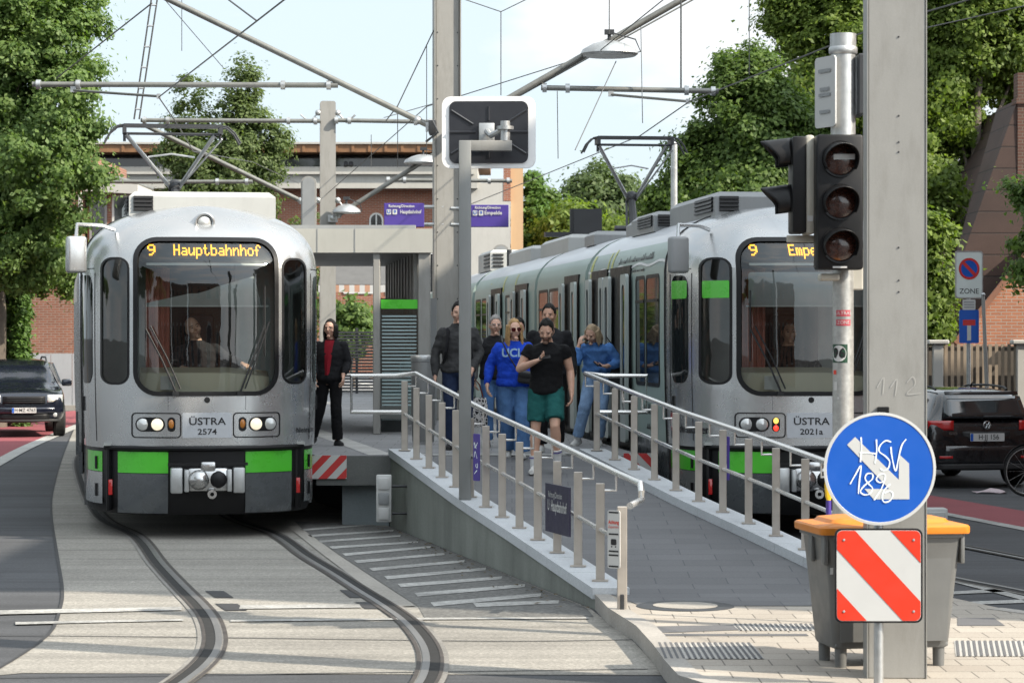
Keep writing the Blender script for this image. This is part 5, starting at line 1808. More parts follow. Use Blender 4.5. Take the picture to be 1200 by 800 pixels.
# twin-wire lattice hanger
t = thing('lattice_hanger', 'narrow ladder-like twin wire hanging above the left pantograph', 'hanger')
a0, a1, b0, b1 = P(178, -6, 44), P(157, 140, 44), P(185, -6, 44), P(163, 140, 44)
w_ = MB()
w_.tube([a0, a1], 0.016, 5).tube([b0, b1], 0.016, 5)
w_.build('wire', M_wire, t)
w_ = MB()
for k in range(6):
    q = (k + 0.5) / 6
    w_.tube([a0.lerp(a1, q), b0.lerp(b1, q)], 0.018, 5)
w_.build('rung', M_galv, t)
# hanging lamps
def disc_lamp(label, px, py, Y, wpx):
    c = P(px, py, Y)
    r = wpx * Y / F / 2
    t = thing('hanging_lamp', label, 'street lamp', c)
    w_ = MB()
    w_.lathe([(0.0, -0.05 * r / 0.5), (r * 0.9, -0.06 * r / 0.5), (r, -0.02), (r * 0.93, 0.05), (r * 0.6, 0.14), (r * 0.25, 0.19), (0, 0.20)], Matrix.Identity(4), 28, False)
    w_.build('shade', M_galv, t)
    w_ = MB()
    w_.cyl((0, 0, 0.18), (0, 0, 0.36), 0.03).box((0, 0, 0.34), (0.16, 0.1, 0.08))
    w_.tube([(0.05, 0, 0.33), (r * 0.9, 0, 0.22), (r * 1.08, 0, 0.02), (r * 0.6, 0, -0.04)], 0.012, 6)
    w_.build('fitting', M_darkmetal, t)
disc_lamp('disc-shaped lamp hung from the thick arm above the right tram', 714, 62, 42.2, 68)
disc_lamp('disc-shaped lamp half hidden by the tall bolted mast', 496, 190, 65.6, 46)
disc_lamp('small disc-shaped lamp low above the shelter roof', 406, 248, 65.6, 34)
# mast heads' clamps
for px, py, Y, lab in ((507, 150, 42.15, 'clamp'), (540, 148, 42.15, 'clamp')):
    c = P(px, py, Y)
    w_ = MB()
    w_.box(c - mast_a.location, (0.12, 0.5, 0.22), None, 0.01)
    w_.tube([c - mast_a.location + V((0, -0.3, 0.1)), c - mast_a.location + V((0.1, -0.36, -0.1)), c - mast_a.location + V((-0.1, -0.3, -0.25))], 0.02, 6)
    o = w_.build('clamp', M_darkmetal, mast_a)
    o.matrix_parent_inverse = Matrix.Rotation(-R(6.4), 4, 'Z')
for (dx, dz) in ((-0.25, -0.3), (0.25, -0.3), (-0.25, -2.55), (0.25, -2.55)):
    w_ = MB()
    w_.tube([(dx, -0.1, hh_b + dz) if False else V((dx, -0.1, 8.25 - PLAT + dz)), V((dx * 1.9, -0.1, 8.25 - PLAT + dz - 0.25)), V((dx * 2.8, -0.1, 8.25 - PLAT + dz - 0.05))], 0.025, 6)
    w_.ball((dx, -0.1, 8.25 - PLAT + dz), 0.08)
    w_.build('clamp', M_galv, mast_b)
# indigo direction signs above the platform
def dir_sign(label, px0, px1, py0, py1, Y, line2, fold=None):
    a, b = P(px0, py0, Y), P(px1, py1, Y)
    wd, hh = b.x - a.x, a.z - b.z
    t = thing('direction_sign', label, 'direction sign', ((a.x + b.x) / 2, Y, (a.z + b.z) / 2), 0)
    Mq = facing((0, 0, 0))
    w_ = MB()
    w_.box((0, 0.05, 0), (wd, 0.09, hh), None, 0.008, 1)
    s_ = w_.build('board', M_indigo, t, 0)
    w_ = MB()
    w_.text('Richtung/Direction', 0.062, Mq @ Matrix.Translation((-wd * 0.5 + 0.29, hh * 0.37, 0)), 0.008, 0.9, 0.0015)
    w_.text(line2, 0.085, Mq @ Matrix.Translation((-wd * 0.5 + (0.44 if len(line2) > 8 else 0.38), hh * 0.13, 0)), 0.008, 0.72 if len(line2) > 8 else 1.0, 0.002)
    w_.build('lettering', M_signwhite, s_, 0, False)
    w_ = MB()
    w_.sheet(rr(-wd * 0.5 + 0.08, hh * 0.13, 0.075, 0.085, 0.01, 2), Mq, 0.008)
    w_.sheet(rr(-wd * 0.5 + 0.18, hh * 0.13, 0.075, 0.085, 0.01, 2), Mq, 0.008)
    pic = w_.build('pictogram', [M_signwhite], s_, 0)
    w_ = MB()
    w_.text('U', 0.08, Mq @ Matrix.Translation((-wd * 0.5 + 0.08, hh * 0.13, 0)), 0.011, 1.0, 0.002)
    w_.text('9', 0.075, Mq @ Matrix.Translation((-wd * 0.5 + 0.18, hh * 0.13, 0)), 0.011, 1.0, 0.002)
    w_.build('lettering', M_signblue, pic, 0, False)
    sd_ = 1 if px0 < 500 else -1
    w_ = MB()
    for z in (hh * 0.35, -hh * 0.38):
        w_.cyl((sd_ * wd * 0.5, 0.05, z), (sd_ * (wd * 0.5 + 0.32), 0.05, z), 0.03)
    w_.build('bracket', M_galv, t)
dir_sign('indigo sign to Hauptbahnhof above the shelter roof', 450, 497, 238, 266, 42.3, 'Hauptbahnhof')
dir_sign('indigo sign to Empelde right of the tall mast', 551, 596, 240, 266, 42.3, 'Empelde')
# ------------------------------------------------------------- shelter on the platform
def loc(px, py, Y, base): return P(px, py, Y) - base
SB = V((-2.1, 36, PLAT))
sh = thing('shelter', 'grey flat-roofed platform shelter with ribbed back wall and green-topped glass end', 'shelter', SB)
def SX(px, Y): return (px - 600) * Y / F - SB.x
def SZ(py, Y): return CAMH - (py - HOR) * Y / F - PLAT
zt, zb2 = SZ(268, 36), SZ(296, 36)
w_ = MB()
x0, x1 = SX(310, 36), SX(507, 36)
dxp = -0.115
rings = []
for dy in (0.0, 7.0):
    rings.append([V((x0 + dxp * dy, dy, zb2)), V((x1 + dxp * dy, dy, zb2)), V((x1 + dxp * dy, dy, zt)), V((x0 + dxp * dy, dy, zt))])
w_.loft(rings)
roof = w_.build('roof', mat("shelter_roof", (0.40, 0.395, 0.36), 0.5, 0.1, 0.05, 1.5, dirt=0.15), sh, 0)
w_ = MB()
for px in (372, 416):
    w_.box((SX(px, 36), -0.004, (zt + zb2) / 2), (0.008, 0.008, zt - zb2))
w_.box(((x0 + x1) / 2 - 0.1, 0.3, zt + 0.03), (x1 - x0 - 0.3, 0.2, 0.06))
w_.build('roof_joint', M_boxgrey, roof, 0)
for px, wv in ((441, 0.10), (497, 0.17)):
    MB().box((SX(px, 36), 0.12, zb2 / 2), (wv, 0.14, zb2), None, 0.01, 1).build('post', M_mast, sh, 0)
w_ = MB()
xa = SX(489, 36)
for k in range(22):
    y = 0.35 + k * 0.3
    w_.box((xa + dxp * y + 0.015 * (k % 2), y, 1.95), (0.05, 0.17, 1.75), 0.115)
    w_.box((xa + dxp * y + 0.03, y + 0.15, 1.95), (0.03, 0.16, 1.75), 0.115)
w_.build('ribbed_wall', M_mast, sh, 0)
gx0, gx1 = SX(446, 36), SX(489, 36)
gz = SZ(352, 36)
M_shglass = glass("shelter_glass", (0.50, 0.66, 0.66), 0.10)
w_ = MB()
w_.box(((gx0 + gx1) / 2, 0.10, gz / 2 + 0.1), (gx1 - gx0, 0.012, gz - 0.2))
gl = w_.build('glass_end', M_shglass, sh, 0)
w_ = MB()
w_.box(((gx0 + gx1) / 2, 0.085, gz - 0.05), (gx1 - gx0, 0.008, 0.13))
w_.build('green_band', M_tgreen, gl, 0)
w_ = MB()
for k in range(26):
    w_.box(((gx0 + gx1) / 2, 0.088, gz - 0.22 - k * 0.05), (gx1 - gx0 - 0.03, 0.006, 0.022))
w_.build('frosted_stripes', mat("frosted_film", (0.30, 0.40, 0.41), 0.6), gl, 0)
w_ = MB()
w_.box((SX(468, 36), 2.5, 1.0), (0.9, 0.06, 1.9))
w_.build('inner_panel', M_boxgrey, sh, 0)
w_ = MB()
w_.box((SX(455, 36), 2.0, 0.45), (0.5, 2.6, 0.05)).box((SX(455, 36), 1.0, 0.22), (0.3, 0.06, 0.44)).box((SX(455, 36), 3.0, 0.22), (0.3, 0.06, 0.44))
w_.build('bench', M_darkmetal, sh, 0)
# round litter bin on the platform
a_ = P(497, 530, 33.2)
t = thing('litter_bin', 'grey cylindrical litter bin on the platform beside the tall mast', 'litter bin', (P(496, 500, 33.0).x, 33.0, PLAT))
w_ = MB()
w_.lathe([(0.0, 0.02), (0.14, 0.02), (0.155, 0.35), (0.155, 1.12), (0.15, 1.14), (0.13, 1.14)], Matrix.Identity(4), 24, False)
w_.build('body', mat("litter_bin_grey", (0.20, 0.205, 0.205), 0.45, 0.3, 0.06, 2, dirt=0.2), t)
MB().lathe([(0.157, 1.05), (0.163, 1.06), (0.163, 1.13), (0.157, 1.14)], Matrix.Identity(4), 24, False).build('rim', M_galv, t)
# low slatted fence and planting beyond the shelter
Y = 62
a_ = P(418, 450, Y)
t = thing('slatted_fence', 'dark fence of narrow level slats behind the shelter post', 'fence', (a_.x, Y, 0))
zt = CAMH - (384 - HOR) * Y / F
w_ = MB()
for k in range(30):
    w_.box((0, 0, 0.12 + k * 0.075), (1.6, 0.03, 0.045))
w_.build('slats', M_darkmetal, t, 0)
for x in (-0.78, 0.0, 0.78):
    MB().box((x, 0.04, zt / 2), (0.06, 0.05, zt)).build('post', M_darkmetal, t, 0)
M_peach_v = mat("awning_stripe", (0.42, 0.24, 0.16), 0.8)
# pale cafe awning
Y = 88
a_, b_ = P(395, 318, Y), P(438, 340, Y)
t = thing('awning', 'pale folding awning with scalloped striped edge behind the shelter', 'awning', ((a_.x + b_.x) / 2, Y, a_.z))
wd = b_.x - a_.x + 1.2
w_ = MB()
w_.loft([[V((-wd / 2, 0.9, 0.25)), V((wd / 2, 0.9, 0.25)), V((wd / 2, 0.95, 0.2)), V((-wd / 2, 0.95, 0.2))], [V((-wd / 2, -0.5, -0.45)), V((wd / 2, -0.5, -0.45)), V((wd / 2, -0.5, -0.5)), V((-wd / 2, -0.5, -0.5))]])
w_.build('canopy', mat('awning_grey', (0.10, 0.10, 0.10), 0.8), t, 0)
w_ = MB()
for k in range(14):
    x = -wd / 2 + wd * (k + 0.5) / 14
    w_.mi = k % 2
    w_.box((x, -0.53, -0.60), (wd / 14, 0.03, 0.24))
w_.build('valance', [M_signwhite, M_peach_v], t, 0)
w_ = MB()
for s in (-1, 1):
    w_.tube([(s * wd * 0.45, 0.9, -0.2), (s * wd * 0.45, -0.5, -0.55)], 0.03, 6)
    w_.cyl((s * wd * 0.47, -0.45, -0.6), (s * wd * 0.47, -0.45, -a_.z), 0.05)
w_.build('frame', M_signwhite, t)
# ------------------------------------------------------------- buildings
M_brick = brick_mat("red_brick", (0.30, 0.105, 0.058), (0.24, 0.085, 0.05), (0.30, 0.25, 0.20), 0.25, 0.077, 0.010)
M_brick2 = brick_mat("brown_brick", (0.25, 0.095, 0.058), (0.20, 0.08, 0.05), (0.26, 0.22, 0.18), 0.25, 0.077, 0.010)
M_brick3 = brick_mat("orange_brick", (0.40, 0.16, 0.085), (0.33, 0.13, 0.07), (0.34, 0.29, 0.24), 0.25, 0.077, 0.010)
M_brick_dark = brick_mat("dark_brick", (0.10, 0.045, 0.03), (0.08, 0.038, 0.028), (0.12, 0.10, 0.08), 0.25, 0.077, 0.010)
M_plaster = mat("white_plaster", (0.42, 0.41, 0.385), 0.8, 0.0, 0.06, 0.7, dirt=0.2)
M_peach = mat("peach_plaster", (0.50, 0.33, 0.19), 0.85, 0.0, 0.05, 0.7, dirt=0.1)
M_band = mat("pale_concrete_band", (0.40, 0.39, 0.36), 0.8, 0.0, 0.08, 0.6, dirt=0.25)
M_wood = mat("timber_soffit", (0.20, 0.10, 0.045), 0.6, 0.0, 0.2, 3)
M_winglass = mat("window_glass", (0.015, 0.018, 0.022), 0.05, 0.0, 0.2, 0.8, spec=0.8, coat=0.5)
M_frame = mat("window_frame_white", (0.55, 0.55, 0.53), 0.5)
M_tile_roof = brick_mat("brown_roof_tile", (0.050, 0.028, 0.022), (0.043, 0.025, 0.020), (0.020, 0.012, 0.010), 60, 0.52, 0.022, 0.75, True, 0.6, big=0.35)
def bl(name, label, cat, o): return thing(name, label, cat, o)
def window(parent, cx, y, cz, wd, hh, arch=False, frame_m=None, mull=1):
    q = MB()
    Mq = facing((cx, y, cz))
    out = rr(0, 0, wd, hh, 0.02, 1) if not arch else [(-wd / 2, -hh / 2), (wd / 2, -hh / 2)] + [(wd / 2 * math.cos(R(a)), hh / 2 - wd / 2 + wd / 2 * math.sin(R(a))) for a in range(0, 181, 20)]
    o2 = [(p[0] * (1 - 0.14 / wd), p[1] * (1 - 0.14 / hh)) for p in out]
    q.ringplate(out, o2, Mq, -0.02, 0.03)
    for k in range(mull):
        x = -wd / 2 + wd * (k + 1) / (mull + 1)
        q.box(Mq @ V((x, 0, 0.01)), (0.05, 0.03, hh * 0.93))
    w_ = q.build('window', frame_m or M_frame, parent, 0)
    g = MB()
    g.sheet(o2, Mq, 0.008)
    g.build('pane', M_winglass, w_, 0)
    return w_
# long brick hall with a timber roof edge
Y = 112.0
def BX(px): return (px - 600) * Y / F
def BZ(py): return CAMH - (py - HOR) * Y / F
o = V((BX(380), Y, 0))
t = bl('brick_building', 'long red brick building with flat timber-edged roof beyond the platform', 'building', o)
def wbox(m, px0, px1, py0, py1, name, par, d0=0.0, depth=0.4, y=None):
    q = MB()
    x0, x1, z0, z1 = BX(px0) - o.x, BX(px1) - o.x, BZ(py1), BZ(py0)
    q.box(((x0 + x1) / 2, d0 + depth / 2, (z0 + z1) / 2), (x1 - x0, depth, z1 - z0))
    return q.build(name, m, par, 0)
wall = wbox(M_brick, 60, 545, 221, 480, 'wall', t, 0.0, 14)
wbox(M_plaster, 545, 598, 215, 480, 'end_wall', t, -0.5, 14)
wbox(M_brick, 590, 598.5, 185, 236, 'brick_edge', t, -0.52, 0.5)
wbox(M_peach, 598.5, 613, 196, 480, 'corner_wall', t, -0.3, 13)
wbox(M_band, 60, 560, 197, 222, 'concrete_band', t, -0.9, 15)
wbox(M_band, 60, 556, 203, 206, 'gutter', t, -1.1, 0.25)
wbox(M_winglass, 100, 560, 180, 198, 'window_strip', t, 0.6, 12)
rf = wbox(M_wood, 70, 572, 171.5, 181, 'roof', t, -1.4, 16)
wbox(M_band, 68, 574, 169.5, 171.8, 'roof_edge', rf, -1.5, 16.2)
q = MB()
for k in range(22):
    px = 150 + k * 19
    q.box((BX(px) - o.x, -1.42, BZ(176.5)), (0.12, 0.05, BZ(172) - BZ(180.5)))
q.build('rafter', M_wood, rf, 0)
for px in (150, 230, 310, 345):
    window(t, BX(px) - o.x, -0.02, BZ(300), 1.4, 2.6, True)
window(t, BX(441) - o.x, -0.02, BZ(262), 0.62, 0.95, True)
for px in (420, 470, 520): window(t, BX(px) - o.x, -0.02, BZ(320), 1.3, 1.8, False)
q = MB()
for px in (407, 413):
    q.cyl((BX(px) - o.x, -0.6, BZ(199)), (BX(px) - o.x, -1.0, BZ(193)), 0.10)
q.build('vent', M_darkmetal, t)
wbox(M_brick, 60, 543, 222, 225, 'cornice', t, -0.15, 0.3)
wbox(M_peach, 525, 543, 222, 300, 'pilaster', t, -0.2, 0.4)
# brick house at left behind the big tree
Y = 80.0
o = V((BX(60), Y, 0))
t = bl('brick_house', 'brown brick house half hidden by the big left tree', 'house', o)
wall = wbox(M_brick2, -130, 92, 175, 440, 'wall', t, 0, 10)
wbox(M_band, 92, 95, 225, 440, 'corner_trim', t, -0.05, 0.3)
wb = wbox(M_brick2, 95, 152, 222, 440, 'side_wing', t, 1.2, 8)
q = MB()
x0, x1 = BX(84) - o.x, BX(158) - o.x
q.loft([[V((x0, 0.6, BZ(222))), V((x1, 0.6, BZ(226))), V((x1, 9.5, BZ(226))), V((x0, 9.5, BZ(222)))], [V((x0, 0.6, BZ(206))), V((x1, 0.6, BZ(215))), V((x1, 9.5, BZ(215))), V((x0, 9.5, BZ(206)))]])
q.build('roof', M_plaster, wb, 0)
window(t, BX(108) - o.x, 1.18, BZ(262), 0.55, 1.9, False, M_boxgrey, 0)
window(t, BX(136) - o.x, 1.18, BZ(262), 0.62, 1.9, False, M_frame, 0)
for px in (-60, 0): window(t, BX(px) - o.x, -0.02, BZ(330), 1.4, 2.0)
# site hoarding
Y = 76.0
t = thing('hoarding', 'pale grey panel hoarding in front of the brown brick house', 'fence', ((30 - 600) * Y / F, Y, 0))
q = MB()
for k in range(6):
    px0, px1 = -40 + k * 25, -40 + k * 25 + 24.3
    x0, x1 = (px0 - 30) * Y / F, (px1 - 30) * Y / F
    q.box(((x0 + x1) / 2, 0.0, 0.87), (x1 - x0, 0.05, CAMH - (412 - HOR) * Y / F - 0.1 + 0.0))
q.build('panel', mat("hoarding_grey", (0.34, 0.355, 0.37), 0.6, 0.0, 0.06, 0.8, dirt=0.2), t, 0)
MB().box(((30 + 25 - 30) * Y / F * 0.5, 0.1, 0.08), (4.2, 0.4, 0.16)).build('base', M_concrete, t, 0)
# house at right with a steep tiled roof
Y = 62.0
o = V((BX(1190), Y, 0))
t = bl('tiled_house', 'house with steep dark brown tiled roof, chimney and orange brick gable', 'house', o)
ex, rx0 = BX(1096) - o.x, BX(1245) - o.x
ez, rz0 = BZ(390), BZ(96)
q = MB()
# roof slab whose ridge runs away from the camera
q.loft([[V((ex, 0, ez)), V((rx0, 0, rz0)), V((2 * rx0 - ex, 0, ez)), V((2 * rx0 - ex - 0.3, 0, ez - 0.1)), V((rx0, 0, rz0 - 0.35)), V((ex + 0.3, 0, ez - 0.1))],
        [V((ex, 11, ez)), V((rx0, 11, rz0)), V((2 * rx0 - ex, 11, ez)), V((2 * rx0 - ex - 0.3, 11, ez - 0.1)), V((rx0, 11, rz0 - 0.35)), V((ex + 0.3, 11, ez - 0.1))]])
q.build('roof', M_tile_roof, t, 0)
# long front slope facing the street (the one the photograph shows)
q = MB()
fx0, fx1 = BX(1092) - o.x, BX(1300) - o.x
q.loft([[V((fx0, -0.4, BZ(392))), V((BX(1190) - o.x, -0.3, BZ(118))), V((fx1, -0.3, BZ(118))), V((fx1, -0.4, BZ(392)))],
        [V((fx0, -0.1, BZ(392))), V((BX(1190) - o.x, 2.4, BZ(118))), V((fx1, 2.4, BZ(118))), V((fx1, -0.1, BZ(392)))]])
q.build('roof', M_tile_roof, t, 0)
q = MB()
gx0, gx1 = BX(1104) - o.x, BX(1300) - o.x
q.loft([[V((x, yy, z)) for x, z in ((gx0, 0.0), (gx1, 0.0), (gx1, BZ(235)), (BX(1215) - o.x, BZ(270)), (BX(1113) - o.x, BZ(398)), (gx0, BZ(400)))] for yy in (-1.6, -0.6)])
wl = q.build('gable_wall', M_brick3, t, 0)
q = MB()
q.tube([V((BX(1106) - o.x, -1.62, BZ(402))), V((BX(1218) - o.x, -1.62, BZ(262)))], 0.09, 4)
q.build('verge_board', mat("verge_board_brown", (0.22, 0.10, 0.06), 0.6), wl, 0)
q = MB()
q.box((BX(1199) - o.x, -0.1, BZ(150)), (0.40, 0.5, 2.6))
q.box((BX(1199) - o.x, -0.1, BZ(120)), (0.48, 0.6, 0.14))
q.build('chimney', M_brick_dark, t, 0)
# picket fence of upright slats with pale capped posts
Y = 52.0
x0, x1 = (1068 - 600) * Y / F, (1260 - 600) * Y / F
t = thing('picket_fence', 'brown upright-slat fence with pale capped posts behind the black estate car', 'fence', ((x0 + x1) / 2, Y, 0))
zt = CAMH - (403 - HOR) * Y / F
M_slat = mat("fence_slat", (0.27, 0.215, 0.16), 0.7, 0.0, 0.15, 2, dirt=0.35)
q = MB()
n = 26
for k in range(n):
    x = (x0 + (x1 - x0) * (k + 0.5) / n) - (x0 + x1) / 2
    q.box((x, 0, zt / 2 + 0.05), (0.065, 0.03, zt - 0.1))
q.build('slats', M_slat, t, 0)
q = MB()
for z in (zt - 0.10, 0.5):
    q.box((0, 0.04, z), (x1 - x0, 0.04, 0.08))
q.box((0, 0.4, zt * 0.5), (x1 - x0, 0.05, zt * 0.96))
q.build('rail', mat("fence_rail_dark", (0.10, 0.085, 0.07), 0.8, dirt=0.3), t, 0)
for px in (1098, 1196):
    x = (px - 600) * Y / F - (x0 + x1) / 2
    p_ = MB().box((x, -0.08, zt / 2), (0.20, 0.2, zt), None, 0.01, 1).build('post', M_plaster, t, 0)
    MB().box((x, -0.08, zt + 0.04), (0.42, 0.34, 0.09), None, 0.02, 1).build('cap', M_plaster, p_, 0)
# ------------------------------------------------------------- small signs at the right
Y = 45.0
def sgn_post(px, py_top, lab, name='street_sign', lean=0.0):
    a_ = P(px, py_top, Y)
    t = thing(name, lab, 'street sign', (a_.x, Y, 0))
    MB().cyl((lean, 0, 0), (0, 0, a_.z), 0.035).build('post', M_galv, t)
    return t
t = sgn_post(1135, 296, 'square no-parking ZONE sign above blue dead-end sign behind the estate car')
def zz(py): return CAMH - (py - HOR) * Y / F
Mq = facing((0, -0.05, (zz(295) + zz(349)) / 2), R(8))
wd, hh = 32 * Y / F, 54 * Y / F
q = MB()
q.prism(rr(0, 0, wd, hh, 0.04, 4), Mq, -0.01, 0.005)
q.mi = 1
q.ringplate(rr(0, 0, wd * 1.05, hh * 1.03, 0.045, 4), rr(0, 0, wd * 0.97, hh * 0.98, 0.04, 4), Mq, -0.012, 0.008)
pl = q.build('plate', [mat("zone_white", (0.62, 0.68, 0.66), 0.4, var=0.05), M_galv], t, 20)
q = MB()
C_ = Mq @ Matrix.Translation((0, hh * 0.13, 0))
q.lathe([(0.185, 0.007), (0.0, 0.007)], C_, 32, False)
q.mi = 1
q.lathe([(0.190, 0.009), (0.148, 0.009)], C_, 32, False)
q.sheet([(-0.125, 0.085), (-0.085, 0.125), (0.125, -0.085), (0.085, -0.125)], C_, 0.009)
q.build('no_parking_symbol', [M_signblue, M_signred_dark], pl, 0)
q = MB()
q.text('ZONE', 0.13, Mq @ Matrix.Translation((0, -hh * 0.36, 0)), 0.008, 1.0)
q.build('lettering', M_ink, pl, 0, False)
q = MB()
q.prism(rr(0, 0, 15 * Y / F, 12 * Y / F, 0.01, 2), facing((0, -0.05, zz(357))), -0.01, 0.005)
pl = q.build('small_plate', M_signwhite, t, 0)
q = MB()
for k in (-1, 0, 1): q.sheet([(-0.09, k * 0.045 - 0.01), (0.09, k * 0.045 - 0.01), (0.09, k * 0.045 + 0.01), (-0.09, k * 0.045 + 0.01)], facing((0, -0.058, zz(357))), 0)
q.build('lettering', M_boxgrey, pl, 0)
Mq = facing((0, -0.05, (zz(363) + zz(402)) / 2))
wd, hh = 23 * Y / F, 39 * Y / F
q = MB()
q.prism(rr(0, 0, wd, hh, 0.02, 3), Mq, -0.01, 0.004)
pl = q.build('blue_plate', M_signblue, t, 0)
q = MB()
q.sheet([(-0.035, -hh * 0.42), (0.035, -hh * 0.42), (0.035, 0.02), (-0.035, 0.02)], Mq, 0.006)
q.mi = 1
q.sheet([(-0.11, 0.02), (0.11, 0.02), (0.11, 0.12), (-0.11, 0.12)], Mq, 0.006)
q.build('dead_end_symbol', [M_signwhite, M_signred_dark], pl, 0)
a_, b_ = P(1152, 345, 44.6), P(1160, 470, 44.6)
t = thing('leaning_post', 'thin pale leaning post beside the no-parking sign', 'post', (b_.x, b_.y, 0))
MB().cyl((0, 0, 0), (a_.x - b_.x, 0, a_.z), 0.04, 0.03).build('post', M_mast, t)
MB().ball((a_.x - b_.x, 0, a_.z), (0.04, 0.04, 0.03)).build('cap', M_galv, t)
# slim pale pole beside right pantograph
a_ = P(790, 168, 58)
t = thing('lamp_post', 'slim pale lamp post rising behind the right pantograph', 'lamp post', (a_.x, a_.y, 0))
MB().cyl((0, 0, 0), (0, 0, a_.z), 0.085, 0.075).build('post', M_galv, t)
MB().ball((0, 0, a_.z), (0.09, 0.09, 0.05)).build('cap', M_galv, t)
# off to the right: the tall tenement whose shadow lies over ramp and tracks
o = V((13.0, 14.6, 0))
t = bl('tenement', 'tall brick tenement beside the right pavement with rows of windows', 'building', o)
TH = 14.4
q = MB()
q.box((6, 15.0, TH / 2), (12, 30.0, TH))
q.build('wall', M_brick, t, 0)
q = MB()
q.box((6, 15.0, TH + 0.15), (12.6, 30.6, 0.3))
q.build('roof', M_band, t, 0)
for j in range(4):
    for i in range(9):
        q = MB()
        q.box((-0.02, 2 + i * 3.2, 2.2 + j * 3.5), (0.10, 1.3, 1.9))
        w_ = q.build('window', M_frame, t, 0)
        q = MB()
        q.box((-0.075, 2 + i * 3.2, 2.2 + j * 3.5), (0.02, 1.1, 1.7))
        q.build('pane', M_winglass, w_, 0)
# street front behind the photographer, mirrored in the windscreens
for i, (x, wd, hh, m, lab) in enumerate(((-19, 13, 11, M_brick, 'red brick house across the road behind the viewpoint'), (-4.5, 12, 8.5, M_brick2, 'brown brick house across the road behind the viewpoint'), (9.5, 13, 10, M_brick3, 'orange brick house across the road behind the viewpoint'))):
    o = V((x, -30, 0))
    t = bl('street_house', lab, 'house', o)
    MB().box((0, -4, hh / 2), (wd, 8, hh)).build('wall', m, t, 0)
    q = MB()
    q.loft([[V((-wd / 2 - 0.2, 0.4, hh)), V((wd / 2 + 0.2, 0.4, hh)), V((wd / 2 + 0.2, -8.4, hh)), V((-wd / 2 - 0.2, -8.4, hh))], [V((-wd / 2 - 0.2, -3.9, hh + 3.4)), V((wd / 2 + 0.2, -3.9, hh + 3.4)), V((wd / 2 + 0.2, -4.1, hh + 3.4)), V((-wd / 2 - 0.2, -4.1, hh + 3.4))]])
    q.build('roof', M_tile_roof, t, 0)
    for j in range(int(hh // 3)):
        for k in range(4):
            q = MB()
            q.box((-wd / 2 + wd * (k + 0.5) / 4, 0.03, 1.8 + j * 3), (1.2, 0.1, 1.7))
            w_ = q.build('window', M_frame, t, 0)
            q = MB()
            q.box((-wd / 2 + wd * (k + 0.5) / 4, 0.085, 1.8 + j * 3), (1.0, 0.02, 1.5))
            q.build('pane', M_winglass, w_, 0)

# ------------------------------------------------------------- trees
M_bark = mat("bark", (0.10, 0.082, 0.065), 0.9, 0.0, 0.3, 4, bmp=0.5, bscale=18)
M_bark_pale = mat("birch_bark", (0.38, 0.36, 0.32), 0.85, 0.0, 0.3, 3, bmp=0.3)
M_leaf_maple = leaf_mat("leaf_maple", (0.05, 0.105, 0.024), (0.18, 0.26, 0.075))
M_leaf_birch = leaf_mat("leaf_birch", (0.055, 0.09, 0.026), (0.155, 0.205, 0.075))
M_leaf_dark = leaf_mat("leaf_dark", (0.04, 0.085, 0.018), (0.145, 0.215, 0.05))
M_leaf_lime = leaf_mat("leaf_lime", (0.06, 0.11, 0.016), (0.20, 0.265, 0.052))
M_leaf_conifer = leaf_mat("leaf_conifer", (0.045, 0.10, 0.02), (0.12, 0.21, 0.045), 0.3)
M_leaf_far = leaf_mat("leaf_far", (0.06, 0.095, 0.035), (0.13, 0.18, 0.07))
def leaf_mesh(name, centres, radii, per, size, m, parent, seed, flat=0.75, out_c=None, aspect=0.6):
    rg = np.random.default_rng(seed)
    n = len(centres)
    c = np.repeat(np.array(centres, dtype=float), per, axis=0)
    rad = np.repeat(np.array(radii, dtype=float), per)
    d = rg.normal(size=c.shape)
    d /= np.linalg.norm(d, axis=1)[:, None] + 1e-9
    rr_ = rg.random(len(c)) ** 0.45 * np.where(rg.random(len(c)) < 0.12, 1.9, 1.0)
    off = d * (rad * rr_)[:, None]
    off[:, 2] *= flat
    p = c + off
    nrm = d * 0.9 + rg.normal(size=c.shape) * 0.55 + np.array([0, 0, 0.55])
    if out_c is not None:
        oc = p - np.array(out_c)
        oc /= np.linalg.norm(oc, axis=1)[:, None] + 1e-9
        nrm += oc * 0.7
    nrm /= np.linalg.norm(nrm, axis=1)[:, None] + 1e-9
    t = np.cross(nrm, rg.normal(size=c.shape))
    t /= np.linalg.norm(t, axis=1)[:, None] + 1e-9
    b = np.cross(nrm, t)
    s = size * 0.92 * (0.4 + 1.15 * rg.random(len(c)))[:, None]
    a0 = p - t * s * 0.5
    a1 = p + b * s * aspect * 0.5 - nrm * s * 0.10
    a2 = p + t * s * 0.5
    a3 = p - b * s * aspect * 0.5 - nrm * s * 0.10
    vs = np.stack([a0, a1, a2, a3], axis=1).reshape(-1, 3)
    N = len(c)
    me = bpy.data.meshes.new(name)
    me.vertices.add(4 * N)
    me.vertices.foreach_set('co', vs.ravel())
    me.loops.add(4 * N)
    me.loops.foreach_set('vertex_index', np.arange(4 * N))
    me.polygons.add(N)
    me.polygons.foreach_set('loop_start', np.arange(N) * 4)
    me.polygons.foreach_set('loop_total', np.full(N, 4))
    me.update()
    me.materials.append(m)
    ob = bpy.data.objects.new(name, me)
    col.objects.link(ob)
    ob.parent = parent
    return ob
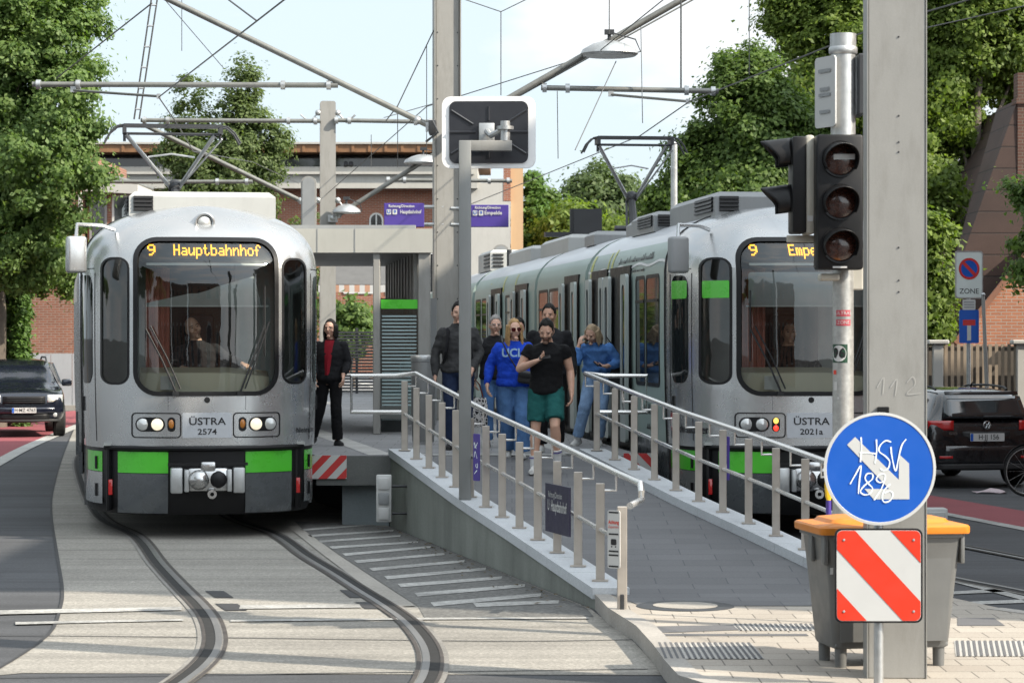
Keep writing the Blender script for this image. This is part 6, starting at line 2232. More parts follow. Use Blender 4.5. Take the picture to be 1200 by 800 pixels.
def make_tree(label, loc, lobes, ncl, per, crad, leaf, m, seed, bark=None, trunk_r=0.22, trunk_top=None, cat='tree', name='tree', group=None, limbs=9):
    "lobes: ellipsoids (x, y, z, rx, ry, rz) relative to the foot of the trunk"
    rg = random.Random(seed)
    t = thing(name, label, cat, loc, 0, group)
    cs, rs = [], []
    vol = [l[3] * l[4] * l[5] for l in lobes]
    for k in range(ncl):
        l = rg.choices(lobes, vol)[0]
        while True:
            d = V((rg.gauss(0, 1), rg.gauss(0, 1), rg.gauss(0, 1)))
            if d.length > 0.1: break
        d.normalize()
        q = rg.random() ** 0.40 * rg.uniform(0.82, 1.1)
        cs.append((l[0] + d.x * l[3] * q, l[1] + d.y * l[4] * q, l[2] + d.z * l[5] * q))
        rs.append(crad * rg.uniform(0.55, 1.35))
    cen = [sum(l[i] * v for l, v in zip(lobes, vol)) / sum(vol) for i in range(3)]
    top = trunk_top or cen[2] + 0.2 * max(l[5] for l in lobes)
    q = MB()
    pts = [V((0.06 * math.sin(k * 1.7 + seed), 0.06 * math.cos(k * 1.3 + seed), top * k / 6)) + V((cen[0], cen[1], 0)) * (k / 6) ** 1.5 for k in range(7)]
    q.tube(pts, [trunk_r * (1.25 if k == 0 else 1) * (1 - 0.75 * k / 6) for k in range(7)], 10)
    for k in range(limbs):
        a = rg.choice(pts[2:6])
        e = V(rg.choice(cs))
        mid = a.lerp(e, 0.5) + V((rg.uniform(-.3, .3), rg.uniform(-.3, .3), rg.uniform(0, .5)))
        q.tube([a, a.lerp(mid, 0.5) , mid, e], [trunk_r * 0.26, trunk_r * 0.18, trunk_r * 0.11, 0.02], 6)
    q.build('trunk', bark or M_bark, t)
    leaf_mesh('crown', cs, rs, per, leaf, m, t, seed, out_c=cen)
    return t
def TX(px, Y): return (px - 600) * Y / F
def TZ(py, Y): return CAMH - (py - HOR) * Y / F
def lobe(px, py, rx, ry, Y, base, ryd=None):
    "ellipsoid seen at px,py with radii rx,ry in pixels at depth Y"
    k = Y / F
    return ((px - 600) * k - base[0], Y - base[1], TZ(py, Y), rx * k, (ryd or rx) * k, ry * k)
# big broad tree at left
b = (TX(-10, 62), 62)
make_tree('tall broad leafy tree filling the left edge above the dark car', (b[0], b[1], 0),
          [lobe(40, 70, 85, 95, 62, b), lobe(-40, 190, 90, 130, 62, b), lobe(60, 200, 62, 75, 60, b), lobe(85, 150, 38, 60, 60, b), lobe(30, 280, 62, 60, 61, b), lobe(-30, 20, 110, 90, 62, b), lobe(75, 20, 50, 40, 62, b), lobe(45, 310, 50, 40, 66, b), lobe(78, 310, 28, 40, 65, b), lobe(-20, 330, 40, 40, 67, b)], 1250, 190, 0.38, 0.125, M_leaf_maple, 11, None, 0.35)
for (x, y, rz, lab) in ((-15.5, 44, 1.3, 'broad leafy street tree left of the view beside the red cycle lane'), (-17, 35, 2.6, 'second broad leafy street tree farther left of the view'), (-13.5, 13, 4.0, 'broad leafy street tree left of the viewpoint'), (-15, -4, 5.2, 'broad leafy street tree behind the viewpoint to the left')):
    c = copy_tree(bpy.data.objects['tree'])
    c.location = (x, y, 0)
    c.rotation_euler = (0, 0, rz)
    c['label'] = lab
# birch-like tree in the middle distance
b = (TX(262, 92), 92)
make_tree('slender airy tree with two tops behind the left pantograph', (b[0], b[1], 0),
          [lobe(280, 120, 26, 60, 92, b), lobe(225, 130, 22, 55, 92, b), lobe(262, 190, 66, 45, 92, b), lobe(300, 150, 30, 55, 92, b), lobe(205, 180, 25, 50, 92, b), lobe(325, 185, 22, 40, 92, b), lobe(255, 240, 75, 40, 92, b)], 460, 140, 0.42, 0.15, M_leaf_birch, 23, None, 0.22, 9.5)
# right side: big dark trees
b = (TX(900, 74), 74)
make_tree('large dense dark tree behind the right pantograph', (b[0], b[1], 0),
          [lobe(880, 150, 62, 90, 74, b), lobe(830, 200, 52, 62, 74, b), lobe(930, 190, 70, 75, 74, b), lobe(880, 240, 105, 50, 74, b), lobe(870, 90, 40, 40, 74, b), lobe(790, 245, 40, 28, 74, b)], 950, 190, 0.46, 0.15, M_leaf_dark, 31, None, 0.35)
b = (TX(990, 80), 80)
make_tree('very tall bright green tree rising behind the traffic light', (b[0], b[1], 0),
          [lobe(985, 30, 85, 60, 80, b), lobe(950, 130, 55, 60, 79, b), lobe(1010, 130, 70, 80, 80, b), lobe(930, 0, 40, 30, 80, b), lobe(1000, 230, 60, 60, 80, b)], 850, 190, 0.46, 0.16, M_leaf_lime, 37, None, 0.4)
b = (TX(1140, 70), 70)
make_tree('tall sunlit tree right of the near mast', (b[0], b[1], 0),
          [lobe(1130, 20, 85, 75, 72, b), lobe(1100, 130, 62, 75, 72, b), lobe(1180, 70, 70, 60, 73, b), lobe(1085, 230, 40, 75, 66, b), lobe(1210, 0, 80, 60, 73, b), lobe(1062, 310, 36, 60, 66, b)], 1000, 190, 0.44, 0.15, M_leaf_lime, 41, None, 0.3, limbs=3)
b = (TX(1228, 50), 50)
make_tree('young tree with loose branches at the right edge before the tiled house', (b[0], b[1], 0),
          [lobe(1222, 235, 30, 30, 50, b), lobe(1196, 218, 14, 16, 50, b), lobe(1198, 285, 20, 16, 50, b), lobe(1200, 322, 24, 16, 50, b), lobe(1236, 280, 26, 80, 50, b)], 110, 90, 0.28, 0.13, M_leaf_maple, 43, None, 0.10, limbs=16)
b = (TX(1092, 57), 57)
make_tree('shrubby small tree beside the near mast below the tiled roof', (b[0], b[1], 0),
          [lobe(1092, 300, 22, 60, 57, b), lobe(1088, 370, 28, 40, 57, b)], 80, 120, 0.36, 0.15, M_leaf_lime, 47, None, 0.10)
# distant trees over the tram roofs
for i, (px, py, rx, ry, Y, m, lab, bark) in enumerate(((705, 235, 45, 42, 128, M_leaf_far, 'pale airy birch with white limbs far behind the right tram', M_bark_pale), (755, 250, 40, 38, 130, M_leaf_far, 'rounded far tree just left of the right pantograph', None), (668, 268, 34, 24, 120, M_leaf_lime, 'low bright tree far beyond the roof of the right tram', None), (640, 262, 26, 40, 125, M_leaf_dark, 'far dark tree right of the peach corner wall', None), (730, 285, 60, 25, 118, M_leaf_lime, 'low spreading tree far behind the right pantograph', None), (812, 262, 40, 34, 110, M_leaf_far, 'far tree showing between pantograph and slim lamp post', None))):
    b = (TX(px, Y), Y)
    make_tree(lab, (b[0], b[1], 0), [lobe(px, py, rx, ry, Y, b), lobe(px + rx * 0.3, py + ry * 0.6, rx * 0.9, ry * 0.6, Y, b), lobe(px - rx * 0.55, py + ry * 0.25, rx * 0.45, ry * 0.55, Y, b)], 100 if bark else 120, 150, 0.70, 0.26, m, 60 + i, bark, 0.25, TZ(py - ry * 0.5, Y) if bark else None)
# spruce right of the hall
Y = 122
b = (TX(625, Y), Y)
t = thing('spruce', 'dark drooping spruce beside the peach corner of the brick building', 'tree', (b[0], Y, 0))
rg = random.Random(5)
cs, rs = [], []
zt = TZ(203, Y)
for k in range(120):
    u = rg.random()
    z = 1 + (zt - 1) * u
    rad = (1 - u) * 2.6 + 0.1
    a = rg.uniform(0, 2 * PI)
    q_ = rg.random() ** 0.5
    cs.append((math.cos(a) * rad * q_, math.sin(a) * rad * q_, z - 0.35 * rad * q_))
    rs.append(0.45)
MB().tube([(0, 0, 0), (0, 0, zt * 0.5), (0, 0, zt)], [0.2, 0.12, 0.02], 8).build('trunk', M_bark, t)
leaf_mesh('crown', cs, rs, 90, 0.24, M_leaf_conifer, t, 77, flat=0.4)
# clipped columnar conifers at the left edge
for i, (px, top, rx, Y, lab) in enumerate(((6, 300, 20, 63, 'broad clipped conifer column at the left edge'), (24, 322, 11, 62.5, 'slimmer clipped conifer column beside the hoarding'), (-24, 290, 22, 63, 'conifer column cut by the left frame edge'))):
    b = (TX(px, Y), Y)
    t = thing('conifer', lab, 'conifer', (b[0], Y, 0))
    zt = TZ(top, Y)
    rg = random.Random(80 + i)
    cs, rs = [], []
    for k in range(130):
        u = rg.random()
        rad = rx * Y / F * (1.0 if u < 0.75 else (1 - (u - 0.75) / 0.27)) * (0.85 + 0.15 * math.sin(u * 20))
        a = rg.uniform(0, 2 * PI)
        cs.append((math.cos(a) * rad * 0.75, math.sin(a) * rad * 0.75, 0.1 + zt * u))
        rs.append(0.16)
    MB().cyl((0, 0, 0), (0, 0, zt * 0.8), 0.08, 0.03).build('trunk', M_bark, t)
    leaf_mesh('crown', cs, rs, 130, 0.11, M_leaf_conifer, t, 90 + i, flat=1.6)
# bush with reddish blossom behind the slatted fence, bush by the signal board
for i, (px, py, rx, ry, Y, m, lab) in enumerate(((414, 368, 26, 24, 70, M_leaf_maple, 'leafy bush above the dark slatted fence'), (360, 300, 30, 55, 96, M_leaf_birch, 'green shrub in front of the brick hall beside rounded signal board'))):
    b = (TX(px, Y), Y)
    make_tree(lab, (b[0], b[1], 0), [lobe(px, py, rx, ry, Y, b), lobe(px, py + ry, rx, ry, Y, b)], 60, 90, 0.35, 0.16, m, 100 + i, None, 0.06, None, 'bush', 'bush')
# unseen hedge added behind the left tram, blocking brick from the right tram's reflections
t = thing('hedge', 'unseen hedge added behind the tram to Hauptbahnhof for window reflections', 'hedge', (-7.1, 63, 0))
rg = random.Random(19)
leaf_mesh('foliage', [(rg.uniform(-1.6, 1.6), rg.uniform(-0.5, 0.5), rg.uniform(0.1, 3.1)) for _ in range(120)], [0.42] * 120, 80, 0.16, M_leaf_lime, t, 130)
b_ = MB()
for k in range(4): b_.tube([(-1.5 + k, 0, 0), (-1.4 + k, 0.1, 1.5), (-1.5 + k, 0, 2.9)], [0.05, 0.03, 0.01], 6)
b_.build('stems', M_bark, t)
# hedge closing the street far off behind everything
rg = random.Random(9)
cs, rs = [], []
for k in range(700):
    x = rg.uniform(-62, 62)
    cs.append((x, rg.uniform(-3, 3), rg.uniform(0.3, 5.2) * (0.8 + 0.3 * math.sin(x * 0.35))))
    rs.append(rg.uniform(0.7, 1.4))
t = tag(bpy.data.objects.new('far_wood', None), None)
bpy.data.objects.remove(t)
o_ = leaf_mesh('far_wood', cs, rs, 60, 0.5, M_leaf_far, None, 123)
o_.location = (0, 150, 0)
tag(o_, 'far belt of trees closing the view behind the station', 'wood', None, 'stuff')
# ------------------------------------------------------------- people
def skin_mat(name, c):
    m, t, b = new_mat(name)
    o = objco(t)
    n = noise_node(t, 14, 4, 0.6, o)
    r = ramp(t, n.outputs['Fac'], [(0.3, c4(c, 0.88)), (0.7, c4((c[0] * 1.08, c[1] * 1.05, c[2] * 1.05)))])
    lk(t, r.outputs['Color'], b.inputs['Base Color'])
    b.inputs['Roughness'].default_value = 0.5
    b.inputs['Subsurface Weight'].default_value = 0.12
    b.inputs['Subsurface Radius'].default_value = (0.02, 0.008, 0.005)
    return m
def cloth(name, c, weave=0.10, wrinkle=0.5, rough=0.85):
    m, t, b = new_mat(name)
    o = objco(t)
    n = noise_node(t, 9, 5, 0.65, o)
    r = ramp(t, n.outputs['Fac'], [(0.3, c4(c, 0.82)), (0.72, c4(c, 1.18))])
    g = noise_node(t, 320, 1, 0.5, o)
    gr = ramp(t, g.outputs['Fac'], [(0.3, (1 - weave,) * 3), (0.7, (1 + weave,) * 3)])
    lk(t, mixc(t, 1.0, r.outputs['Color'], gr.outputs['Color'], 'MULTIPLY'), b.inputs['Base Color'])
    b.inputs['Roughness'].default_value = rough
    b.inputs['Specular IOR Level'].default_value = 0.2
    mp_ = t.nodes.new("ShaderNodeMapping")
    mp_.inputs['Scale'].default_value = (1, 1, 0.55)
    lk(t, o, mp_.inputs['Vector'])
    w_ = noise_node(t, 16, 3, 0.55, mp_.outputs['Vector'])
    bump(t, b, w_.outputs['Fac'], wrinkle, 0.02)
    return m
S_fair, S_tan, S_mid = skin_mat("skin_fair", (0.56, 0.345, 0.255)), skin_mat("skin_tan", (0.44, 0.25, 0.17)), skin_mat("skin_mid", (0.50, 0.30, 0.215))
M_lip = mat("lips", (0.40, 0.19, 0.155), 0.45)
M_brow = mat("brow", (0.15, 0.09, 0.065), 0.6)
M_eyew = mat("eye_white", (0.30, 0.28, 0.26), 0.4)
M_eyed = mat("eye_dark", (0.075, 0.05, 0.04), 0.4)
H_black = mat("hair_black", (0.008, 0.007, 0.006), 0.6, 0, 0.3, 30, bmp=0.9, bscale=55, spec=0.25)
H_blond = mat("hair_blond", (0.33, 0.20, 0.085), 0.45, 0, 0.3, 30, bmp=0.9, bscale=55, spec=0.25)
H_grey = mat("hair_grey", (0.22, 0.205, 0.195), 0.5, 0, 0.25, 30, bmp=0.6, bscale=60)
H_ash = mat("hair_ash", (0.34, 0.25, 0.16), 0.45, 0, 0.3, 30, bmp=0.9, bscale=55, spec=0.25)
M_sole = mat("shoe_sole", (0.55, 0.54, 0.52), 0.7)
def brow_mat(h): return h
def remesh(mb, name, mats, parent, voxel, it=3, fold=0.0, seed=0):
    o = mb.build(name, mats, parent, 0)
    bake(o, [('REMESH', dict(mode='VOXEL', voxel_size=voxel)), ('SMOOTH', dict(factor=0.5, iterations=it))])
    me = o.data
    if fold:
        nrm = [v.normal.copy() for v in me.vertices]
        for v, n in zip(me.vertices, nrm):
            p = v.co
            d = noise.noise(V((p.x * 11 + seed, p.y * 11, p.z * 17))) + 0.6 * noise.noise(V((p.x * 24, p.y * 24 + seed, p.z * 36 + (p.x + p.y) * 14)))
            v.co = p + n * d * fold
    me.polygons.foreach_set('use_smooth', [True] * len(me.polygons))
    me.update()
    return o
def chain(mb, pts, rs, n=14, flat=1.0):
    "tapered limb with rounded joints"
    pts = [V(p) for p in pts]
    fine, fr = [], []
    for i in range(len(pts) - 1):
        for k in range(6):
            fine.append(pts[i].lerp(pts[i + 1], k / 6))
            fr.append(rs[i] + (rs[i + 1] - rs[i]) * k / 6)
    fine.append(pts[-1]); fr.append(rs[-1])
    mb.tube(fine, fr, n)
    for p, r in zip(pts, rs): mb.ball(p, r, n, 8)
def hand(mb, w, d, n, side, curl):
    d = V(d).normalized()
    n = V(n)
    n = (n - d * n.dot(d)).normalized()
    s = d.cross(n) * side
    M = Matrix((s, n, d)).transposed()
    mb.ball(w + d * 0.045, (0.043, 0.017, 0.055), 12, 8, M)
    mb.tube([w - d * 0.03, w + d * 0.03], [0.026, 0.024], 10, True)
    for i in range(4):
        L = (0.070, 0.080, 0.075, 0.058)[i]
        off = 0.036 - 0.024 * i
        b = w + d * (0.082 - 0.004 * abs(i - 1.2)) + s * off
        q, pts = b, [b - d * 0.03, b]
        for k in (1, 2, 3):
            a = R(curl) * k
            q = q + (d * math.cos(a) + n * math.sin(a)) * (L / 2.6) + s * 0.002 * (1.5 - i)
            pts.append(q)
        mb.tube(pts, [0.010, 0.010, 0.0095, 0.009, 0.0075], 8)
    b = w + d * 0.025 + s * 0.03
    mb.tube([b, b + (d * 0.6 + s * 0.7 + n * 0.3).normalized() * 0.04, b + (d * 0.8 + s * 0.7 + n * 0.4).normalized() * 0.075], [0.014, 0.012, 0.009], 8)
def head_shape(p):
    "unit sphere direction to a head 0.23 m tall (front is -y)"
    x, y, z = p
    X, Y_, Z = x * 0.075, y * 0.096, z * 0.118
    if z < 0:
        k = 1 - 0.30 * (-z) ** 1.6
        X *= k
        if y > 0: Y_ *= 1 - 0.45 * (-z)
        else: Y_ *= 1 - 0.12 * (-z) ** 2
    return V((X, Y_, Z))
FOOT = 0.085
def person(label, loc, rz, J, S, name='person', cat='person'):
    t = thing(name, label, cat, loc, rz)
    h = S.get('h', 1.72) / 1.75
    wm = S.get('w', 1.0)
    def sc(p): return V(p) * h
    pel, chest, neck = sc(J.get('pel', (0, 0, 0.97))), sc(J.get('chest', (0, 0.0, 1.27))), sc(J.get('neck', (0, 0.01, 1.49)))
    up = (neck - chest).normalized()
    yaw, pitch, tilt = [R(a) for a in J.get('head', (0, 0, 0))]
    Rh = Matrix.Rotation(yaw, 3, 'Z') @ Matrix.Rotation(tilt, 3, 'Y') @ Matrix.Rotation(pitch, 3, 'X')
    hb = neck + V((0, -0.012, 0.02)) * h
    hc = hb + (Rh @ V((0, -0.022, 0.125))) * h
    Hm = Matrix.Translation(hc) @ Rh.to_4x4() @ Matrix.Scale(h * S.get('hs', 1.06), 4)
    sw = S.get('sw', 0.178) * h * (0.6 + 0.4 * wm)
    sx = V(J.get('shdir', (1, 0, 0))).normalized()
    sh = {'A': neck - sx * sw - up * 0.092 * h, 'B': neck + sx * sw - up * 0.092 * h}
    for q in 'AB':
        sh[q] = sh[q] + V(J.get('sh' + q, (0, 0, 0))) * h
    hip = {'A': pel + V((-0.088 * h * wm, 0, -0.03)), 'B': pel + V((0.088 * h * wm, 0, -0.03))}
    el = {'A': sc(J.get('elA', (-0.25, 0.03, 1.14))), 'B': sc(J.get('elB', (0.25, 0.03, 1.14)))}
    wr = {'A': sc(J.get('wrA', (-0.27, -0.05, 0.90))), 'B': sc(J.get('wrB', (0.27, -0.05, 0.90)))}
    hd = {'A': J.get('hdA', (0, -0.15, -1)), 'B': J.get('hdB', (0, -0.15, -1))}
    hn = {'A': J.get('hnA', (1, 0, 0)), 'B': J.get('hnB', (-1, 0, 0))}
    kn = {'A': sc(J.get('knA', (-0.10, -0.02, 0.50))), 'B': sc(J.get('knB', (0.10, -0.02, 0.50)))}
    an = {'A': sc(J.get('anA', (-0.10, 0.03, 0.085))), 'B': sc(J.get('anB', (0.10, 0.03, 0.085)))}
    fy = {'A': J.get('fyA', -8), 'B': J.get('fyB', 8)}
    fp = {'A': J.get('fpA', 0), 'B': J.get('fpB', 0)}
    fr = J.get('face', V((0, -1, 0)))
    def torso(mb, rows, n=22):
        rings = []
        for (seg, k, hw, hdp) in rows:
            a, b = (pel, chest) if seg == 0 else (chest, neck)
            c = a + (b - a) * k
            rings.append([c + sx * (hw * h * wm * math.cos(2 * PI * i / n)) + V((0, 1, 0)) * (hdp * h * wm * math.sin(2 * PI * i / n)) for i in range(n)])
        mb.loft(rings)
    # --- body
    mb = MB()
    torso(mb, [(0, -0.35, 0.08, 0.08), (0, -0.18, 0.145, 0.11), (0, 0.1, 0.16, 0.115), (0, 0.5, 0.138, 0.10), (0, 1.0, 0.162, 0.115), (1, 0.4, 0.172, 0.115), (1, 0.70, 0.158, 0.09), (1, 0.86, 0.11, 0.075), (1, 0.95, 0.075, 0.066), (1, 1.05, 0.058, 0.058), (1, 1.2, 0.055, 0.056)])
    mb.tube([neck - up * 0.03 * h, hb + (hc - hb) * 0.55], [0.058 * h, 0.054 * h], 14)
    ar, lr = S.get('ar', 1.0), S.get('lr', 1.0)
    for q in 'AB':
        sgn_ = -1 if q == 'A' else 1
        m1 = sh[q].lerp(el[q], 0.35)
        chain(mb, [sh[q], m1, el[q], el[q].lerp(wr[q], 0.3), wr[q]], [0.056 * ar * h, 0.050 * ar * h, 0.038 * ar * h, 0.041 * ar * h, 0.027 * h])
        hand(mb, wr[q], hd[q], hn[q], -1 if q == 'A' else 1, J.get('curl' + q, 22))
        chain(mb, [hip[q], hip[q].lerp(kn[q], 0.35), kn[q], kn[q].lerp(an[q], 0.28) + V((0, 0.012, 0)), an[q]], [0.088 * lr * h, 0.080 * lr * h, 0.054 * h, 0.057 * lr * h, 0.036 * h])
    hmb = MB()
    hmb.ball((0, 0, 0), 1, 28, 20)
    for v in hmb.bm.verts: v.co = head_shape(v.co)
    hmb.tube([(0, -0.082, 0.028), (0, -0.098, 0.004), (0, -0.113, -0.018)], [0.009, 0.012, 0.015], 8)
    hmb.ball((0, -0.105, -0.022), (0.017, 0.012, 0.010), 8, 6)
    hmb.ball((0, -0.078, -0.098), (0.030, 0.020, 0.018), 10, 6)
    for s_ in (-1, 1):
        hmb.ball((s_ * 0.074, 0.008, -0.004), (0.011, 0.020, 0.031), 8, 6)
        hmb.ball((s_ * 0.030, -0.083, 0.028), (0.024, 0.012, 0.008), 8, 6)
        hmb.ball((s_ * 0.042, -0.066, -0.022), (0.024, 0.020, 0.020), 8, 6)
    hmb.map(lambda p: Hm @ p)
    tmp = bpy.data.meshes.new('tmp')
    hmb.bm.to_mesh(tmp)
    hmb.bm.free()
    mb.bm.from_mesh(tmp)
    bpy.data.meshes.remove(tmp)
    beard = S.get('beard')
    body = remesh(mb, 'body', [S['skin'], M_brow, M_lip, M_eyew, M_eyed, beard or S['skin']], t, 0.0072 * h, 2)
    me = body.data
    Hi = Hm.inverted()
    for v in me.vertices:
        p = Hi @ v.co
        if -0.11 < p.z < 0.1 and p.y < -0.03 and abs(p.x) < 0.07:
            d = 0.0
            for s_ in (-1, 1):
                d += 0.0045 * math.exp(-((p.x - s_ * 0.031) / 0.015) ** 2 - ((p.z - 0.008) / 0.010) ** 2)
            d -= 0.005 * math.exp(-(p.x / 0.022) ** 2 - ((p.z + 0.052) / 0.010) ** 2)
            v.co = Hm @ (p + V((0, d, 0)))
    for f in me.polygons:
        p = Hi @ f.center
        if p.y < -0.03 and -0.12 < p.z < 0.06 and abs(p.x) < 0.075:
            for s_ in (-1, 1):
                x = p.x - s_ * 0.031
                if abs(x) < 0.021 and 0.022 < p.z - 0.004 * (1 - abs(x) / 0.02) < 0.031: f.material_index = 1
                if (x / 0.0115) ** 2 + ((p.z - 0.007) / 0.0048) ** 2 < 1: f.material_index = 4
            if abs(p.x) < 0.022 and abs(p.z + 0.052) < 0.006: f.material_index = 2
            elif beard and (p.z < -0.034 or (p.z < 0.0 and abs(p.x) > 0.055)) and p.z > -0.125: f.material_index = 5
    # --- trousers or shorts
    def legs(m, name, k_end, r0, r1, r2, fold, vox=0.012, waist=0.3):
        b = MB()
        torso(b, [(0, -0.34, 0.10, 0.10), (0, -0.2, 0.165, 0.13), (0, 0.0, 0.182, 0.135), (0, waist * 0.7, 0.165, 0.122), (0, waist, 0.158, 0.116)])
        for q in 'AB':
            if k_end <= 1:
                e = hip[q].lerp(kn[q], k_end)
                chain(b, [hip[q], hip[q].lerp(e, 0.5)], [r0 * h, (r0 + r1) / 2 * h])
                dv = (e - hip[q]).normalized()
                b.tube([hip[q].lerp(e, 0.4), e - dv * 0.0], [(r0 + r1) / 2 * h, r1 * h], 16)
            else:
                e = kn[q].lerp(an[q], k_end - 1)
                chain(b, [hip[q], hip[q].lerp(kn[q], 0.5), kn[q]], [r0 * h, (r0 + r1) / 2 * h, r1 * h])
                b.tube([kn[q], kn[q].lerp(e, 0.5), e], [r1 * h, (r1 + r2) / 2 * h, r2 * h], 16)
        return remesh(b, name, m, t, vox * h, 2, fold, len(label))
    kd, km, ke, k0, k1, k2 = S['legs']
    legs(km, kd, ke, k0, k1, k2, S.get('lfold', 0.006))
    if S.get('belt'):
        b = MB()
        torso(b, [(0, 0.20, 0.172, 0.128), (0, 0.31, 0.168, 0.126)])
        b.box(pel + (chest - pel) * 0.255 + V((0, -0.128 * h, 0)), (0.05, 0.012, 0.04), None, 0.004)
        b.build('belt', M_black, t)
    # --- top
    tm, slv, hem, fit = S['top']
    b = MB()
    torso(b, [(0, hem, 0.170 + fit * 0.6, 0.125 + fit * 0.6), (0, hem + 0.12, 0.172 + fit, 0.128 + fit), (0, 0.5, 0.150 + fit, 0.112 + fit), (0, 1.0, 0.170 + fit * 0.8, 0.126 + fit), (1, 0.4, 0.178 + fit * 0.5, 0.124 + fit * 0.7), (1, 0.66, 0.174, 0.104), (1, 0.86, 0.125, 0.088), (1, 0.95, 0.092, 0.080), (1, 1.0 + S.get('collar', 0.0), 0.074, 0.072)])
    for q in 'AB':
        f0 = max(0.058 + fit * 0.4, 0.056 * ar + 0.011)
        if slv <= 1:
            e = sh[q].lerp(el[q], slv)
            b.ball(sh[q], f0 * h, 14, 8)
            b.tube([sh[q], sh[q].lerp(e, 0.5), e], [f0 * h, (f0 - 0.002) * h, (f0 - 0.002) * h], 16)
        else:
            e = el[q].lerp(wr[q], slv - 1)
            chain(b, [sh[q], sh[q].lerp(el[q], 0.5), el[q], el[q].lerp(e, 0.6), e], [f0 * h, (f0 - 0.005) * h, (0.044 + fit * 0.5) * h, (0.044 + fit * 0.5) * h, (0.034 + fit * 0.25) * h])
    top = remesh(b, S.get('topname', 'shirt'), tm, t, 0.0115 * h, 2, S.get('tfold', 0.007), len(label) * 3)
    if 'inner' in S:           # open jacket: strip of the garment underneath
        b = MB()
        rings = []
        for k in range(9):
            u = k / 8
            c = pel.lerp(chest, u * 1.0) if u < 0.7 else chest.lerp(neck, (u - 0.7) / 0.3 * 0.95)
            c = (pel + (chest - pel) * (hem + 0.25 + (1 - hem - 0.25) * u / 0.65)) if u < 0.65 else chest + (neck - chest) * ((u - 0.65) / 0.35 * 0.93)
            y = -(0.131 + fit - 0.055 * max(0, (u - 0.7) / 0.3) ** 1.5) * h * wm
            wv = (0.030 + 0.035 * u) * h
            rings.append([c + V((-wv, y + 0.012, 0)), c + V((0, y - 0.004, 0)), c + V((wv, y + 0.012, 0)), c + V((wv, y + 0.05, 0)), c + V((-wv, y + 0.05, 0))])
        b.loft(rings)
        b.build('blouse', S['inner'], t)
    # --- shoes (and socks)
    for q in 'AB':
        b = MB()
        A = an[q]
        Mf = Matrix.Translation(A) @ Matrix.Rotation(R(fy[q]), 4, 'Z') @ Matrix.Rotation(R(fp[q]), 4, 'X') @ Matrix.Scale(h, 4)
        secs = [(0.085, 0.024, 0.020), (0.075, 0.034, 0.040), (0.03, 0.040, 0.075), (-0.04, 0.042, 0.055), (-0.11, 0.047, 0.040), (-0.16, 0.043, 0.032), (-0.185, 0.022, 0.022)]
        rings = []
        for y, hw, ht in secs:
            rings.append([Mf @ V((hw * math.cos(2 * PI * i / 14) * (1.0 if math.sin(2 * PI * i / 14) < 0.2 else 0.85), y, -FOOT + 0.022 + max(-0.022, ht * math.sin(2 * PI * i / 14)) + (ht * 0.25 if math.sin(2 * PI * i / 14) > 0.3 else 0))) for i in range(14)])
        b.loft(rings)
        Mfi = Mf.inverted()
        for f in b.bm.faces:
            z = sum((Mfi @ v.co).z for v in f.verts) / len(f.verts)
            f.material_index = 1 if z < -FOOT + 0.012 else 0
        sho = b.build('shoe', [S['shoe'], S.get('sole', S['shoe'])], t, 50)
        if S.get('sock'):
            b = MB()
            top_ = an[q].lerp(kn[q], S.get('sockh', 0.28))
            b.tube([an[q] - V((0, 0, 0.02)), an[q].lerp(top_, 0.5), top_], [0.046 * h, 0.050 * h, 0.060 * h], 14)
            b.build('sock', S['sock'], t)
            if S.get('sockband'):
                b = MB()
                for u in (0.72, 0.86):
                    c = an[q].lerp(top_, u)
                    dv = (kn[q] - an[q]).normalized()
                    b.tube([c, c + dv * 0.012], [0.0575 * h, 0.058 * h], 14)
                b.build('sock_stripe', M_indigo, t)
    # --- hair
    kind = S.get('hair')
    if kind and kind != 'bald':
        b = MB()
        b.ball((0, 0, 0), 1, 44, 30)
        hl = S.get('hairline', [(0, 0.082), (28, 0.080), (46, 0.060), (58, 0.030), (68, -0.012), (80, -0.018), (88, 0.014), (108, 0.008), (120, -0.045), (180, -0.080)])
        thick = S.get('hthick', 0.012)
        kill = []
        for v in b.bm.verts:
            p = head_shape(v.co)
            az = math.degrees(math.atan2(abs(p.x), -p.y))
            for (a0, z0), (a1, z1) in zip(hl[:-1], hl[1:]):
                if az <= a1:
                    lim = z0 + (z1 - z0) * (az - a0) / (a1 - a0)
                    break
            else: lim = hl[-1][1]
            tk = thick * (0.45 + 0.75 * max(0, v.co.z)) + 0.006 * noise.noise(p * 38) + 0.004 * noise.noise(p * 90)
            tk *= min(1.0, max(0.12, (p.z - lim) / 0.045))
            q_ = p * (1 + tk / 0.09)
            if p.z < lim + 0.008 * noise.noise(p * 60): kill.append(v)
            v.co = q_
        bmesh.ops.delete(b.bm, geom=kill, context='VERTS')
        if kind in ('short', 'tied'):
            b.map(lambda p: Hm @ p)
            ho = b.build('hair', S['hairm'], t, 60)
            bake(ho, [('SOLIDIFY', dict(thickness=0.010, offset=-1))])
            if kind == 'tied':
                k_ = MB()
                k_.ball((0, 0.10, 0.03), (0.035, 0.03, 0.035))
                k_.map(lambda p: Hm @ p)
                k_.build('hair_knot', S['hairm'], t)
        else:
            cap = b.build('hair', S['hairm'], t, 0)
            bake(cap, [('SOLIDIFY', dict(thickness=0.02, offset=-1))])
            b = MB()
            b.bm.from_mesh(cap.data)
            old = cap.data
            bpy.data.objects.remove(cap)
            bpy.data.meshes.remove(old)
            rg = random.Random(len(label))
            Ln = S.get('hlen', 0.22)
            amin = S.get('hfront', 52)
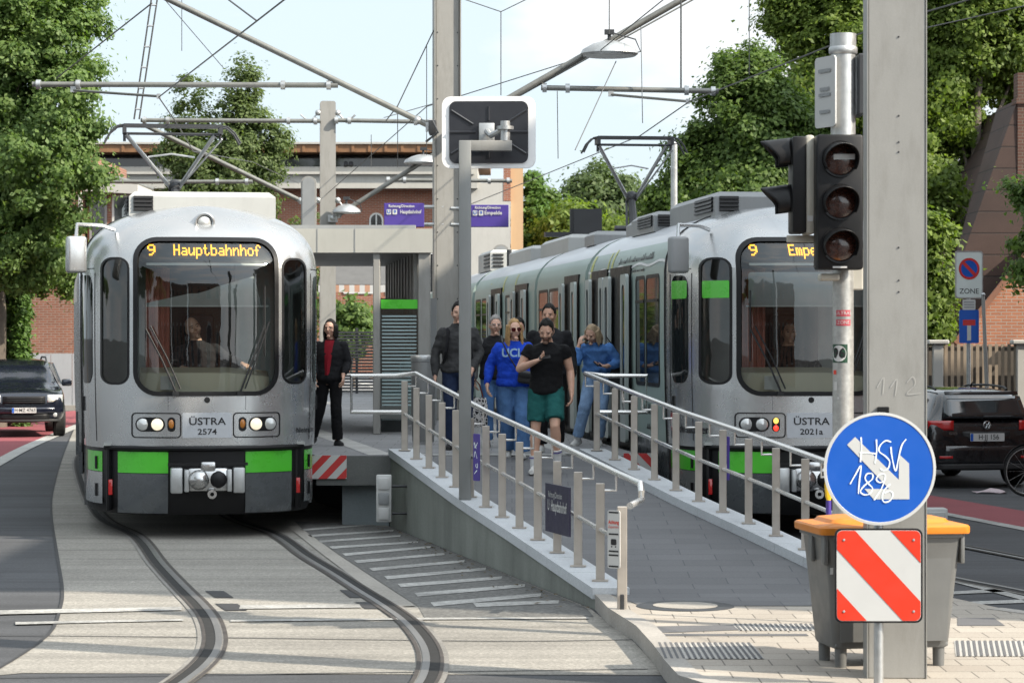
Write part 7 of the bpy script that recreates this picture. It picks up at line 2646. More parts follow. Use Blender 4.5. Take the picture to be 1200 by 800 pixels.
            for k in range(46):
                a = R(amin + (360 - 2 * amin) * k / 45)
                sx_, sy_ = math.sin(a), -math.cos(a)
                L_ = Ln * rg.uniform(0.85, 1.08)
                fl = S.get('flare', 0.02)
                pts = []
                for u in (0, 0.3, 0.6, 0.85, 1.0):
                    rad = 1 + 0.10 * math.sin(u * PI) + fl * 8 * u * u * (0.7 if u > 0.9 else 1)
                    z = 0.055 - (L_ + 0.055) * u
                    wx, wy = 0.078 * (1.0 if z > -0.05 else 0.96), 0.094
                    pts.append((sx_ * wx * rad + rg.uniform(-.004, .004), sy_ * wy * rad * (0.92 if sy_ < 0 else 1.0) + 0.008, z))
                b.tube(pts, [0.014, 0.017, 0.019, 0.016, 0.006], 6)
            b.map(lambda p: Hm @ p)
            remesh(b, 'hair', S['hairm'], t, 0.0075, 2, 0.003, 4)
    # --- glasses
    if S.get('glasses'):
        b = MB()
        for s_ in (-1, 1):
            Mg = Hm @ facing((s_ * 0.033, -0.098, 0.008), s_ * R(8))
            if S['glasses'] == 'sun': b.prism(rr(0, 0, 0.052, 0.044, 0.018, 4), Mg, 0, 0.004)
            else: b.ringplate(rr(0, 0, 0.050, 0.036, 0.012, 4), rr(0, 0, 0.044, 0.030, 0.010, 4), Mg, 0, 0.004)
            b.tube([Hm @ V((s_ * 0.058, -0.094, 0.012)), Hm @ V((s_ * 0.078, -0.03, 0.014)), Hm @ V((s_ * 0.079, 0.01, 0.012))], 0.0025, 5)
        b.tube([Hm @ V((-0.01, -0.10, 0.012)), Hm @ V((0.01, -0.10, 0.012))], 0.0025, 5)
        b.build('glasses', S.get('glassm', M_tblack), t)
    t['neck'] = list(neck)
    return t, dict(Hm=Hm, neck=neck, chest=chest, pel=pel, wr=wr, sh=sh, el=el, h=h)
C_black, C_black2 = cloth("cloth_black", (0.006, 0.006, 0.007)), cloth("cloth_charcoal", (0.012, 0.012, 0.014))
C_teal = cloth("cloth_teal", (0.012, 0.085, 0.080))
C_royal = cloth("cloth_royal_blue", (0.010, 0.050, 0.42))
C_denim = cloth("denim_blue", (0.075, 0.16, 0.33), 0.22)
C_denim_l = cloth("denim_light", (0.21, 0.32, 0.50), 0.22)
C_denim_s = cloth("denim_shirt", (0.085, 0.21, 0.50), 0.18)
C_navy = cloth("cloth_navy", (0.016, 0.026, 0.060))
C_grey = cloth("cloth_grey", (0.042, 0.042, 0.043))
C_greyl = cloth("cloth_mid_grey", (0.10, 0.10, 0.098))
C_red = cloth("cloth_red_print", (0.24, 0.012, 0.022))
C_white = mat("shoe_white", (0.52, 0.51, 0.49), 0.6, var=0.15, scale=20)
C_shoe_b = mat("shoe_black", (0.012, 0.012, 0.013), 0.5)
C_sock = cloth("sock_white", (0.60, 0.60, 0.60))
BEARD = mat("beard_stubble", (0.13, 0.075, 0.052), 0.7, var=0.3, scale=60)
def at(px, py, Y, z): 
    v = P(px, py, Y)
    return V((v.x, Y, z))
def rot_to_cam(p): return math.atan2(p.x, p.y) * -1
# man in black T-shirt looking at his phone
p0 = V((TX(640, 28.2), 28.2, rz_(28.2)))
man, q0 = person('man in black T-shirt and teal shorts walking down the ramp with a phone', p0, R(-4), dict(
    pel=(0.0, 0.03, 0.94), chest=(0.005, 0.0, 1.24), neck=(0.01, -0.015, 1.455), head=(-4, 26, 2),
    elA=(-0.295, -0.02, 1.16), wrA=(-0.10, -0.23, 1.245), hdA=(0.75, -0.35, 0.35), hnA=(-0.2, -0.3, 0.9), curlA=28,
    elB=(0.265, 0.05, 1.14), wrB=(0.285, -0.03, 0.885), curlB=25,
    knA=(-0.115, -0.03, 0.50), anA=(-0.13, -0.02, 0.085), fyA=-6,
    knB=(0.105, -0.15, 0.53), anB=(0.125, -0.02, 0.17), fpB=38, fyB=10),
    dict(h=1.74, w=1.06, skin=S_mid, hairm=H_black, hair='short', hthick=0.017, beard=BEARD, top=(C_black, 0.36, -0.22, 0.016), topname='t_shirt', legs=('shorts', C_teal, 0.82, 0.112, 0.105, 0.1), lfold=0.007,
         shoe=C_white, sole=M_sole, sock=C_sock, sockband=True, sw=0.19, ar=1.12, lr=1.05))
ph = thing('phone', 'dark phone held by the man in teal shorts', 'phone', man.matrix_basis @ (q0['wr']['A'] + V((0.10, -0.055, 0.045))), R(-4))
MB().box((0, 0, 0), (0.125, 0.065, 0.009), (0.5, -0.12, 0.1), 0.004).build('case', M_tblack, ph)
MB().box((0.0, 0.003, 0.0055), (0.11, 0.055, 0.002), (0.5, -0.12, 0.1)).build('screen', M_winglass, ph)
# woman in royal blue sweatshirt
p0 = V((TX(602, 29.45), 29.45, rz_(29.45)))
wom, q0 = person('blonde woman in royal blue sweatshirt and sunglasses walking down the ramp', p0, R(2), dict(
    pel=(0.015, 0.0, 0.96), chest=(0.0, -0.01, 1.26), neck=(0.0, -0.02, 1.475), head=(14, 6, -3),
    elA=(-0.30, 0.02, 1.18), wrA=(-0.335, -0.06, 0.93), hdA=(0.0, -0.2, -1), elB=(0.25, 0.03, 1.17), wrB=(0.24, -0.10, 0.96),
    knA=(-0.07, 0.04, 0.50), anA=(-0.06, 0.20, 0.12), fpA=20, knB=(0.10, -0.10, 0.51), anB=(0.10, -0.06, 0.085), fyB=2),
    dict(h=1.60, w=1.14, skin=S_fair, hairm=H_blond, hair='long', hlen=0.24, hfront=58, flare=0.045, glasses='sun', glassm=mat("sunglass_brown", (0.06, 0.012, 0.012), 0.1, coat=0.6), top=(C_royal, 1.90, -0.20, 0.038), topname='sweatshirt', tfold=0.011,
         legs=('jeans', C_denim, 1.99, 0.112, 0.090, 0.105), shoe=C_white, sole=M_sole))
b = MB()
hh = q0['h']
def on_chest(p):
    return V((p.x, -(0.126 + 0.038 * 0.8 + 0.012) * hh * 1.14 + 0.004 + 0.6 * p.x * p.x + 0.0, p.y))
c_ = q0['chest'] + V((0.0, 0, 0.055))
b.text('UCLA', 0.135, None, 0, 0.95, 0.004, lambda p: on_chest(V((p.x + c_.x + 0.02, 0, 0)) + V((0, p.y + c_.z, 0))) + V((0, c_.y, 0)))
b.build('lettering', mat("print_pale_blue", (0.30, 0.45, 0.62), 0.7), wom, 0, False)
# crossbody bag
bg_ = thing('crossbody_bag', 'small black crossbody bag on the hip of woman in blue sweatshirt', 'bag', wom.matrix_basis @ V((0.15, -0.20, 0.93)), R(2))
b = MB()
b.box((0, 0, 0), (0.22, 0.09, 0.15), (0, 0.15, 0), 0.03, 3)
b.build('body', C_shoe_b, bg_)
MB().tube([(-0.10, -0.02, 0.06), (-0.20, -0.04, 0.22), (-0.285, -0.02, 0.40), (-0.29, 0.12, 0.475)], 0.009, 6).build('strap', C_shoe_b, bg_)
MB().box((0, -0.05, 0.02), (0.20, 0.012, 0.06), (0, 0.15, 0), 0.005).build('flap', M_tblack, bg_)
# man in grey jacket behind the crooked post
p0 = V((TX(537, 31.2), 31.2, PLAT))
mg, q0 = person('man in dark grey jacket and navy jeans half hidden by the crooked post', p0, R(3), dict(
    pel=(0.0, 0, 0.97), head=(4, 4, 0), elA=(-0.275, 0.02, 1.14), wrA=(-0.28, -0.06, 0.89), elB=(0.26, 0.0, 1.16), wrB=(0.16, -0.20, 0.97), hdB=(-0.1, -0.4, -0.9),
    knA=(-0.10, -0.06, 0.51), anA=(-0.105, 0.0, 0.085), knB=(0.10, 0.05, 0.5), anB=(0.10, 0.17, 0.12), fpB=18),
    dict(h=1.78, w=1.08, skin=S_fair, hairm=H_black, hair='short', hthick=0.015, top=(C_grey, 1.92, -0.16, 0.024), topname='jacket', collar=0.10, tfold=0.010, legs=('trousers', C_navy, 1.98, 0.105, 0.08, 0.075), shoe=C_shoe_b, sole=C_shoe_b))
b = MB()
for s_ in (-1, 1):
    b.tube([V((s_ * 0.12, 0.06, 1.47)), V((s_ * 0.125, -0.09, 1.455)), V((s_ * 0.13, -0.165, 1.36)), V((s_ * 0.15, -0.17, 1.20)), V((s_ * 0.175, -0.06, 1.06))], 0.016, 8, True, 1.8)
rk = thing('backpack', 'dark rucksack worn by the man in grey jacket', 'backpack', mg.matrix_basis.translation, R(3))
st_ = b.build('strap', C_black2, rk)
MB().box((0, 0.24, 1.27), (0.30, 0.16, 0.42), None, 0.05, 3).build('body', C_black2, rk)
# grey-haired woman
p0 = V((TX(580, 31.9), 31.9, PLAT))
gw, q0 = person('grey-haired woman in dark waistcoat and glasses behind the blonde woman', p0, R(2), dict(
    head=(8, 3, 0), elA=(-0.27, 0.02, 1.15), wrA=(-0.275, -0.05, 0.92), elB=(0.25, 0.03, 1.15), wrB=(0.24, -0.08, 0.92), knA=(-0.10, -0.08, 0.51), anA=(-0.10, -0.03, 0.085), anB=(0.10, 0.14, 0.12), fpB=15),
    dict(h=1.62, w=1.08, skin=S_fair, hairm=H_grey, hair='tied', hthick=0.016, glasses='clear', glassm=M_galv, top=(C_black2, 0.25, -0.2, 0.03), topname='waistcoat', collar=0.05, legs=('jeans', C_denim, 1.96, 0.105, 0.082, 0.075), shoe=C_shoe_b, sole=C_shoe_b))
b = MB()
for qn in 'AB':
    chain(b, [q0['sh'][qn], q0['el'][qn], q0['el'][qn].lerp(q0['wr'][qn], 0.9)], [0.068, 0.055, 0.040])
remesh(b, 'sleeves', C_greyl, gw, 0.012, 2, 0.006)
pb = thing('patterned_bag', 'black and white patterned shopping bag carried by the grey-haired woman', 'bag', gw.matrix_basis @ V((-0.245, -0.10, 0.42)), R(2))
def pattern_mat():
    m, t_, b_ = new_mat("lattice_print")
    w_ = t_.nodes.new("ShaderNodeTexVoronoi")
    w_.feature = 'DISTANCE_TO_EDGE'
    w_.inputs['Scale'].default_value = 24
    lk(t_, objco(t_), w_.inputs['Vector'])
    r_ = ramp(t_, w_.outputs['Distance'], [(0.10, (0.55, 0.53, 0.52)), (0.16, (0.012, 0.012, 0.014))])
    lk(t_, r_.outputs['Color'], b_.inputs['Base Color'])
    b_.inputs['Roughness'].default_value = 0.7
    return m
b = MB()
b.loft([[V((x, y, z)) for x, y in rr(0, 0, w_, d_, 0.03, 3)] for z, w_, d_ in ((-0.16, 0.28, 0.14), (-0.14, 0.30, 0.15), (0.10, 0.31, 0.12), (0.20, 0.29, 0.07))])
b.build('body', pattern_mat(), pb)
MB().tube([(-0.10, 0, 0.19), (-0.05, 0, 0.36), (0.0, 0, 0.42), (0.05, 0, 0.36), (0.10, 0, 0.19)], 0.010, 6).build('handle', mat("leather_brown", (0.12, 0.03, 0.02), 0.5), pb)
# tall man in black behind
p0 = V((TX(644, 30.6), 30.6, PLAT))
person('tall dark-haired man in black jacket directly behind the man with the phone', p0, R(-3), dict(
    head=(-10, 2, 0), elA=(-0.26, 0.02, 1.14), elB=(0.27, 0.03, 1.14), wrB=(0.28, -0.08, 0.90), knA=(-0.10, -0.08, 0.51), anA=(-0.10, -0.05, 0.085), anB=(0.10, 0.10, 0.11), fpB=14),
    dict(h=1.74, w=1.06, skin=S_tan, hairm=H_black, hair='short', hthick=0.018, top=(C_black2, 1.92, -0.2, 0.03), topname='jacket', legs=('trousers', C_black, 1.97, 0.108, 0.085, 0.08), shoe=C_white, sole=M_sole, sw=0.195))
# person with dark hair hidden behind the blonde woman
p0 = V((TX(608, 33.2), 33.2, PLAT))
person('person with black hair almost hidden behind the blonde woman', p0, R(0), dict(head=(0, 10, 0)),
    dict(h=1.60, skin=S_mid, hairm=H_black, hair='short', hthick=0.02, top=(C_black2, 1.9, -0.2, 0.03), topname='jacket', legs=('trousers', C_black, 1.97, 0.105, 0.08, 0.075), shoe=C_shoe_b))
# woman in denim stepping from the tram
p0 = V((TX(700, 32.3), 32.3, PLAT))
dw, q0 = person('woman in denim shirt and jeans stepping off the tram, hand at her hair', p0, R(-6), dict(
    pel=(0.0, 0.06, 0.93), chest=(-0.005, -0.04, 1.20), neck=(-0.03, -0.15, 1.37), head=(-22, 30, 6),
    elA=(-0.25, -0.20, 1.13), wrA=(-0.225, -0.25, 1.335), hdA=(0.28, 0.0, 1.0), hnA=(0.6, 0.4, -0.2), curlA=20,
    elB=(0.30, -0.04, 1.10), wrB=(0.13, -0.26, 1.06), hdB=(-0.9, -0.4, 0.1), hnB=(0, -0.2, 1), curlB=18,
    knA=(-0.16, -0.10, 0.51), anA=(-0.27, 0.00, 0.10), fyA=-22, fpA=12, knB=(0.07, -0.10, 0.52), anB=(0.02, 0.08, 0.10), fpB=10),
    dict(h=1.66, w=1.0, skin=S_fair, hairm=H_ash, hair='bob', hlen=0.14, hfront=64, flare=0.06, top=(C_denim_s, 1.72, 0.12, 0.035), topname='denim_shirt', tfold=0.012, collar=0.06, belt=True, legs=('jeans', C_denim_l, 1.93, 0.100, 0.082, 0.072), shoe=C_white, sole=M_sole, sock=C_sock, sockh=0.12))
b = thing('shoulder_bag', 'grey shoulder bag hanging from the woman in denim', 'bag', dw.matrix_basis @ V((0.27, 0.02, 0.92)), R(-10))
q = MB()
q.loft([[V((x, y, z)) for x, y in rr(0, 0, w_, d_, 0.03, 3)] for z, w_, d_ in ((-0.16, 0.24, 0.10), (-0.14, 0.27, 0.12), (0.08, 0.27, 0.10), (0.13, 0.24, 0.05))])
q.build('body', C_grey, b)
MB().tube([(-0.08, 0, 0.12), (-0.11, 0.0, 0.30), (-0.15, -0.08, 0.46), (-0.05, 0.02, 0.30), (0.08, 0, 0.12)], 0.010, 6).build('strap', C_black2, b)
pn = thing('phone', 'phone in the hand of the woman in denim', 'phone', dw.matrix_basis @ (q0['wr']['B'] + V((-0.10, -0.06, 0.03))), 0)
MB().box((0, 0, 0), (0.07, 0.13, 0.009), (0.4, 0, 0.5), 0.004).build('case', M_tblack, pn)
MB().box((0, -0.002, 0.006), (0.06, 0.115, 0.002), (0.4, 0, 0.5)).build('screen', M_winglass, pn)
# woman at the left tram door
p0 = V((TX(388, 32.4), 32.4, PLAT))
person('woman with black bob, dark blazer and red top stepping from the left tram', p0, R(-12), dict(
    pel=(-0.02, 0.0, 0.96), head=(-4, 2, 0), elA=(-0.25, 0.0, 1.15), wrA=(-0.20, -0.16, 0.98), elB=(0.24, 0.02, 1.15), wrB=(0.22, -0.16, 0.98), hdB=(0.1, -0.3, -0.9),
    knA=(-0.17, 0.02, 0.51), anA=(-0.30, 0.10, 0.12), fpA=18, knB=(0.09, -0.06, 0.51), anB=(0.10, -0.02, 0.085), fyB=35),
    dict(h=1.58, w=1.0, skin=S_fair, hairm=H_black, hair='bob', hlen=0.135, hfront=60, flare=0.01, glasses='clear', top=(C_black2, 1.85, -0.16, 0.03), topname='blazer', inner=C_red, legs=('trousers', C_black, 1.99, 0.098, 0.08, 0.075), shoe=C_shoe_b))
# drivers
C_drv = cloth("cloth_driver_grey", (0.026, 0.026, 0.030))
def driver(label, tramloc, ang, lx_, J, S):
    loc_ = Matrix.Rotation(ang, 4, 'Z') @ V((lx_, 0.98, 1.03)) + tramloc
    return person(label, loc_, ang, J, S)
driver('bald tram driver in dark jacket leaning back in the left cab', LOC_L, ANG_L, -0.03, dict(
    pel=(0.02, 0.10, 0.62), chest=(0.0, 0.08, 0.90), neck=(-0.03, 0.05, 1.085), head=(14, -4, -20), shA=(0, 0, -0.02),
    elA=(-0.30, -0.02, 0.84), wrA=(-0.20, -0.28, 0.80), elB=(0.33, -0.05, 0.87), wrB=(0.44, -0.30, 0.84), hdB=(0.4, -0.8, -0.1), hnB=(0, 0, -1), hnA=(0, 0, -1), hdA=(0.3, -0.9, 0),
    knA=(-0.14, -0.36, 0.58), anA=(-0.14, -0.36, 0.10), knB=(0.14, -0.36, 0.58), anB=(0.14, -0.36, 0.10)),
    dict(h=1.80, w=1.12, skin=S_fair, hairm=H_grey, hair=None, top=(C_drv, 1.9, -0.1, 0.03), topname='jacket', collar=0.05, legs=('trousers', C_navy, 1.97, 0.10, 0.08, 0.07), shoe=C_shoe_b))
driver('tram driver as a dark figure behind the windscreen of the right tram', LOC_R, ANG_R, -0.02, dict(
    pel=(0.0, 0.10, 0.58), chest=(0.0, 0.08, 0.87), neck=(0.0, 0.06, 1.06), head=(0, 0, 0), elA=(-0.30, -0.02, 0.82), wrA=(-0.20, -0.30, 0.80), elB=(0.30, -0.05, 0.82), wrB=(0.22, -0.30, 0.80), hdA=(0.2, -0.9, 0), hdB=(-0.2, -0.9, 0), hnA=(0, 0, -1), hnB=(0, 0, -1),
    knA=(-0.14, -0.36, 0.56), anA=(-0.14, -0.36, 0.10), knB=(0.14, -0.36, 0.56), anB=(0.14, -0.36, 0.10)),
    dict(h=1.76, w=1.1, skin=S_tan, hairm=H_black, hair='short', hthick=0.015, top=(C_black, 1.9, -0.1, 0.03), topname='jacket', legs=('trousers', C_black, 1.97, 0.10, 0.08, 0.07), shoe=C_shoe_b))
# ------------------------------------------------------------- cars and bicycle
M_carblack = mat("car_black", (0.008, 0.008, 0.010), 0.25, 0.3, 0.1, 2, coat=1.0, dirt=0.04)
M_cardark = mat("car_dark_blue", (0.008, 0.010, 0.020), 0.25, 0.3, 0.1, 2, coat=1.0, dirt=0.04)
M_carglass = mat("car_glass", (0.012, 0.015, 0.017), 0.03, 0.0, 0.1, 2, spec=0.8, coat=0.8)
M_carplastic = mat("car_plastic", (0.018, 0.018, 0.019), 0.6, 0.0, 0.1, 6)
M_tyre = mat("tyre", (0.018, 0.018, 0.018), 0.85, 0.0, 0.2, 10)
M_rimm = mat("alloy_rim", (0.42, 0.43, 0.44), 0.3, 0.8, 0.1, 6)
def car_shell(parent, stations, m, name='body'):
    "stations: (y, half width, z bottom, z belt, z top, half width at top); material 1 where glass"
    b = MB()
    rings = []
    for (y, w_, zb, zs, zt, wt) in stations:
        g = zt - zs
        prof = [(w_ * 0.80, zb), (w_ * 0.97, zb + 0.07), (w_ * 1.0, zb + (zs - zb) * 0.45), (w_ * 0.995, zs - 0.10), (w_ * 0.95, zs)]
        if g > 0.08: prof += [(w_ * 0.93, zs + 0.03), (wt + (w_ * 0.93 - wt) * 0.18, zt - 0.09), (wt * 0.93, zt - 0.015), (wt * 0.5, zt)]
        else: prof += [(w_ * 0.90, zs + g * 0.3), (w_ * 0.80, zs + g * 0.6), (w_ * 0.62, zs + g * 0.85), (w_ * 0.35, zt)]
        ring = [V((-x, y, z)) for x, z in prof] + [V((x, y, z)) for x, z in reversed(prof)]
        rings.append([b.v(p) for p in ring])
    b.strip(rings)
    return b, rings
def wheel(parent, x, y, r, wd, side):
    w_ = MB()
    Mx = frame((x, y, r), (0, side, 0), (0, 0, 1)) if True else None
    Mx = Matrix.Translation((x, y, r)) @ Matrix.Rotation(R(90) * side, 4, 'Y')
    w_.lathe([(r * 0.62, -wd / 2), (r * 0.93, -wd / 2), (r, -wd / 2 + 0.03), (r, wd / 2 - 0.03), (r * 0.93, wd / 2), (r * 0.62, wd / 2), (r * 0.62, -wd / 2)], Mx, 28, False)
    wh = w_.build('wheel', M_tyre, parent)
    w_ = MB()
    w_.lathe([(r * 0.63, wd / 2 - 0.02), (r * 0.60, wd / 2 - 0.04), (0.0, wd / 2 - 0.03)], Mx, 28, False)
    for k in range(5):
        a = 2 * PI * k / 5
        w_.box(Mx @ V((r * 0.33 * math.cos(a), r * 0.33 * math.sin(a), wd / 2 - 0.02)), (0.03, 0.07, r * 0.6), Matrix.Rotation(0, 4, 'X') @ Matrix.Rotation(a + (0 if side > 0 else 0), 4, 'X'))
    w_.build('rim', M_rimm, wh)
    return wh
def plate(parent, s, x, y, z, rz, wd=0.52):
    Mq = facing((x, y, z), rz)
    b = MB()
    b.prism(rr(0, 0, wd, 0.115, 0.01, 2), Mq, -0.01, 0.004)
    b.mi = 1
    b.sheet(rr(-wd / 2 + 0.024, 0, 0.042, 0.105, 0.005, 2), Mq, 0.0055)
    p_ = b.build('licence_plate', [M_signwhite, M_signblue], parent, 0)
    b = MB()
    b.text(s, 0.105, Mq @ Matrix.Translation((0.02, 0, 0)), 0.007, 0.92, 0.001)
    b.build('lettering', M_ink, p_, 0, False)
# black estate car seen from behind
g0 = P(1156, 560, 37.0)
car = thing('estate_car', 'black estate car parked with its back to the viewer behind the bicycle', 'car', (g0.x, 37.0, 0), R(11))
L, W_ = 4.5, 0.90
st_ = [(0.0, 0.80, 0.34, 0.78, 0.80, 0.6), (0.03, 0.86, 0.30, 0.90, 0.93, 0.62), (0.10, 0.885, 0.27, 0.97, 1.02, 0.64), (0.20, 0.895, 0.25, 0.99, 1.22, 0.62), (0.42, 0.90, 0.24, 0.985, 1.39, 0.57), (0.65, 0.90, 0.24, 0.98, 1.435, 0.58), (1.4, 0.90, 0.22, 0.965, 1.455, 0.59), (2.3, 0.90, 0.22, 0.95, 1.43, 0.58), (2.7, 0.90, 0.22, 0.945, 1.35, 0.56), (3.25, 0.90, 0.22, 0.94, 1.02, 0.60), (3.9, 0.87, 0.22, 0.87, 0.93, 0.5), (4.35, 0.78, 0.24, 0.72, 0.76, 0.4), (4.5, 0.66, 0.28, 0.6, 0.63, 0.35)]
b, rings = car_shell(car, st_, M_carblack)
bd = b.build('body', M_carblack, car, 0)
bake(bd, [('SUBSURF', dict(levels=2))])
bd.data.polygons.foreach_set('use_smooth', [True] * len(bd.data.polygons))
def quadpatch(name, rows, m, parent, smooth_=40, solid_=0.012):
    b = MB()
    rs = [[b.v(p) for p in r] for r in rows]
    b.strip(rs, False, False)
    o = b.build(name, m, parent, smooth_)
    if solid_: bake(o, [('SOLIDIFY', dict(thickness=solid_, offset=0))])
    return o
rear = lambda x, z: V((x, 0.02 + 0.10 * (x / 0.86) ** 4 + (0.0 if z < 0.98 else (z - 0.98) * 0.62), z))
def rear_patch(name, x0, x1, z0, z1, m, d=-0.015, parent=None, n=8, taper=0.0, solid_=0.012):
    rows = []
    for j in range(5):
        z = z0 + (z1 - z0) * j / 4
        k = taper * j / 4
        rows.append([rear(x0 + k + (x1 - x0 - 2 * k) * i / n, z) + V((0, d, 0)) for i in range(n + 1)])
    return quadpatch(name, rows, m, parent or car, 40, solid_)
rw = rear_patch('rear_window', -0.64, 0.64, 1.02, 1.33, M_carglass, -0.045, None, 10, 0.05)
rear_patch('spoiler', -0.56, 0.56, 1.355, 1.40, M_carblack, -0.07)
rear_patch('wiper', -0.05, 0.42, 1.035, 1.055, M_black, -0.075, rw)
for s in (-1, 1):
    lo_, hi_ = sorted((s * 0.50, s * 0.86))
    rear_patch('tail_light', lo_, hi_, 0.845, 0.985, M_redlens, -0.03, None, 8)
    lo_, hi_ = sorted((s * 0.52, s * 0.72))
    rear_patch('reflector', lo_, hi_, 0.44, 0.475, M_redlens, -0.05)
rear_patch('bumper', -0.84, 0.84, 0.33, 0.62, M_carblack, -0.035, None, 12)
rear_patch('lower_trim', -0.74, 0.74, 0.28, 0.36, M_carplastic, -0.04, None, 12)
rear_patch('plate_recess', -0.36, 0.36, 0.67, 0.83, M_carplastic, -0.012, None, 6)
plate(car, 'H·JJ 156', 0.0, -0.035, 0.745, 0, 0.52)
b = MB()
Mq = facing((0, -0.02, 0.92))
b.lathe([(0.062, 0.0), (0.060, 0.01), (0.052, 0.012), (0.050, 0.006)], Mq, 28, False)
for pts in (((-0.030, 0.040), (-0.008, 0.0), (0.0, 0.015), (0.008, 0.0), (0.030, 0.040)), ((-0.044, 0.015), (-0.022, -0.042), (0.0, -0.005), (0.022, -0.042), (0.044, 0.015))):
    for a_, b_ in zip(pts[:-1], pts[1:]): b.tube([Mq @ V((*a_, 0.008)), Mq @ V((*b_, 0.008))], 0.006, 6)
b.build('emblem', M_chrome, car)
b = MB()
b.text('GTD', 0.05, facing((-0.52, -0.03, 0.80)), 0.002, 1.2, 0.001)
b.build('badge', M_chrome, car, 0, False)
for s in (-1, 1):
    b = MB()
    rows = []
    side = lambda y, z: V((s * (0.905 - (0.0 if z < 0.98 else (z - 0.98) * 0.68)), y, z))
    for (y0, y1, z1) in ((0.42, 1.30, 1.33), (1.38, 2.25, 1.34), (2.32, 3.0, 1.30)):
        pts = [side(y0 + (0.22 if y0 < 1 else 0.0), 1.01), side(y1 + (0.0 if y1 < 3 else 0.1), 1.01), side(min(y1, 2.7), z1), side(y0 + (0.30 if y0 < 1 else 0.0), z1)]
        b = MB()
        b.f([b.v(p + V((s * 0.012, 0, 0))) for p in pts])
        o_ = b.build('side_window', M_carglass, car, 0)
        bake(o_, [('SOLIDIFY', dict(thickness=0.03, offset=0))])
    b = MB()
    b.tube([(s * 0.55, 0.60, 1.42), (s * 0.56, 0.75, 1.455), (s * 0.57, 1.4, 1.475), (s * 0.56, 2.2, 1.455), (s * 0.54, 2.4, 1.41)], 0.018, 6)
    b.build('roof_rail', M_carplastic, car)
    MB().box((s * 0.97, 2.75, 1.03), (0.18, 0.10, 0.14), None, 0.03).build('wing_mirror', M_carblack, car)
    for yv in (0.95, 3.55):
        wheel(car, s * 0.80, yv, 0.32, 0.21, s)
    for yv in (1.5, 2.4):
        MB().box((s * 0.912, yv, 0.86), (0.02, 0.18, 0.03), None, 0.006).build('door_handle', M_carblack, car)
b = MB()
b.cyl((0, 0.62, 1.47), (0.0, 0.55, 1.53), 0.02, 0.008)
b.build('aerial', M_black, car)
# dark off-road car seen from the front
g0 = P(28, 500, 55.5)
suv = thing('suv', 'dark blue off-road car driving towards the viewer beside the red cycle lane', 'car', (g0.x, 55.5, 0), R(14))
st_ = [(0.0, 0.62, 0.42, 0.72, 0.75, 0.4), (0.06, 0.80, 0.36, 0.88, 0.92, 0.45), (0.25, 0.90, 0.32, 0.98, 1.04, 0.5), (0.8, 0.925, 0.30, 1.04, 1.12, 0.6), (1.15, 0.925, 0.30, 1.07, 1.17, 0.62), (1.5, 0.925, 0.30, 1.08, 1.48, 0.66), (1.9, 0.925, 0.30, 1.09, 1.64, 0.64), (2.4, 0.925, 0.30, 1.10, 1.70, 0.65), (3.6, 0.925, 0.30, 1.11, 1.69, 0.64), (4.3, 0.91, 0.32, 1.10, 1.66, 0.65), (4.6, 0.88, 0.34, 1.05, 1.3, 0.62), (4.75, 0.80, 0.40, 0.85, 0.88, 0.5)]
b, rings = car_shell(suv, st_, M_cardark)
bd = b.build('body', M_cardark, suv, 0)
bake(bd, [('SUBSURF', dict(levels=2))])
bd.data.polygons.foreach_set('use_smooth', [True] * len(bd.data.polygons))
def wsp(x, u): return V((x * (0.76 - 0.13 * u), 1.18 + 0.68 * u + 0.05 * (x / 0.8) ** 2 * 1.0, 1.16 + 0.46 * u + 0.025))
quadpatch('windscreen', [[wsp(-1 + 2 * i / 8, u) for i in range(9)] for u in (0.0, 0.25, 0.5, 0.75, 1.0)], M_carglass, suv)
fx = lambda x, z: V((x, -0.02 + 0.26 * (abs(x) / 0.9) ** 3 + 0.10 * max(0, z - 0.8), z))
def fp_(name, x0, x1, z0, z1, m, d=-0.01, n=8):
    return quadpatch(name, [[fx(x0 + (x1 - x0) * i / n, z0 + (z1 - z0) * j / 3) + V((0, d, 0)) for i in range(n + 1)] for j in range(4)], m, suv)
fp_('grille', -0.46, 0.46, 0.74, 0.90, M_tblack, -0.02)
for k in range(3): fp_('grille_bar', -0.44, 0.44, 0.77 + k * 0.045, 0.782 + k * 0.045, M_carplastic, -0.04)
fp_('lower_grille', -0.55, 0.55, 0.40, 0.52, M_tblack, -0.03)
fp_('bumper', -0.84, 0.84, 0.53, 0.66, M_cardark, -0.05, 12)
fp_('bumper_trim', -0.80, 0.80, 0.35, 0.40, M_carplastic, -0.03, 12)
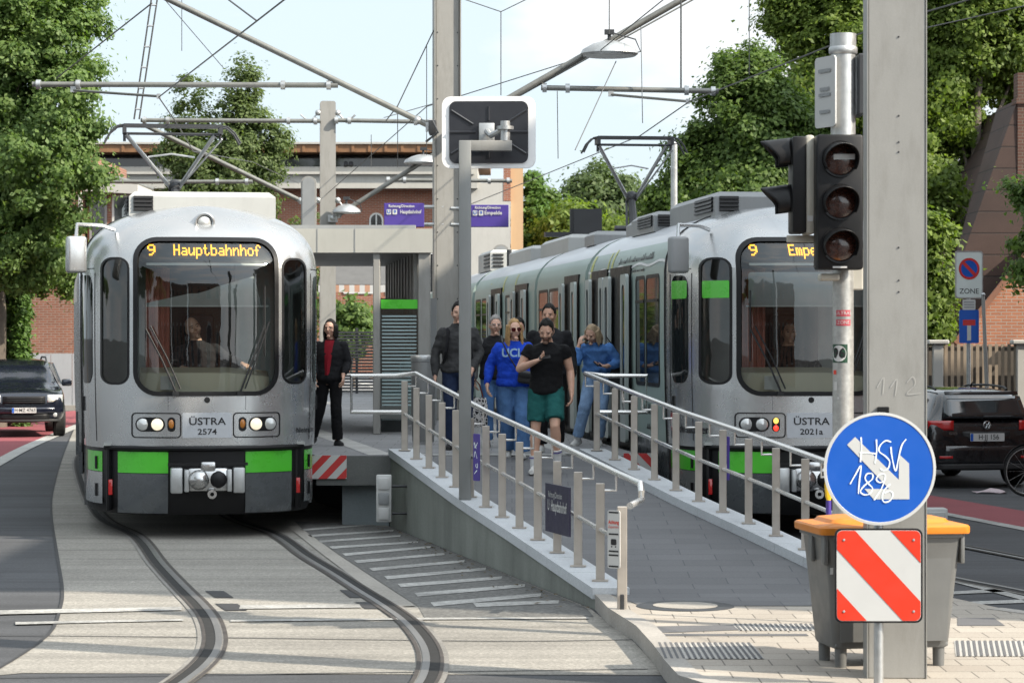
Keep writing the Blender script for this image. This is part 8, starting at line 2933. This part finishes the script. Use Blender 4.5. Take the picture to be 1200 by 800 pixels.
for s in (-1, 1):
    lo_, hi_ = sorted((s * 0.50, s * 0.84))
    hl_ = fp_('headlight', lo_, hi_, 0.77, 0.93, M_lens, -0.035, 6)
    MB().lathe([(0.06, 0), (0.04, 0.02), (0, 0.025)], facing(fx(s * 0.62, 0.85) + V((0, -0.045, 0))), 16, False).build('bulb', M_lampon, hl_)
    MB().lathe([(0.055, 0), (0.03, 0.02), (0, 0.02)], facing(fx(s * 0.66, 0.50) + V((0, -0.04, 0))), 14, False).build('fog_lamp', M_lens, suv)
    MB().box((s * 1.02, 1.45, 1.17), (0.22, 0.12, 0.16), None, 0.04).build('wing_mirror', M_cardark, suv)
    MB().tube([(s * 0.60, 1.95, 1.67), (s * 0.60, 2.1, 1.73), (s * 0.60, 3.5, 1.73), (s * 0.60, 3.8, 1.67)], 0.02, 6).build('roof_rail', M_carplastic, suv)
    for yv in (0.95, 3.70): wheel(suv, s * 0.82, yv, 0.36, 0.24, s)
    for (y0, y1) in ((1.72, 2.55), (2.62, 3.45)):
        o_ = MB()
        o_.f([o_.v(V((s * (0.925 - (z - 1.1) * 0.36), y, z))) for y, z in ((y0 - 0.2, 1.14), (y1, 1.14), (y1, 1.60), (y0 + 0.15, 1.60))])
        o_ = o_.build('side_window', M_carglass, suv, 0)
        bake(o_, [('SOLIDIFY', dict(thickness=0.03, offset=0))])
plate(suv, 'H·MZ 4763', 0.0, -0.10, 0.60, 0, 0.52)
# bicycle at the right edge
g0 = P(1192, 580, 35.5)
bike = thing('bicycle', 'dark bicycle standing by the right frame edge before the estate car', 'bicycle', (TX(1203, 35.2), 35.2, 0), R(-72))
for yv in (0.0, 1.03):
    w_ = MB()
    ring = [V((0, yv + 0.335 * math.cos(2 * PI * k / 36), 0.35 + 0.335 * math.sin(2 * PI * k / 36))) for k in range(37)]
    w_.tube(ring, 0.017, 6, False)
    wh = w_.build('wheel', M_tyre, bike)
    w_ = MB()
    ring = [V((0, yv + 0.312 * math.cos(2 * PI * k / 36), 0.35 + 0.312 * math.sin(2 * PI * k / 36))) for k in range(37)]
    w_.tube(ring, 0.009, 5, False)
    for k in range(14):
        a = 2 * PI * k / 14
        w_.tube([(0.0, yv, 0.35), (0, yv + 0.31 * math.cos(a), 0.35 + 0.31 * math.sin(a))], 0.0018, 4)
    w_.build('rim', M_galv, wh)
    w_ = MB()
    w_.tube([V((0, yv + 0.365 * math.cos(a), 0.35 + 0.365 * math.sin(a))) for a in [R(20 + 9 * k) for k in range(17)]], 0.022, 6, True, 0.4)
    w_.build('mudguard', M_tblack, bike)
w_ = MB()
for a_, b_ in (((0, 0.0, 0.35), (0, 0.42, 0.30)), ((0, 0.42, 0.30), (0, 0.30, 0.82)), ((0, 0.30, 0.78), (0, 0.88, 0.80)), ((0, 0.42, 0.30), (0, 0.90, 0.70)), ((0, 0.0, 0.35), (0, 0.31, 0.76)), ((0, 0.87, 0.86), (0, 1.03, 0.35))):
    w_.tube([a_, b_], 0.016, 8)
w_.build('frame', M_tblack, bike)
MB().tube([(-0.28, 0.72, 1.02), (-0.15, 0.85, 1.02), (0, 0.86, 0.98), (0.15, 0.85, 1.02), (0.28, 0.72, 1.02)], 0.013, 8).tube([(0, 0.86, 0.98), (0, 0.87, 0.84)], 0.014, 8).build('handlebar', M_galv, bike)
MB().ball((0, 0.26, 0.93), (0.08, 0.14, 0.035)).cyl((0, 0.30, 0.80), (0, 0.27, 0.92), 0.013).build('saddle', M_tblack, bike)
MB().cyl((-0.02, 0.42, 0.30), (0.02, 0.42, 0.30), 0.09, None, 24).tube([(0.05, 0.42, 0.30), (0.08, 0.55, 0.20), (0.16, 0.55, 0.20)], 0.01, 6).build('crank', M_galv, bike)
# crumpled paper on the pavement
g0 = G(1160, 578)
pa = MB()
rg = random.Random(2)
rows = []
for j in range(4):
    rows.append([pa.v((-0.22 + 0.11 * i + rg.uniform(-.02, .02), -0.1 + 0.07 * j + rg.uniform(-.02, .02), max(0.012, 0.05 * math.sin(i * 0.8) * math.sin(j) + rg.uniform(0, .04)))) for i in range(5)])
pa.strip(rows, False, False)
o_ = pa.build('paper_litter', mat("litter_paper", (0.50, 0.42, 0.44), 0.8, var=0.25, scale=9))
o_.location = (g0.x, g0.y, 0)
bake(o_, [('SOLIDIFY', dict(thickness=0.004))])
tag(o_, 'crumpled pale paper lying on the road behind the black car', 'litter')
# grey box standing beyond the bin on the right
g0 = G(1094, 602)
t = thing('cable_box', 'small grey cable box seen beside the bin lid and near mast', 'cabinet', (TX(1094, 27.5), 27.5, 0), 0)
MB().box((0, 0, 0.18), (0.28, 0.2, 0.36), None, 0.02).build('housing', M_container, t, 30)
MB().box((0, -0.105, 0.18), (0.22, 0.012, 0.28), None, 0.004, 1).build('door', M_container, t, 0)
# dry leaves and crumbs gathered along the foot of the ramp wall
rg = random.Random(12)
b = MB()
for k in range(150):
    y = rg.uniform(20.6, 29.2)
    x = lx(y) - abs(rg.gauss(0, 0.16)) - 0.03
    s = rg.uniform(0.008, 0.032)
    a = rg.uniform(0, 6.28)
    pts = [V((x + s * math.cos(a + q) * e, y + s * math.sin(a + q) * e, 0.016 + rg.uniform(0, 0.012))) for q, e in ((0, 1), (1.6, 0.6), (3.1, 1), (4.7, 0.6))]
    b.f([b.v(p) for p in pts])
o_ = b.build('leaf_litter', mat("dry_leaf", (0.085, 0.062, 0.035), 0.9, var=0.5, scale=7), None, 0)
tag(o_, 'dry leaves and crumbs lying along the foot of the ramp wall', 'litter', None, 'stuff')
# ------------------------------------------------------------- groups of repeats
GROUPS = dict(mast='masts along the platform', hanging_lamp='disc lamps hung over the tracks', direction_sign='indigo direction signs over the platform',
              warning_plate='striped plates on the platform end', ramp_railing='railings along the ramp', ramp_wall='walls along the ramp', tram='trams at the stop',
              registration_tube='level tubes of the overhead line', cantilever_tube='slanting tubes of the overhead line', steady_arm='steady arms of the overhead line',
              hanger_wire='thin wires of the overhead line', contact_wire='contact wires over the tracks', conifer='clipped conifer columns', tree='trees around the stop',
              person='people at the tram stop', signal_board='rounded signal boards', railing_board='narrow boards on the railings', street_house='houses behind the viewpoint', phone='phones in hands')
for o_ in list(scene.objects):
    k_ = o_.name.split('.')[0]
    if o_.parent is None and k_ in GROUPS: o_['group'] = GROUPS[k_]
